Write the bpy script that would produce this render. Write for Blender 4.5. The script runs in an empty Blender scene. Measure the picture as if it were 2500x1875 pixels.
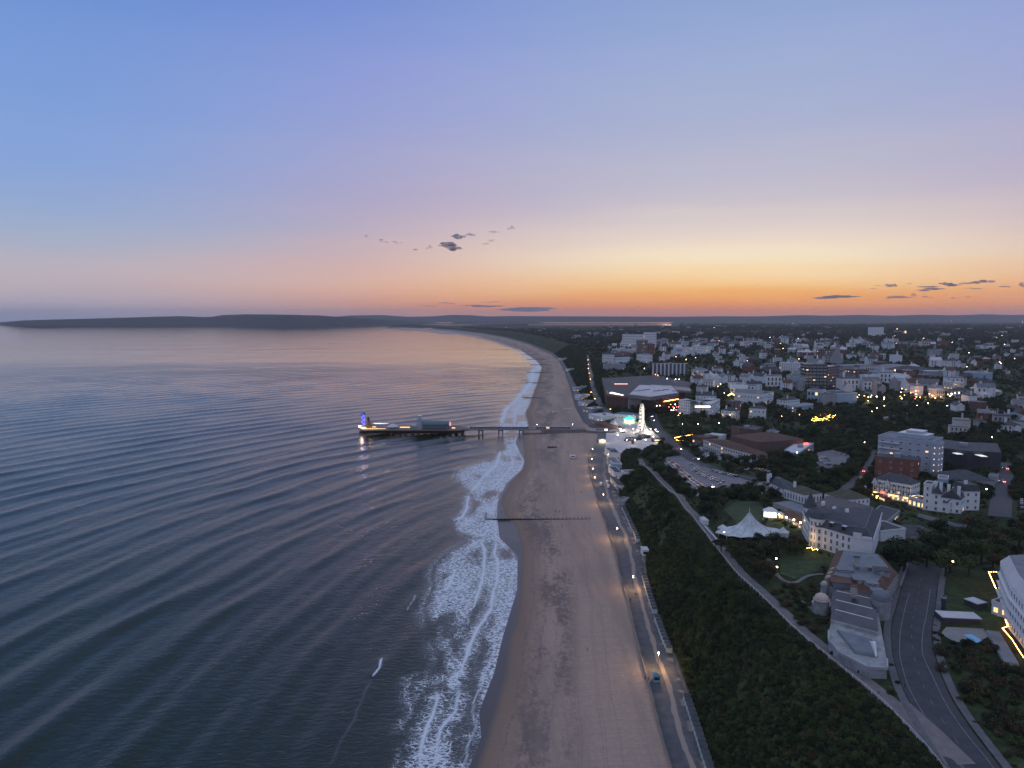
import bpy, bmesh, math, random
import numpy as np
from mathutils import Vector, Matrix
random.seed(7); rng = np.random.default_rng(7)
S = bpy.context.scene
R = math.radians
# ------------------------------------------------------------------ camera
F = 1734.0; HOR = 772.0; CAMZ = 140.0           # photo pixels: focal length, true horizon row; metres above the sea
PITCH = math.atan((937.5-HOR)/F)
cam = bpy.data.cameras.new('camera'); camo = bpy.data.objects.new('camera', cam)
S.collection.objects.link(camo); S.camera = camo
cam.sensor_width = 36; cam.lens = F/2500*36; cam.clip_start = 1; cam.clip_end = 120000
camo.location = (0, 0, CAMZ); camo.rotation_euler = (math.pi/2-PITCH, 0, 0)
S.render.engine = 'CYCLES'
S.view_settings.view_transform = 'Standard'; S.view_settings.look = 'None'
S.view_settings.exposure = 0.2; S.view_settings.gamma = 1
cy = S.cycles
cy.use_denoising = True
cy.max_bounces = 6; cy.diffuse_bounces = 2; cy.glossy_bounces = 3; cy.transmission_bounces = 3
cy.volume_bounces = 0; cy.transparent_max_bounces = 8; cy.sample_clamp_indirect = 4
cy.use_light_tree = True
# ------------------------------------------------------------------ dusk sky
SUN_AZ = math.atan((1800-1250)/F)               # where the sun went down, to the right of the view
W = bpy.data.worlds.new('World'); S.world = W; W.use_nodes = True
def lin(c):
    return tuple((v/255/12.92 if v/255 <= 0.04045 else ((v/255+0.055)/1.055)**2.4) for v in c)
def build_world():
    nt = W.node_tree; nt.nodes.clear(); N = nt.nodes.new; L = nt.links.new
    def math_(op, a, b=None, clamp=False):
        n = N('ShaderNodeMath'); n.operation = op; n.use_clamp = clamp
        for i, v in enumerate((a, b)):
            if v is None: continue
            if isinstance(v, (int, float)): n.inputs[i].default_value = v
            else: L(v, n.inputs[i])
        return n.outputs[0]
    tc = N('ShaderNodeTexCoord'); nrm = N('ShaderNodeVectorMath'); nrm.operation = 'NORMALIZE'
    L(tc.outputs['Generated'], nrm.inputs[0])
    sp = N('ShaderNodeSeparateXYZ'); L(nrm.outputs[0], sp.inputs[0])
    elev = math_('MULTIPLY', math_('ARCSINE', sp.outputs[2]), 180/math.pi)
    # thin horizontal streaks of afterglow: shift the elevation a little with stretched noise
    mp = N('ShaderNodeMapping'); mp.inputs['Scale'].default_value = (2.2, 2.2, 26)
    L(nrm.outputs[0], mp.inputs[0])
    nz = N('ShaderNodeTexNoise'); nz.inputs['Scale'].default_value = 1.6; nz.inputs['Detail'].default_value = 3
    L(mp.outputs[0], nz.inputs[0])
    el2 = math_('ADD', elev, math_('MULTIPLY', math_('SUBTRACT', nz.outputs[0], 0.5), 1.5))
    pos = math_('POWER', math_('DIVIDE', math_('MAXIMUM', el2, 0.0), 90.0), 0.5)
    hl = math_('SQRT', math_('ADD', math_('ADD', math_('MULTIPLY', sp.outputs[0], sp.outputs[0]), math_('MULTIPLY', sp.outputs[1], sp.outputs[1])), 1e-6))
    ca = math_('DIVIDE', math_('ADD', math_('MULTIPLY', sp.outputs[0], math.sin(SUN_AZ)), math_('MULTIPLY', sp.outputs[1], math.cos(SUN_AZ))), hl)
    ang = math_('MULTIPLY', math_('ARCCOSINE', math_('MINIMUM', math_('MAXIMUM', ca, -1.0), 1.0)), 180/math.pi)
    def ramp(pts):
        r = N('ShaderNodeValToRGB'); L(pos, r.inputs[0]); cr = r.color_ramp; cr.interpolation = 'B_SPLINE' if False else 'EASE'
        cr.interpolation = 'CARDINAL'
        def tone(e, c):                              # the frame is exposed a fifth of a stop up; haze pales the colours a little
            k = np.interp(e, [0, 26, 50], [.97, .95, 1.0]); l = lin(c); g = sum(l)/3; return tuple((v*.92+g*.08)*k for v in l)
        pts = [((max(e, 0)/90)**0.5, tone(e, c)) for e, c in pts]
        while len(cr.elements) < len(pts): cr.elements.new(0.5)
        for el, (p, c) in zip(cr.elements, pts): el.position = p; el.color = (*c, 1)
        return r.outputs[0]
    zen = (192, 197, 214)  # unseen overhead sky, rear sky too, raised to put more light on the ground
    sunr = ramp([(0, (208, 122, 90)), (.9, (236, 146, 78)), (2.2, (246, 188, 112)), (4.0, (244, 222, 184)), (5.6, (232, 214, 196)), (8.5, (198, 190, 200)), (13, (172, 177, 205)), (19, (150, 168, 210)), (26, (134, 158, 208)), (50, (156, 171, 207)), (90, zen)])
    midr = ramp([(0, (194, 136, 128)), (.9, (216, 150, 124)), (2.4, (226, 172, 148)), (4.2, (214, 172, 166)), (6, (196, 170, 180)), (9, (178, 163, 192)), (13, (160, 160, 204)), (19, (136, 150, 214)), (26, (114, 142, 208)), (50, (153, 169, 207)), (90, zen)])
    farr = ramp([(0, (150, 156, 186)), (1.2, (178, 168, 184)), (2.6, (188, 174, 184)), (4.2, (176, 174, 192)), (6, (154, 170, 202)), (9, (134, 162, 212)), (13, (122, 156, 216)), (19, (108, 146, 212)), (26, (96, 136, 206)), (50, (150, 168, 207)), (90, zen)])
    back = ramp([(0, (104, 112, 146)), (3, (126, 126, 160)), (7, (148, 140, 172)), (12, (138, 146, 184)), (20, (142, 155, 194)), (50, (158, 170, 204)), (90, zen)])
    def sstep(a, b):
        m = N('ShaderNodeMapRange'); m.interpolation_type = 'SMOOTHSTEP'
        m.inputs[1].default_value = a; m.inputs[2].default_value = b; L(ang, m.inputs[0]); return m.outputs[0]
    def mix(f, a, b):
        m = N('ShaderNodeMix'); m.data_type = 'RGBA'
        if isinstance(f, float): m.inputs[0].default_value = f
        else: L(f, m.inputs[0])
        L(a, m.inputs[6]); L(b, m.inputs[7]); return m.outputs[2]
    col = mix(sstep(2, 34), sunr, midr)
    col = mix(sstep(20, 52), col, farr)
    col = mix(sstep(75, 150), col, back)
    sky = N('ShaderNodeTexSky'); sky.sky_type = 'NISHITA'; sky.sun_disc = False
    sky.sun_elevation = R(0.6); sky.sun_rotation = SUN_AZ; sky.altitude = 140; sky.dust_density = 1.2; sky.ozone_density = 3
    ns = N('ShaderNodeVectorMath'); ns.operation = 'SCALE'; ns.inputs['Scale'].default_value = 0.12
    L(sky.outputs[0], ns.inputs[0])
    col = mix(0.05, col, ns.outputs[0])
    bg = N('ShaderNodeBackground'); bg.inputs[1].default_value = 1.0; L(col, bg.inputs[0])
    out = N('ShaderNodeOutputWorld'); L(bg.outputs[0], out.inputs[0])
    W.cycles.sampling_method = 'MANUAL'; W.cycles.sample_map_resolution = 512
build_world()
# faint, broad last light from where the sun went down
sl = bpy.data.lights.new('sun', 'SUN'); slo = bpy.data.objects.new('sun', sl); S.collection.objects.link(slo)
sl.energy = 0.12; sl.angle = R(12); sl.color = (1.0, 0.62, 0.38)
_d = Vector((math.sin(SUN_AZ), math.cos(SUN_AZ), math.tan(R(4)))).normalized()
slo.rotation_euler = (-_d).to_track_quat('-Z', 'Y').to_euler()
# ------------------------------------------------------------------ materials
MATS = {}
def new_mat(name):
    m = bpy.data.materials.new(name); m.use_nodes = True; MATS[name] = m
    nt = m.node_tree; b = nt.nodes['Principled BSDF']
    return m, nt, b
def mat(name, col, rough=0.8, var=0.0, scale=0.3, metal=0.0, spec=0.3, bump=0.0, bscale=None):
    """plain weathered surface: base colour mottled by object-space noise"""
    if name in MATS: return MATS[name]
    m, nt, b = new_mat(name); N = nt.nodes.new; L = nt.links.new
    b.inputs['Roughness'].default_value = rough; b.inputs['Metallic'].default_value = metal
    b.inputs['Specular IOR Level'].default_value = spec
    if var > 0 or bump > 0:
        g = N('ShaderNodeNewGeometry')
        nz = N('ShaderNodeTexNoise'); nz.inputs['Scale'].default_value = scale; nz.inputs['Detail'].default_value = 5
        nz.inputs['Roughness'].default_value = 0.65
        L(g.outputs['Position'], nz.inputs[0])
        mr = N('ShaderNodeMapRange'); mr.inputs[1].default_value = 0.3; mr.inputs[2].default_value = 0.7
        mr.inputs[3].default_value = 1-var; mr.inputs[4].default_value = 1+var; L(nz.outputs[0], mr.inputs[0])
        vm = N('ShaderNodeVectorMath'); vm.operation = 'SCALE'; vm.inputs[0].default_value = col; L(mr.outputs[0], vm.inputs['Scale'])
        L(vm.outputs[0], b.inputs['Base Color'])
        if bump > 0:
            n2 = N('ShaderNodeTexNoise'); n2.inputs['Scale'].default_value = bscale or scale*8; n2.inputs['Detail'].default_value = 3
            L(g.outputs['Position'], n2.inputs[0])
            bp = N('ShaderNodeBump'); bp.inputs['Strength'].default_value = bump; bp.inputs['Distance'].default_value = 0.1
            L(n2.outputs[0], bp.inputs['Height']); L(bp.outputs[0], b.inputs['Normal'])
    else: b.inputs['Base Color'].default_value = (*col, 1)
    return m
def glow(name, col, strength, sampled=False):
    if name in MATS: return MATS[name]
    m, nt, b = new_mat(name)
    b.inputs['Base Color'].default_value = (*[min(1, c*.5) for c in col], 1)
    b.inputs['Emission Color'].default_value = (*col, 1); b.inputs['Emission Strength'].default_value = strength
    m.cycles.emission_sampling = 'FRONT_BACK' if sampled else 'NONE'
    return m
# ------------------------------------------------------------------ pixels of the photograph -> directions -> points on the ground
_fw = np.array((0, math.cos(PITCH), -math.sin(PITCH))); _up = np.array((0, math.sin(PITCH), math.cos(PITCH)))
def ray(px, py):
    d = _fw + np.array((1.0, 0, 0))*((px-1250)/F) + _up*((937.5-py)/F)
    return d
def PZ(px, py, z=0.0):
    d = ray(px, py); t = (z-CAMZ)/d[2]
    return np.array((0, 0, CAMZ)) + d*t
def PY(px, py, y):
    """point on the pixel's direction at ground distance y"""
    d = ray(px, py); return np.array((0, 0, CAMZ)) + d*(y/d[1])
def poly(pts, z): return np.array([PZ(x, y, z) for x, y in pts])
def xof(tbl):
    """x as a function of y from world points"""
    t = tbl[np.argsort(tbl[:, 1])]
    return lambda y: np.interp(y, t[:, 1], t[:, 0])
# shore lines traced on the photograph
W_PTS = [(1090, 2050), (1115, 1950), (1141, 1875), (1172, 1801), (1167, 1738), (1189, 1680), (1204, 1643), (1227, 1549), (1261, 1440), (1262, 1355), (1218, 1314), (1212, 1263), (1213, 1227), (1236, 1179), (1274, 1146), (1280, 1126), (1258, 1083), (1264, 1063), (1288, 1040), (1280, 1009), (1292, 984), (1304, 950), (1310, 935), (1321, 897), (1309, 881), (1269, 854), (1215, 834), (1164, 820), (1106, 811), (1034, 803.5), (962, 800)]
PROM_PTS = [(1700, 2100), (1660, 1960), (1636, 1875), (1610, 1781), (1587, 1686), (1565, 1609), (1547, 1532), (1533, 1472), (1512, 1400), (1499, 1342), (1478, 1277), (1463, 1234), (1451, 1196), (1440, 1160), (1436, 1127), (1440, 1102), (1455, 1085), (1460, 1062), (1448, 1045), (1424, 1030), (1403, 990), (1392, 947), (1378, 907), (1366, 882), (1345, 865), (1287, 840), (1233, 825), (1179, 815), (1106, 806.5), (1034, 801), (962, 798.5)]
BACK_PTS = [(1815, 2100), (1762, 1960), (1733, 1875), (1708, 1795), (1679, 1706), (1648, 1615), (1625, 1565), (1607, 1514), (1593, 1472), (1573, 1405), (1571, 1358), (1556, 1312), (1525, 1245), (1509, 1216), (1506, 1190), (1510, 1145), (1515, 1111), (1525, 1085), (1490, 1050), (1462, 1030), (1428, 990), (1408, 947), (1388, 907), (1373, 880), (1350, 862), (1291, 838), (1236, 823), (1181, 813.5), (1108, 805.5), (1035, 800.5), (962, 798.2)]
TOP_PTS = [(2460, 2080), (2301, 1875), (2254, 1815), (2159, 1717), (2058, 1638), (1950, 1551), (1852, 1456), (1800, 1413), (1738, 1334), (1698, 1279), (1653, 1225)]
xw = xof(poly(W_PTS, 0.0)); xp = xof(poly(PROM_PTS, 3.6)); xb = xof(poly(BACK_PTS, 4.0))
YS_SPIT = PZ(962, 800, 0)[1]
def xt(y):
    t = np.vstack([poly(TOP_PTS[:-1], 31.0), [PZ(1653, 1225, 27)], [PZ(1590, 1160, 17)], [PZ(1556, 1125, 10)], [[150, 800, 6]]])
    t = t[np.argsort(t[:, 1])]
    near = np.interp(y, t[:, 1], t[:, 0])
    far = xb(y) + np.interp(y, [860, 1000, 1400, 3000, 9000], [14, 45, 60, 70, 60])
    w = np.clip((y-800)/60, 0, 1)
    return np.maximum(near*(1-w)+far*w, xb(y)+1)
# heights above the sea of the land behind the cliff edge, at points read off the photograph
CTRL = [(2301, 1875, 30), (2058, 1638, 31), (1852, 1456, 31), (1738, 1334, 31), (1653, 1225, 27), (1590, 1160, 17), (1556, 1125, 10), (1545, 1090, 6), (1567, 1055, 6), (1520, 1035, 6),
        (2400, 1870, 31), (2230, 1600, 31), (2240, 1460, 31), (2450, 1600, 32), (2080, 1380, 31), (1900, 1300, 31), (1990, 1330, 31), (2060, 1290, 30), (1800, 1270, 30), (1900, 1230, 27), (1760, 1205, 20), (1690, 1150, 14), (1640, 1120, 10), (1700, 1115, 11),
        (1820, 1140, 15), (1900, 1150, 19), (1760, 1085, 8), (1950, 1110, 12), (1650, 1070, 8), (1610, 1040, 8), (1700, 1040, 9), (1850, 1050, 8),
        (2030, 1130, 18), (2150, 1230, 26), (2250, 1250, 27), (2370, 1250, 28), (2480, 1250, 29), (2450, 1170, 26), (2330, 1160, 24), (2180, 1150, 22), (2150, 1060, 12), (2300, 1050, 14), (2450, 1060, 18),
        (2000, 1030, 7), (2150, 1000, 8), (2350, 990, 10), (2480, 1000, 13), (2200, 950, 12), (2380, 940, 16), (2050, 960, 12), (1980, 1000, 9), (1900, 990, 14), (1800, 1010, 13), (1720, 1020, 13), (1660, 1010, 11),
        (1500, 985, 17), (1560, 985, 15), (1640, 985, 16), (1470, 945, 26), (1560, 945, 24), (1660, 940, 27), (1450, 900, 33), (1550, 890, 34), (1660, 900, 33), (1760, 930, 26), (1850, 940, 20), (1950, 900, 24),
        (1480, 860, 36), (1600, 850, 38), (1720, 850, 38), (1850, 860, 34), (2000, 850, 34), (2150, 880, 26), (2300, 870, 28), (2480, 880, 26), (1420, 830, 34), (1700, 815, 40), (2000, 815, 42), (2300, 815, 42), (2500, 820, 40)]
CTRL_W = np.array([PZ(a, b, c) for a, b, c in CTRL])
def plateau(x, y):
    x = np.asarray(x, float); y = np.asarray(y, float)
    num = np.zeros_like(x); den = np.zeros_like(x)
    for cx, cyy, cz in CTRL_W:
        d2 = ((x-cx)**2+(y-cyy)**2)/(900+0.02*(cx*cx+cyy*cyy)*0.08)+0.02
        w = d2**-1.6; num += w*cz; den += w
    h = num/den
    far = np.clip((y-2600)/2500, 0, 1); far = far*far*(3-2*far)
    hills = 36+10*np.sin(x/900+1)*np.sin(y/1300)+7*np.sin(x/430+y/610)
    return h*(1-far)+hills*far
def smooth(t): t = np.clip(t, 0, 1); return t*t*(3-2*t)
def height(x, y):
    x = np.asarray(x, float); y = np.asarray(y, float)
    a, b, c, d = xw(y), xp(y), xb(y), xt(y)
    beach = np.clip((x-a)/np.maximum(b-a, 1), -0.6, 1)*3.4
    t = (x-c)/np.maximum(d-c, 1)
    land = 4+(plateau(x, y)-4)*np.where(t < 1, smooth(t)**0.85, 1)
    return np.where(x < b, beach, np.where(x < c, 4.0, land))
def curv(x, y): return -(np.asarray(x)**2+np.asarray(y)**2)/(2*7.4e6)
def ground(px, py):
    """where the direction through a photo pixel meets the land"""
    d = ray(px, py); o = np.array((0, 0, CAMZ))
    t1 = -CAMZ/d[2]*1.02; ts = np.linspace(60, t1, 900)
    p = o[None]+d[None]*ts[:, None]; g = p[:, 2]-height(p[:, 0], p[:, 1])
    i = np.argmax(g < 0)
    if g[i] >= 0: return PZ(px, py, 30)
    lo, hi = ts[max(i-1, 0)], ts[i]
    for _ in range(18):
        m = (lo+hi)/2; q = o+d*m
        if q[2] < height(q[0], q[1]): hi = m
        else: lo = m
    q = o+d*hi; q[2] = float(height(q[0], q[1])); return q
# ------------------------------------------------------------------ mesh helpers
COL = S.collection
def link(o): COL.objects.link(o); return o
def mesh_np(name, verts, faces, mats, mi=None, smooth_=False):
    me = bpy.data.meshes.new(name)
    verts = np.asarray(verts, np.float32)
    if isinstance(faces, np.ndarray) and faces.ndim == 2:
        nf, k = faces.shape
        me.vertices.add(len(verts)); me.vertices.foreach_set('co', verts.ravel())
        me.loops.add(nf*k); me.loops.foreach_set('vertex_index', faces.astype(np.int32).ravel())
        me.polygons.add(nf); me.polygons.foreach_set('loop_start', np.arange(0, nf*k, k, dtype=np.int32))
        me.update(calc_edges=True)
    else: me.from_pydata([tuple(v) for v in verts], [], [tuple(f) for f in faces]); me.update()
    for m in (mats if isinstance(mats, (list, tuple)) else [mats]): me.materials.append(m)
    if mi is not None: me.polygons.foreach_set('material_index', np.asarray(mi, np.int32))
    if smooth_: me.polygons.foreach_set('use_smooth', np.ones(len(me.polygons), bool))
    return me
def grid_faces(nr, nc):
    i = np.arange(nr-1)[:, None]*nc+np.arange(nc-1)[None]
    return np.stack([i, i+1, i+nc+1, i+nc], -1).reshape(-1, 4)
def tag(o, label=None, cat=None, group=None, kind=None):
    if label: o['label'] = label
    if cat: o['category'] = cat
    if group: o['group'] = group
    if kind: o['kind'] = kind
    return o
def obj(name, me, parent=None, loc=None, rotz=0.0, scale=None):
    o = bpy.data.objects.new(name, me); link(o)
    if parent is not None: o.parent = parent
    if loc is not None: o.location = [float(v) for v in loc]
    if rotz: o.rotation_euler = (0, 0, rotz)
    if scale is not None: o.scale = scale
    return o
def thing(name, label, cat, loc=(0, 0, 0), rotz=0.0, group=None):
    o = bpy.data.objects.new(name, None); link(o); o.empty_display_size = 1
    o.location = [float(v) for v in loc]; o.rotation_euler = (0, 0, rotz)
    return tag(o, label, cat, group)
def attr(me, name, vals):
    a = me.attributes.new(name, 'FLOAT', 'POINT'); a.data.foreach_set('value', np.asarray(vals, np.float32).ravel())
class MB:
    """collects simple solids; build() links them as one mesh object"""
    def __init__(s): s.v = []; s.f = []; s.m = []
    def add(s, vs, fs, m=0):
        b = len(s.v); s.v += [tuple(float(c) for c in v) for v in vs]; s.f += [tuple(b+i for i in f) for f in fs]; s.m += [m]*len(fs); return s
    def box(s, x0, x1, y0, y1, z0, z1, m=0, top=None):
        vs = [(x0, y0, z0), (x1, y0, z0), (x1, y1, z0), (x0, y1, z0), (x0, y0, z1), (x1, y0, z1), (x1, y1, z1), (x0, y1, z1)]
        s.add(vs, [(3, 2, 1, 0), (0, 1, 5, 4), (1, 2, 6, 5), (2, 3, 7, 6), (3, 0, 4, 7)], m); s.add(vs[4:], [(0, 1, 2, 3)], m if top is None else top); return s
    def cbox(s, c, sx, sy, sz, rz=0, m=0):
        c = np.array(c, float); co, si = math.cos(rz), math.sin(rz)
        vs = [(c[0]+x*co-y*si, c[1]+x*si+y*co, c[2]+z) for z in (0, sz) for x, y in ((-sx/2, -sy/2), (sx/2, -sy/2), (sx/2, sy/2), (-sx/2, sy/2))]
        return s.add(vs, [(3, 2, 1, 0), (4, 5, 6, 7), (0, 1, 5, 4), (1, 2, 6, 5), (2, 3, 7, 6), (3, 0, 4, 7)], m)
    def prism(s, pts, z0, z1, m=0, top=None):
        n = len(pts); a = sum(pts[i][0]*pts[(i+1) % n][1]-pts[(i+1) % n][0]*pts[i][1] for i in range(n))
        if a < 0: pts = pts[::-1]
        s.add([(p[0], p[1], z0) for p in pts]+[(p[0], p[1], z1) for p in pts], [(i, (i+1) % n, n+(i+1) % n, n+i) for i in range(n)], m)
        s.add([(p[0], p[1], z1) for p in pts], [tuple(range(n))], m if top is None else top)
        s.add([(p[0], p[1], z0) for p in pts], [tuple(range(n))[::-1]], m); return s
    def lathe(s, prof, n=12, c=(0, 0, 0), m=0, a0=0.0, sx=1.0, sy=1.0):
        vs = []; fs = []
        for r, z in prof:
            for k in range(n):
                a = a0+2*math.pi*k/n; vs.append((c[0]+r*sx*math.cos(a), c[1]+r*sy*math.sin(a), c[2]+z))
        for j in range(len(prof)-1):
            for k in range(n): fs.append((j*n+k, j*n+(k+1) % n, (j+1)*n+(k+1) % n, (j+1)*n+k))
        fs.append(tuple(range(n))[::-1]); fs.append(tuple((len(prof)-1)*n+k for k in range(n)))
        return s.add(vs, fs, m)
    def bar(s, a, b, r, n=6, m=0, r2=None):
        a = Vector(a); b = Vector(b); d = b-a
        if d.length < 1e-6: return s
        q = d.to_track_quat('Z', 'Y'); r2 = r if r2 is None else r2; vs = []
        for p, rr in ((a, r), (b, r2)):
            for k in range(n):
                t = 2*math.pi*k/n; vs.append(tuple(p+q@Vector((rr*math.cos(t), rr*math.sin(t), 0))))
        return s.add(vs, [(k, (k+1) % n, n+(k+1) % n, n+k) for k in range(n)]+[tuple(range(n))[::-1], tuple(range(n, 2*n))], m)
    def tube(s, pts, r, n=5, m=0):
        for a, b in zip(pts[:-1], pts[1:]): s.bar(a, b, r, n, m)
        return s
    def gable(s, x0, x1, y0, y1, z, h, axis='x', over=0.0, m=0, end=None):
        """gabled roof solid; ridge along axis"""
        e = m if end is None else end
        x0 -= over; x1 += over; y0 -= over; y1 += over
        if axis == 'x':
            ym = (y0+y1)/2; vs = [(x0, y0, z), (x1, y0, z), (x1, y1, z), (x0, y1, z), (x0, ym, z+h), (x1, ym, z+h)]
            s.add(vs, [(0, 1, 5, 4), (2, 3, 4, 5), (3, 2, 1, 0)], m); s.add(vs, [(3, 0, 4), (1, 2, 5)], e)
        else:
            xm = (x0+x1)/2; vs = [(x0, y0, z), (x1, y0, z), (x1, y1, z), (x0, y1, z), (xm, y0, z+h), (xm, y1, z+h)]
            s.add(vs, [(1, 2, 5, 4), (3, 0, 4, 5), (3, 2, 1, 0)], m); s.add(vs, [(0, 1, 4), (2, 3, 5)], e)
        return s
    def hip(s, x0, x1, y0, y1, z, h, over=0.0, m=0, inset=None, flat=None):
        """hipped roof; with inset the top is a flat deck"""
        x0 -= over; x1 += over; y0 -= over; y1 += over
        i = min(x1-x0, y1-y0)/2*0.999 if inset is None else inset
        vs = [(x0, y0, z), (x1, y0, z), (x1, y1, z), (x0, y1, z), (x0+i, y0+i, z+h), (x1-i, y0+i, z+h), (x1-i, y1-i, z+h), (x0+i, y1-i, z+h)]
        s.add(vs, [(0, 1, 5, 4), (1, 2, 6, 5), (2, 3, 7, 6), (3, 0, 4, 7), (3, 2, 1, 0)], m); s.add(vs[4:], [(0, 1, 2, 3)], m if flat is None else flat); return s
    def mesh(s, name, mats, smooth_=False):
        me = bpy.data.meshes.new(name); me.from_pydata(s.v, [], s.f); me.update()
        for m in (mats if isinstance(mats, (list, tuple)) else [mats]): me.materials.append(m)
        me.polygons.foreach_set('material_index', np.array(s.m, np.int32))
        if smooth_: me.polygons.foreach_set('use_smooth', np.ones(len(me.polygons), bool))
        return me
    def build(s, name, mats, parent=None, loc=None, rotz=0.0, smooth_=False): return obj(name, s.mesh(name, mats, smooth_), parent, loc, rotz)
# ================================================================== sea, beach, promenade, land
def value_noise(x, y, seed=0):
    xi = np.floor(x).astype(np.int64); yi = np.floor(y).astype(np.int64); fx = x-xi; fy = y-yi
    def h(a, b):
        n = (a*374761393+b*668265263+seed*1442695041) & 0x7fffffff
        n = ((n ^ (n >> 13))*1274126177) & 0x7fffffff
        return ((n ^ (n >> 16)) & 0xffff)/65535.0
    u = fx*fx*(3-2*fx); v = fy*fy*(3-2*fy)
    return (h(xi, yi)*(1-u)+h(xi+1, yi)*u)*(1-v)+(h(xi, yi+1)*(1-u)+h(xi+1, yi+1)*u)*v
def fbm(x, y, s, oct=4, seed=0):
    r = 0; a = 1; t = 0
    for k in range(oct): r = r+a*value_noise(x/s, y/s, seed+k*17); t += a; a *= .5; s /= 2.03
    return r/t
def dist_poly(X, Y, pts, far=60):
    """distance to a polyline and the position along it (0..1)"""
    pts = np.asarray(pts)[:, :2]; D = np.full(X.shape, 1e9); T = np.zeros(X.shape)
    seg = np.diff(pts, axis=0); ln = np.hypot(*seg.T); cum = np.concatenate([[0], np.cumsum(ln)])
    for k in range(len(seg)):
        px, py = X-pts[k, 0], Y-pts[k, 1]; t = np.clip((px*seg[k, 0]+py*seg[k, 1])/max(ln[k]**2, 1e-9), 0, 1)
        d = np.hypot(px-t*seg[k, 0], py-t*seg[k, 1]); m = d < D; D[m] = d[m]; T[m] = ((cum[k]+t*ln[k])/cum[-1])[m]
    return D, T
def in_poly(X, Y, pts):
    pts = np.asarray(pts)[:, :2]; r = np.zeros(X.shape, bool); n = len(pts); j = n-1
    for i in range(n):
        xi, yi = pts[i]; xj, yj = pts[j]
        c = ((yi > Y) != (yj > Y)) & (X < (xj-xi)*(Y-yi)/((yj-yi) if yj != yi else 1e-9)+xi); r ^= c; j = i
    return r
# ---- lines of white water, traced on the photograph: (pixels, half width m, strength)
CRESTS = [([(1111, 1387), (1107, 1410), (1087, 1447)], .9, 1), ([(1171, 1317), (1185, 1352), (1182, 1398), (1171, 1442), (1156, 1487)], .8, 1),
          ([(1209, 1311), (1208, 1352), (1216, 1374), (1212, 1425), (1198, 1490), (1164, 1537), (1141, 1595), (1118, 1655)], .8, 1), ([(1062, 1681), (1066, 1709), (1052, 1758), (1032, 1815), (1020, 1885)], .75, 1),
          ([(1118, 1675), (1122, 1695), (1109, 1738), (1075, 1786), (1064, 1844), (1052, 1890)], .7, .9), ([(1144, 1208), (1140, 1241), (1130, 1263), (1105, 1275)], .9, .9),
          ([(931, 1608), (927, 1635), (909, 1656)], .36, 1.12), ([(1018, 1454), (1006, 1474), (992, 1492)], .35, .5), ([(909, 1656), (860, 1766), (800, 1880)], .5, .07),
          ([(1222, 1100), (1212, 1135), (1180, 1165), (1147, 1208)], 1.2, .8), ([(1247, 1110), (1254, 1135), (1228, 1165), (1200, 1195), (1175, 1205)], .9, .7),
          ([(1174, 1320), (1160, 1330), (1152, 1316)], .8, .7), ([(1152, 1314), (1175, 1308), (1190, 1302)], .7, .7), ([(1190, 1180), (1215, 1172), (1230, 1170)], .6, .6),
          ([(1280, 952), (1262, 975), (1235, 1000), (1222, 1040)], 1.4, .8), ([(1270, 985), (1258, 1010), (1255, 1040)], 1.2, .6), ([(1302, 900), (1298, 930), (1270, 968)], 1.6, .9),
          ([(1316, 880), (1318, 905)], 2, .9), ([(1200, 1290), (1196, 1263), (1200, 1235)], .7, .6)]
FOAM_POLY = [(966, 1890), (986, 1801), (986, 1772), (1015, 1743), (1000, 1709), (1000, 1660), (1072, 1635), (1050, 1560), (1032, 1494), (1055, 1429), (1052, 1401), (1063, 1379), (1100, 1344), (1152, 1314), (1085, 1290), (1080, 1273), (1138, 1257), (1147, 1208), (1108, 1172), (1112, 1150), (1150, 1136), (1205, 1118), (1222, 1080), (1215, 1045), (1240, 1000), (1275, 955), (1295, 920), (1300, 890), (1290, 876), (1255, 852), (1205, 834), (1164, 821), (1200, 820), (1345, 880), (1340, 950), (1330, 1040), (1310, 1100), (1310, 1200), (1300, 1400), (1260, 1600), (1200, 1890)]
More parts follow.
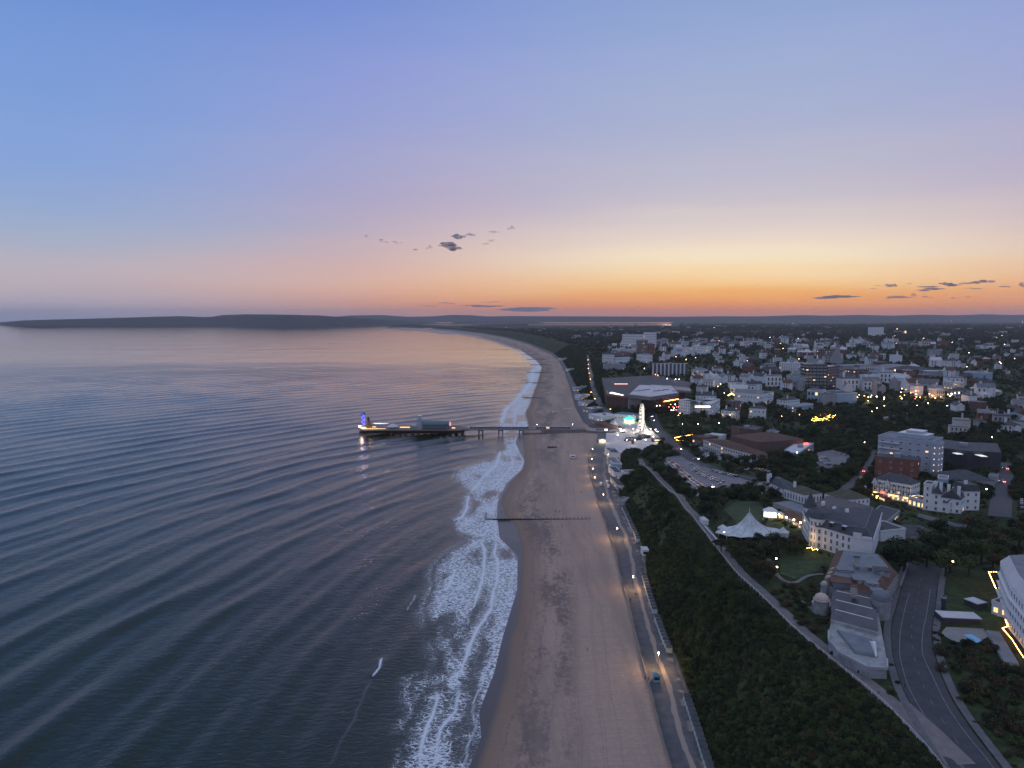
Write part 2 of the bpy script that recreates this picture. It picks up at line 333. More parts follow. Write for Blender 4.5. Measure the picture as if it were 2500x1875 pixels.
def build_sea():
    ys = np.concatenate([[60, 90], np.exp(np.arange(math.log(115), math.log(20000), 0.0058)), [20000]]); nr = len(ys)
    s1 = np.arange(0, 92, 0.62); nt2 = 230
    t2 = (np.arange(1, nt2+1)/nt2)
    X = np.zeros((nr, len(s1)+nt2)); Y = np.repeat(ys[:, None], X.shape[1], 1)
    xwl = np.where(ys < YS_SPIT, xw(ys), np.minimum(xw(YS_SPIT)+(ys-YS_SPIT)*8, 3300))
    sc = np.clip(ys/260, 1, 8)                       # columns spread out with distance
    for i, y in enumerate(ys):
        a = xwl[i]+(7*sc[i] if y < YS_SPIT else 0)-s1*sc[i]; Smax = max(520, 1.15*y)+(xwl[i]-xw(min(y, YS_SPIT)))
        X[i, :len(s1)] = a; X[i, len(s1):] = a[-1]-(Smax)*t2**2.0
    sd = xwl[:, None]-X                                  # metres seaward of the water line
    # swell bends round the bay
    r = np.hypot(X-700, Y-60); wob = 26*fbm(X, Y, 190, 3, 3)+9*fbm(X, Y, 60, 2, 5)
    shoal = smooth((sd-6)/60)
    amp = (0.45+2.0*fbm(X, Y*.6, 90, 3, 9)**2.2)
    far = 1-smooth((Y-900)/900)
    def crest(ph, p): return ((np.sin(ph)*.5+.5)**p)
    z = 1.05*amp*crest((r+wob)*2*math.pi/34, 2.2)+0.42*crest((r*1.02+wob*.8+0.05*X)*2*math.pi/19, 1.8)*fbm(X, Y, 80, 2, 21)+0.15*np.sin((r*.97-0.12*Y+wob*.5)*2*math.pi/11.5)
    z = z*shoal*far
    # white water
    lit = (Y < 2600) & (sd < 130*np.maximum(1, Y/500))
    foam = np.zeros_like(X); line = np.zeros_like(X)
    inside = in_poly(X, Y, poly(FOAM_POLY, 0)) & lit
    # soften the edge of the foam field
    edge, _ = dist_poly(X[lit], Y[lit], np.vstack([poly(FOAM_POLY, 0)[:32]])); e = np.zeros_like(X); e[lit] = edge
    foam = np.where(inside, smooth(e/9)*.72+.13, np.where(lit, .25*np.exp(-(e/4.0)**2), 0))
    foam *= .18+1.05*smooth((fbm(X*1.6, Y*.7, 24, 4, 31)-.33)/.22); foam *= 0.75+.45*fbm(X, Y, 60, 2, 35)
    farfoam = smooth((Y-1000)/500)*np.exp(-((sd-10)/(13+5*np.sin(Y/37)))**2)*(.3+.8*(fbm(X*0, Y, 90, 2, 71) > .42)); foam = np.maximum(foam, np.where(Y < 3200, farfoam, 0))
    for pts, hw, st in CRESTS:
        P = poly(pts, 0); m = (Y > P[:, 1].min()-40) & (Y < P[:, 1].max()+40) & (X > P[:, 0].min()-40) & (X < P[:, 0].max()+40)
        if not m.any(): continue
        xx, yy = X[m], Y[m]; wv = 1.6*(fbm(xx, yy, 14, 3, 41)-.5)+.7*(fbm(xx, yy, 5, 2, 44)-.5)
        d, t = dist_poly(xx+wv, yy, P); h = .85*hw*(1+.15*math.log(max(P[0, 1], 200)/200))*(.55+.9*fbm(xx, yy, 9, 2, 47))*np.maximum(1, (yy/420))
        taper = np.clip(np.minimum(t, 1-t)*9, 0.12, 1)
        l = 1.35*st*np.exp(-(d/(h*taper))**2); line[m] = np.maximum(line[m], l)
        z[m] += .38*np.exp(-((d)/2.6)**2)*min(st, 1)*taper
        # the trail of foam left seaward of a breaker
        foam[m] = np.maximum(foam[m], .5*st*np.exp(-(d/5)**2)*taper*(st > .65)*(st < 1.1))
    # thin lip along the run-up
    lip = np.exp(-((sd-.2-4.5*fbm(X*0+3, Y, 13, 3, 77)*np.exp(-((Y-300)/500)**2))/(.33*np.maximum(1, Y/420)))**2)*(Y < 1700); line = np.maximum(line, .85*lip)
    z += 0.06
    z = z*np.where(sd < 0, .2, 1)+curv(X, Y)*(Y > 3000)
    me = mesh_np('sea', np.stack([X, Y, z], -1).reshape(-1, 3), grid_faces(nr, X.shape[1])[:, ::-1], sea_mat(), smooth_=True)
    attr(me, 'foam', foam); attr(me, 'line', line); attr(me, 'shallow', np.exp(-np.maximum(sd, 0)/(22*np.maximum(1, Y/600))))
    tag(obj('sea', me), 'wide dusk sea with long swell rolling towards the beach', kind='structure')
def sea_mat():
    m, nt, b = new_mat('sea'); N = nt.nodes.new; L = nt.links.new
    def M(op, a, b_=None, c=None):
        n = N('ShaderNodeMath'); n.operation = op
        for i, v in enumerate((a, b_, c)):
            if v is None: continue
            if isinstance(v, (int, float)): n.inputs[i].default_value = v
            else: L(v, n.inputs[i])
        return n.outputs[0]
    def A(nm):
        a = N('ShaderNodeAttribute'); a.attribute_name = nm; return a.outputs['Fac']
    g = N('ShaderNodeNewGeometry'); pos = g.outputs['Position']
    def noise(sx, sy, scale, det=3, rot=0, rough=.55):
        mp = N('ShaderNodeMapping'); mp.inputs['Scale'].default_value = (sx, sy, 0); mp.inputs['Rotation'].default_value = (0, 0, rot); L(pos, mp.inputs[0])
        n = N('ShaderNodeTexNoise'); n.inputs['Scale'].default_value = scale; n.inputs['Detail'].default_value = det; n.inputs['Roughness'].default_value = rough
        L(mp.outputs[0], n.inputs[0]); return n.outputs[0]
    # wind chop: short waves elongated across the wind; beyond the modelled swell the same swell as relief
    chop = noise(.42, 1, .50, 4, R(-14), .6); chop2 = noise(.8, .5, .10, 4, R(-22), .6); fine = noise(.6, 1, 1.7, 3, R(-8))
    sp = N('ShaderNodeSeparateXYZ'); L(pos, sp.inputs[0])
    dx = M('SUBTRACT', sp.outputs[0], 700); dy = M('SUBTRACT', sp.outputs[1], 60)
    rr = M('SQRT', M('ADD', M('MULTIPLY', dx, dx), M('MULTIPLY', dy, dy)))
    wob = M('MULTIPLY', noise(1, 1, .004, 3), 160)
    swell = M('POWER', M('ADD', M('MULTIPLY', M('SINE', M('MULTIPLY', M('ADD', rr, wob), 2*math.pi/38)), .5), .5), 1.7)
    fmap = N('ShaderNodeMapRange'); fmap.interpolation_type = 'SMOOTHSTEP'; fmap.inputs[1].default_value = 800; fmap.inputs[2].default_value = 1900; L(sp.outputs[1], fmap.inputs[0])
    fmap2 = N('ShaderNodeMapRange'); fmap2.inputs[1].default_value = 350; fmap2.inputs[2].default_value = 2200; fmap2.inputs[3].default_value = 1; fmap2.inputs[4].default_value = .06; L(sp.outputs[1], fmap2.inputs[0])
    hgt = M('ADD', M('ADD', M('MULTIPLY', chop, .60), M('MULTIPLY', chop2, 1.3)), M('ADD', M('MULTIPLY', fine, .17), M('MULTIPLY', M('MULTIPLY', swell, fmap.outputs[0]), 5.0)))
    hgt = M('MULTIPLY', hgt, fmap2.outputs[0])
    bp = N('ShaderNodeBump'); bp.inputs['Strength'].default_value = 0.55; bp.inputs['Distance'].default_value = 1.0; L(hgt, bp.inputs['Height'])
    # foam: lace whose threads thicken with the amount of foam
    warp = N('ShaderNodeTexNoise'); warp.inputs['Scale'].default_value = .35; warp.inputs['Detail'].default_value = 3; L(pos, warp.inputs[0])
    ws = N('ShaderNodeVectorMath'); ws.operation = 'SCALE'; ws.inputs['Scale'].default_value = 3.2; L(warp.outputs['Color'], ws.inputs[0])
    wa = N('ShaderNodeVectorMath'); L(pos, wa.inputs[0]); L(ws.outputs[0], wa.inputs[1])
    def lace(scale, sx, sy):
        mp = N('ShaderNodeMapping'); mp.inputs['Scale'].default_value = (sx, sy, 0); L(wa.outputs[0], mp.inputs[0])
        v = N('ShaderNodeTexVoronoi'); v.feature = 'DISTANCE_TO_EDGE'; v.inputs['Scale'].default_value = scale; L(mp.outputs[0], v.inputs[0]); return v.outputs[0]
    f = A('foam'); ln = A('line')
    nf = noise(1, 1.5, .9, 4, 0, .7)
    th = M('MULTIPLY', f, M('ADD', M('MULTIPLY', nf, .72), -.08))
    def mask(d, t, soft): # 1 where distance to edge < t
        mr = N('ShaderNodeMapRange'); mr.interpolation_type = 'SMOOTHSTEP'; L(M('SUBTRACT', t, d), mr.inputs[0])
        mr.inputs[1].default_value = -soft; mr.inputs[2].default_value = soft; return mr.outputs[0]
    l1 = mask(lace(.55, .55, 1.2), M('MULTIPLY', th, .42), .028); l2 = mask(lace(1.1, .7, 1.2), M('MULTIPLY', th, .30), .035)
    lc = M('MAXIMUM', l1, M('MULTIPLY', l2, .6)); lc = M('MULTIPLY', lc, M('MINIMUM', M('MULTIPLY', f, 3.0), 1.0))
    lnm = M('MULTIPLY', ln, M('ADD', M('MULTIPLY', nf, .9), .45))
    fm = M('MINIMUM', M('MAXIMUM', lc, M('MULTIPLY', lnm, 1.05)), 1.0)
    fm = M('MINIMUM', M('ADD', fm, M('MULTIPLY', f, .05)), 1.0)
    b.inputs['IOR'].default_value = 1.34; b.inputs['Roughness'].default_value = .05
    wc = N('ShaderNodeMix'); wc.data_type = 'RGBA'; L(A('shallow'), wc.inputs[0])
    wc.inputs[6].default_value = (.008, .021, .008, 1); wc.inputs[7].default_value = (.075, .072, .066, 1)
    L(wc.outputs[2], b.inputs['Base Color']); L(bp.outputs[0], b.inputs['Normal'])
    d = N('ShaderNodeBsdfDiffuse'); d.inputs[0].default_value = (.74, .77, .80, 1); L(bp.outputs[0], d.inputs['Normal'])
    mx = N('ShaderNodeMixShader'); L(fm, mx.inputs[0]); L(b.outputs[0], mx.inputs[1]); L(d.outputs[0], mx.inputs[2])
    L(mx.outputs[0], nt.nodes['Material Output'].inputs[0]); return m
build_sea()
# ---- beach
TIDE_PTS = [(1120, 2050), (1150, 1950), (1166, 1875), (1196, 1801), (1225, 1720), (1240, 1640), (1252, 1560), (1272, 1490), (1275, 1400), (1276, 1330), (1262, 1285), (1235, 1255), (1226, 1228), (1246, 1180), (1280, 1146), (1284, 1126)]
def build_beach():
    ys = np.concatenate([[60, 90], np.exp(np.arange(math.log(115), math.log(YS_SPIT), 0.008)), [YS_SPIT]]); nc = 70
    u = np.linspace(0, 1, nc); a = xw(ys)-30*np.clip(ys/300, 1, 6); b = xp(ys)+.15
    X = a[:, None]+(b-a)[:, None]*u[None]; Y = np.repeat(ys[:, None], nc, 1); Z = height(X-0.16, Y)
    Z = Z+np.where(X > xw(Y)+6, .35*(fbm(X, Y, 22, 3, 51)-.5)+.25*(fbm(X, Y, 6, 2, 52)-.5), 0)
    Z = np.where(X > xp(Y)-.3, 3.4, Z)
    me = mesh_np('beach', np.stack([X, Y, Z], -1).reshape(-1, 3), grid_faces(len(ys), nc), sand_mat(), smooth_=True)
    tide = xof(poly(TIDE_PTS, .2)); tx = np.where(Y < 900, tide(Y), xw(Y)+4)
    attr(me, 'wetline', X-np.maximum(tx, xw(Y)+1)-2.5*(fbm(X*0, Y, 30, 3, 55)-.5)); w = (X-xw(Y))/np.maximum(xp(Y)-xw(Y), 1); attr(me, 'across', w)
    tag(obj('beach', me), 'broad sandy beach between the surf and the promenade', kind='structure')
def sand_mat():
    m, nt, b = new_mat('sand'); N = nt.nodes.new; L = nt.links.new
    def A(nm):
        a = N('ShaderNodeAttribute'); a.attribute_name = nm; return a.outputs['Fac']
    g = N('ShaderNodeNewGeometry'); pos = g.outputs['Position']
    def noise(sx, sy, scale, det=4, rough=.6):
        mp = N('ShaderNodeMapping'); mp.inputs['Scale'].default_value = (sx, sy, 1); L(pos, mp.inputs[0])
        n = N('ShaderNodeTexNoise'); n.inputs['Scale'].default_value = scale; n.inputs['Detail'].default_value = det; n.inputs['Roughness'].default_value = rough; L(mp.outputs[0], n.inputs[0]); return n.outputs[0]
    def MR(v, a, b_, c=0, d=1, s=True):
        n = N('ShaderNodeMapRange'); n.interpolation_type = 'SMOOTHSTEP' if s else 'LINEAR'
        for i, x in zip((1, 2, 3, 4), (a, b_, c, d)): n.inputs[i].default_value = x
        L(v, n.inputs[0]); return n.outputs[0]
    def M(op, a, b_):
        n = N('ShaderNodeMath'); n.operation = op
        for i, v in enumerate((a, b_)):
            if isinstance(v, (int, float)): n.inputs[i].default_value = v
            else: L(v, n.inputs[i])
        return n.outputs[0]
    def mix(f, a, b_):
        n = N('ShaderNodeMix'); n.data_type = 'RGBA'; L(f, n.inputs[0])
        for i, v in ((6, a), (7, b_)):
            if isinstance(v, tuple): n.inputs[i].default_value = (*v, 1)
            else: L(v, n.inputs[i])
        return n.outputs[2]
    wl = A('wetline'); ac = A('across')
    wet = MR(wl, -2.2, 1.2, 1, 0); damp = MR(wl, 0, 16, 1, 0)
    big = noise(1, .25, .05, 5); grain = noise(1, 1, .8, 5, .75)
    dry = mix(MR(grain, .3, .7), (.38, .268, .205), (.48, .342, .262))
    # drifts of weed and raked marks in the middle of the beach
    band = M('MULTIPLY', MR(ac, .12, .28), MR(ac, .46, .62, 1, 0))
    weed = M('MULTIPLY', band, MR(M('ADD', M('MULTIPLY', big, .65), M('MULTIPLY', noise(1, .6, .45, 5, .75), .4)), .475, .60))
    dry = mix(M('MULTIPLY', weed, .9), dry, (.15, .118, .108))
    dry = mix(M('MULTIPLY', MR(noise(1, .10, .045, 5, .7), .43, .62), .65), dry, (.27, .198, .165))
    rake = noise(.10, 3.0, .5, 2); dry = mix(M('MULTIPLY', M('MULTIPLY', MR(rake, .48, .62), MR(ac, .25, .5)), .30), dry, (.26, .215, .19))
    c = mix(M('MULTIPLY', damp, .8), dry, (.22, .145, .105))
    tw = M('ADD', wl, M('MULTIPLY', M('SUBTRACT', noise(1, .5, .12, 3), .5), 7))
    for at_, wd, st_ in ((5.5, .5, .5), (12, .7, .45), (19, .5, .3)):      # old tide lines
        n = N('ShaderNodeMath'); n.operation = 'COMPARE'; L(tw, n.inputs[0]); n.inputs[1].default_value = at_; n.inputs[2].default_value = wd
        c = mix(M('MULTIPLY', M('MULTIPLY', n.outputs[0], MR(noise(1, 1, .6, 4), .42, .6)), st_), c, (.15, .115, .10))
    tk = M('ADD', M('MULTIPLY', ac, 60), M('MULTIPLY', noise(1, .3, .03, 2), 6))
    for at_ in (36.0, 37.1, 44.0, 45.0, 49.5):                             # wheel tracks of the beach tractor
        n = N('ShaderNodeMath'); n.operation = 'COMPARE'; L(tk, n.inputs[0]); n.inputs[1].default_value = at_; n.inputs[2].default_value = .22
        c = mix(M('MULTIPLY', n.outputs[0], .30), c, (.23, .175, .15))
    c = mix(wet, c, (.10, .080, .070)); L(c, b.inputs['Base Color'])
    rg = mix(wet, (.85, .85, .85), (.30, .30, .30)); L(rg, b.inputs['Roughness'])
    sp = mix(wet, (.25, .25, .25), (.36, .36, .36)); L(sp, b.inputs['Specular IOR Level'])
    h = M('MULTIPLY', M('ADD', M('MULTIPLY', grain, .35), noise(1, 1, 3.0, 3)), MR(wl, .0, 8, .015, 1))
    bp = N('ShaderNodeBump'); bp.inputs['Strength'].default_value = .55; bp.inputs['Distance'].default_value = .25; L(h, bp.inputs['Height']); L(bp.outputs[0], b.inputs['Normal'])
    return m
build_beach()
# ---- promenade ribbon with its low sea wall
def prom_mat():
    m, nt, b = new_mat('promenade'); N = nt.nodes.new; L = nt.links.new
    a = N('ShaderNodeAttribute'); a.attribute_name = 'across'; y = N('ShaderNodeAttribute'); y.attribute_name = 'along'
    g = N('ShaderNodeNewGeometry')
    def noise(scale, det=4, sc=(1, 1, 1)):
        mp = N('ShaderNodeMapping'); mp.inputs['Scale'].default_value = sc; L(g.outputs[0], mp.inputs[0])
        n = N('ShaderNodeTexNoise'); n.inputs['Scale'].default_value = scale; n.inputs['Detail'].default_value = det; L(mp.outputs[0], n.inputs[0]); return n.outputs[0]
    def M(op, a_, b_):
        n = N('ShaderNodeMath'); n.operation = op
        for i, v in enumerate((a_, b_)):
            if isinstance(v, (int, float)): n.inputs[i].default_value = v
            else: L(v, n.inputs[i])
        return n.outputs[0]
    def MR(v, p, q, c=0, d=1):
        n = N('ShaderNodeMapRange'); n.interpolation_type = 'SMOOTHSTEP'
        for i, x in zip((1, 2, 3, 4), (p, q, c, d)): n.inputs[i].default_value = x
        L(v, n.inputs[0]); return n.outputs[0]
    u = M('ADD', a.outputs['Fac'], M('MULTIPLY', M('SUBTRACT', noise(.14, 4, (1, .4, 1)), .5), .30))
    def band(lo, hi, s=.02): return M('MULTIPLY', MR(u, lo-s, lo+s), MR(u, hi-s, hi+s, 1, 0))
    # wind-blown sand: along the middle strip, against the hut fronts, and thin over the kerb
    sand = M('MAXIMUM', band(.44, .56), M('MAXIMUM', MR(u, .86, .92), M('MULTIPLY', band(.70, .86, .06), MR(noise(.16, 4), .52, .58))))
    sand = M('MAXIMUM', sand, M('MULTIPLY', MR(u, .0, .07, 1, 0), .8))
    sand = M('MULTIPLY', sand, MR(y.outputs['Fac'], 520, 640, 1, .35))
    asp = N('ShaderNodeMix'); asp.data_type = 'RGBA'; L(MR(noise(.35, 5), .3, .7), asp.inputs[0]); asp.inputs[6].default_value = (.085, .087, .098, 1); asp.inputs[7].default_value = (.125, .124, .132, 1)
    mx = N('ShaderNodeMix'); mx.data_type = 'RGBA'; L(sand, mx.inputs[0]); L(asp.outputs[2], mx.inputs[6]); mx.inputs[7].default_value = (.33, .26, .215, 1)
    L(mx.outputs[2], b.inputs['Base Color']); b.inputs['Roughness'].default_value = .75; b.inputs['Specular IOR Level'].default_value = .3; return m
def build_prom():
    ys = np.concatenate([[60, 90], np.exp(np.arange(math.log(115), math.log(YS_SPIT*.9), 0.01))]); us = [0, 0, .02, .02, .25, .5, .75, 1, 1]
    zz = [3.0, 4.55, 4.55, 4.0, 4.0, 4.0, 4.0, 4.0, 3.0]
    a = xp(ys)-.1; b = xb(ys)+1.5; X = a[:, None]+(b-a)[:, None]*np.array(us)[None]; X[:, 2] = X[:, 3] = a+.35
    Y = np.repeat(ys[:, None], len(us), 1); Z = np.repeat(np.array(zz)[None], len(ys), 0)
    me = mesh_np('promenade', np.stack([X, Y, Z], -1).reshape(-1, 3), grid_faces(len(ys), len(us)), prom_mat())
    attr(me, 'across', np.repeat(np.array(us)[None], len(ys), 0)); attr(me, 'along', Y)
    tag(obj('promenade', me), 'sandy grey promenade with a low sea wall behind the beach', kind='structure')
build_prom()
# ---- land
def land_mat():
    m, nt, b = new_mat('land'); N = nt.nodes.new; L = nt.links.new
    g = N('ShaderNodeNewGeometry')
    n1 = N('ShaderNodeTexNoise'); n1.inputs['Scale'].default_value = .03; n1.inputs['Detail'].default_value = 6; L(g.outputs[0], n1.inputs[0])
    n2 = N('ShaderNodeTexNoise'); n2.inputs['Scale'].default_value = .5; n2.inputs['Detail'].default_value = 5; L(g.outputs[0], n2.inputs[0])
    r = N('ShaderNodeValToRGB'); L(n1.outputs[0], r.inputs[0]); e = r.color_ramp.elements
    e[0].position = .35; e[0].color = (.026, .034, .017, 1); e[1].position = .66; e[1].color = (.062, .084, .036, 1)
    v = N('ShaderNodeVectorMath'); v.operation = 'SCALE'; L(r.outputs[0], v.inputs[0])
    mr = N('ShaderNodeMapRange'); mr.inputs[1].default_value = .25; mr.inputs[2].default_value = .75; mr.inputs[3].default_value = .6; mr.inputs[4].default_value = 1.35; L(n2.outputs[0], mr.inputs[0]); L(mr.outputs[0], v.inputs['Scale'])
    L(v.outputs[0], b.inputs['Base Color']); b.inputs['Roughness'].default_value = .95; b.inputs['Specular IOR Level'].default_value = .1
    bp = N('ShaderNodeBump'); bp.inputs['Distance'].default_value = .6; bp.inputs['Strength'].default_value = .7; L(n2.outputs[0], bp.inputs['Height']); L(bp.outputs[0], b.inputs['Normal']); return m
def build_land():
    ys = np.concatenate([[40, 80], np.exp(np.arange(math.log(110), math.log(18300), 0.0105))])
    s = np.concatenate([np.arange(0, 130, 2.2), 130*np.exp(np.linspace(0.02, math.log(11000/130), 120))])
    left = np.where(ys < YS_SPIT*.93, xb(ys)+1.2, xb(YS_SPIT*.93)+np.clip((ys-YS_SPIT*.93)/300, 0, 1)*900)
    X = left[:, None]+s[None]; Y = np.repeat(ys[:, None], len(s), 1); Z = height(X, Y)
    Z = Z+np.where((X-xt(Y) > -8), .0, 1.1*(fbm(X, Y, 13, 3, 61)-.5))
    Z[:, 0] = np.where(ys < YS_SPIT*.93, 3.9, 0)
    Z = np.where(Y > YS_SPIT*.93, Z*smooth((X-left[:, None])/150), Z)+np.where(Y > 3000, curv(X, Y), 0)
    Z = np.where((Y > 7700) & (X < .235*Y), Z*(1-.75*smooth((Y-7700)/500)), Z)
    Z = np.where((Y > 10500) & (X < .235*Y), Z-smooth((Y-10500)/1200)*90*smooth((.235*Y-X)/500), Z)
    tag(obj('ground', mesh_np('ground', np.stack([X, Y, Z], -1).reshape(-1, 3), grid_faces(len(ys), len(s)), land_mat(), smooth_=True)), 'dark wooded land rising behind the beach', kind='structure')
build_land()
# ---- far hills across the bay, each a ridge with a foot, a crest and a back slope
hill_mat = mat('heath', (.034, .040, .030), .95, .35, .004, spec=.05)
def hill(name, label, top, foot, depth, noise_h=3.0, m=None):
    """top: skyline pixels, foot: shore pixels at sea level"""
    fx = np.array([p[0] for p in foot], float); fy = np.array([p[1] for p in foot], float)
    px = np.arange(top[0][0], top[-1][0]+.1, 4.0); ty = np.interp(px, [p[0] for p in top], [p[1] for p in top]); by = np.interp(px, fx, fy)
    ks = np.linspace(0, 1, 9); V = []
    for i, (x, a, b_) in enumerate(zip(px, ty, by)):
        f = PZ(x, b_, -4.0); tp = PY(x, a, f[1]+depth*.6); hgt = max(tp[2]-f[2], 1)
        for k in ks:
            yy = f[1]+depth*k*1.2; xx = f[0]*(yy/f[1]); hz = f[2]-3+(hgt+3)*math.sin(min(k/.5, 1)*math.pi/2)**1.1 if k <= .5 else f[2]-3+(hgt+3)*math.cos((k-.5)*math.pi)**.8
            V.append((xx, yy, hz+noise_h*(float(fbm(np.array(xx), np.array(yy), 260, 3, 81))-.5)*(2 if 0 < k < .5 else .3)))
    me = mesh_np(name, np.array(V), grid_faces(len(px), len(ks))[:, ::-1], m or hill_mat, smooth_=True)
    return tag(obj(name, me), label, kind='structure')
hill('headland_hills', 'dark headland hills across the bay, longest ridge on the left skyline',
     [(-120, 792), (-40, 790), (0, 787), (60, 782), (150, 779.5), (250, 777), (350, 774), (440, 771.5), (500, 774), (520, 773), (545, 769), (600, 767), (700, 768), (780, 770), (860, 776), (940, 780.5), (1010, 784), (1068, 787.5)],
     [(-120, 795), (0, 792), (60, 797), (220, 796.5), (400, 795), (560, 794), (700, 797.5), (800, 796.5), (900, 795), (1068, 789)], 1500)
hill('low_headland', 'low wooded point with pale cliffs at the left end of the bay', [(68, 799), (80, 795.5), (110, 793), (150, 794), (200, 795.5), (260, 797)], [(68, 799.8), (150, 799.3), (260, 798)], 260, 8)
hill('distant_hills', 'pale distant hills on the skyline above the harbour', [(780, 776), (860, 770), (930, 769), (1000, 773.5), (1060, 772), (1105, 768.5), (1150, 769.5), (1190, 772.5), (1250, 771.5), (1350, 772), (1480, 772.5), (1620, 773), (1740, 774)], [(780, 786.5), (1740, 786.5)], 1500, 4)
hill('right_hills', 'low pale hills on the skyline behind the town', [(1600, 774), (1750, 772), (1850, 772.4), (1900, 771), (1960, 769.2), (2020, 770.8), (2100, 768.6), (2180, 770.6), (2260, 768.2), (2330, 769.8), (2400, 767), (2470, 769), (2560, 766.5), (2760, 768)], [(1600, 786), (2760, 786)], 1500, 5)
hill('wooded_island', 'flat dark wooded island in the harbour behind the spit', [(1100, 789), (1112, 785), (1200, 784.5), (1300, 785), (1330, 788.5)], [(1100, 790), (1330, 790)], 420, 12)
hill('wooded_spit', 'low tree covered spit closing the far end of the bay', [(946, 797.5), (960, 793.5), (1000, 791.5), (1050, 793), (1090, 795), (1180, 793), (1290, 790)], [(946, 799.4), (1290, 799.4)], 380, 14)
# ---- haze
def build_haze():
    m = bpy.data.materials.new('haze'); m.use_nodes = True; nt = m.node_tree; nt.nodes.clear()
    v = nt.nodes.new('ShaderNodeVolumePrincipled'); v.inputs['Color'].default_value = (.88, .88, .92, 1); v.inputs['Density'].default_value = 3.6e-5; v.inputs['Anisotropy'].default_value = .25
    o = nt.nodes.new('ShaderNodeOutputMaterial'); nt.links.new(v.outputs[0], o.inputs['Volume'])
    tag(MB().box(-26000, 26000, -1500, 26500, -90, 330).build('haze', m), 'thin dusk haze lying over the bay and town', kind='stuff')
build_haze()
# ---- clouds: small ragged puffs and bars, thin enough to see the sky through
def cloud_mat(name, dens):
    m = bpy.data.materials.new(name); m.use_nodes = True; nt = m.node_tree; nt.nodes.clear()
    v = nt.nodes.new('ShaderNodeVolumePrincipled'); v.inputs['Color'].default_value = (.62, .60, .66, 1); v.inputs['Density'].default_value = dens
    o = nt.nodes.new('ShaderNodeOutputMaterial'); nt.links.new(v.outputs[0], o.inputs['Volume']); return m
CLOUDM = {d: cloud_mat('cloud_%d' % i, (d+.004)*.6) for i, d in enumerate((.008, .014, .004))}
def ico(sub=2):
    bm = bmesh.new(); bmesh.ops.create_icosphere(bm, subdivisions=sub, radius=1); V = np.array([v.co for v in bm.verts]); Fc = np.array([[v.index for v in f.verts] for f in bm.faces]); bm.free(); return V, Fc
ICO1, ICO2, ICO3 = ico(1), ico(2), ico(3)
def cloud(label, px, py, w, h, dist=30000, dens=.008, seed=0, group='small dark clouds in the sunset sky'):
    """one ragged puff; w, h in photo pixels"""
    r = np.random.default_rng(seed); c = PY(px, py, dist); k = dist/F
    V, Fc = ICO2; W_, H_ = w*k/2, h*k/2; PS = []; FS = []; n = int(7+w/6)
    for j in range(n):                                   # ragged row of overlapping puffs, thinning to the ends
        t = r.uniform(-1, 1); e = 1-abs(t)**1.6; ph = H_*(.25+.75*e)*r.uniform(.35, .85); pw = W_*r.uniform(.12, .30)*(.6+.6*e)
        nz = .6+.8*fbm(V[:, 0]*2+7*j+seed*3+40, V[:, 2]*2+V[:, 1]+40, .8, 2, seed+j)
        o_ = np.array((t*W_*.9, r.uniform(-.3, .3)*W_, r.uniform(-.4, .7)*H_*e+H_*.35*math.sin(2.2*t+seed)))
        FS.append(Fc+sum(len(q) for q in PS)); PS.append(o_+np.stack([V[:, 0]*pw*nz*1.35, V[:, 1]*pw*nz, np.where(V[:, 2] < 0, V[:, 2]*.5, V[:, 2])*ph*nz], -1))
    return tag(obj('cloud', mesh_np('cloud', np.vstack(PS), np.vstack(FS), CLOUDM[dens], smooth_=True), loc=c), label, 'cloud', group)
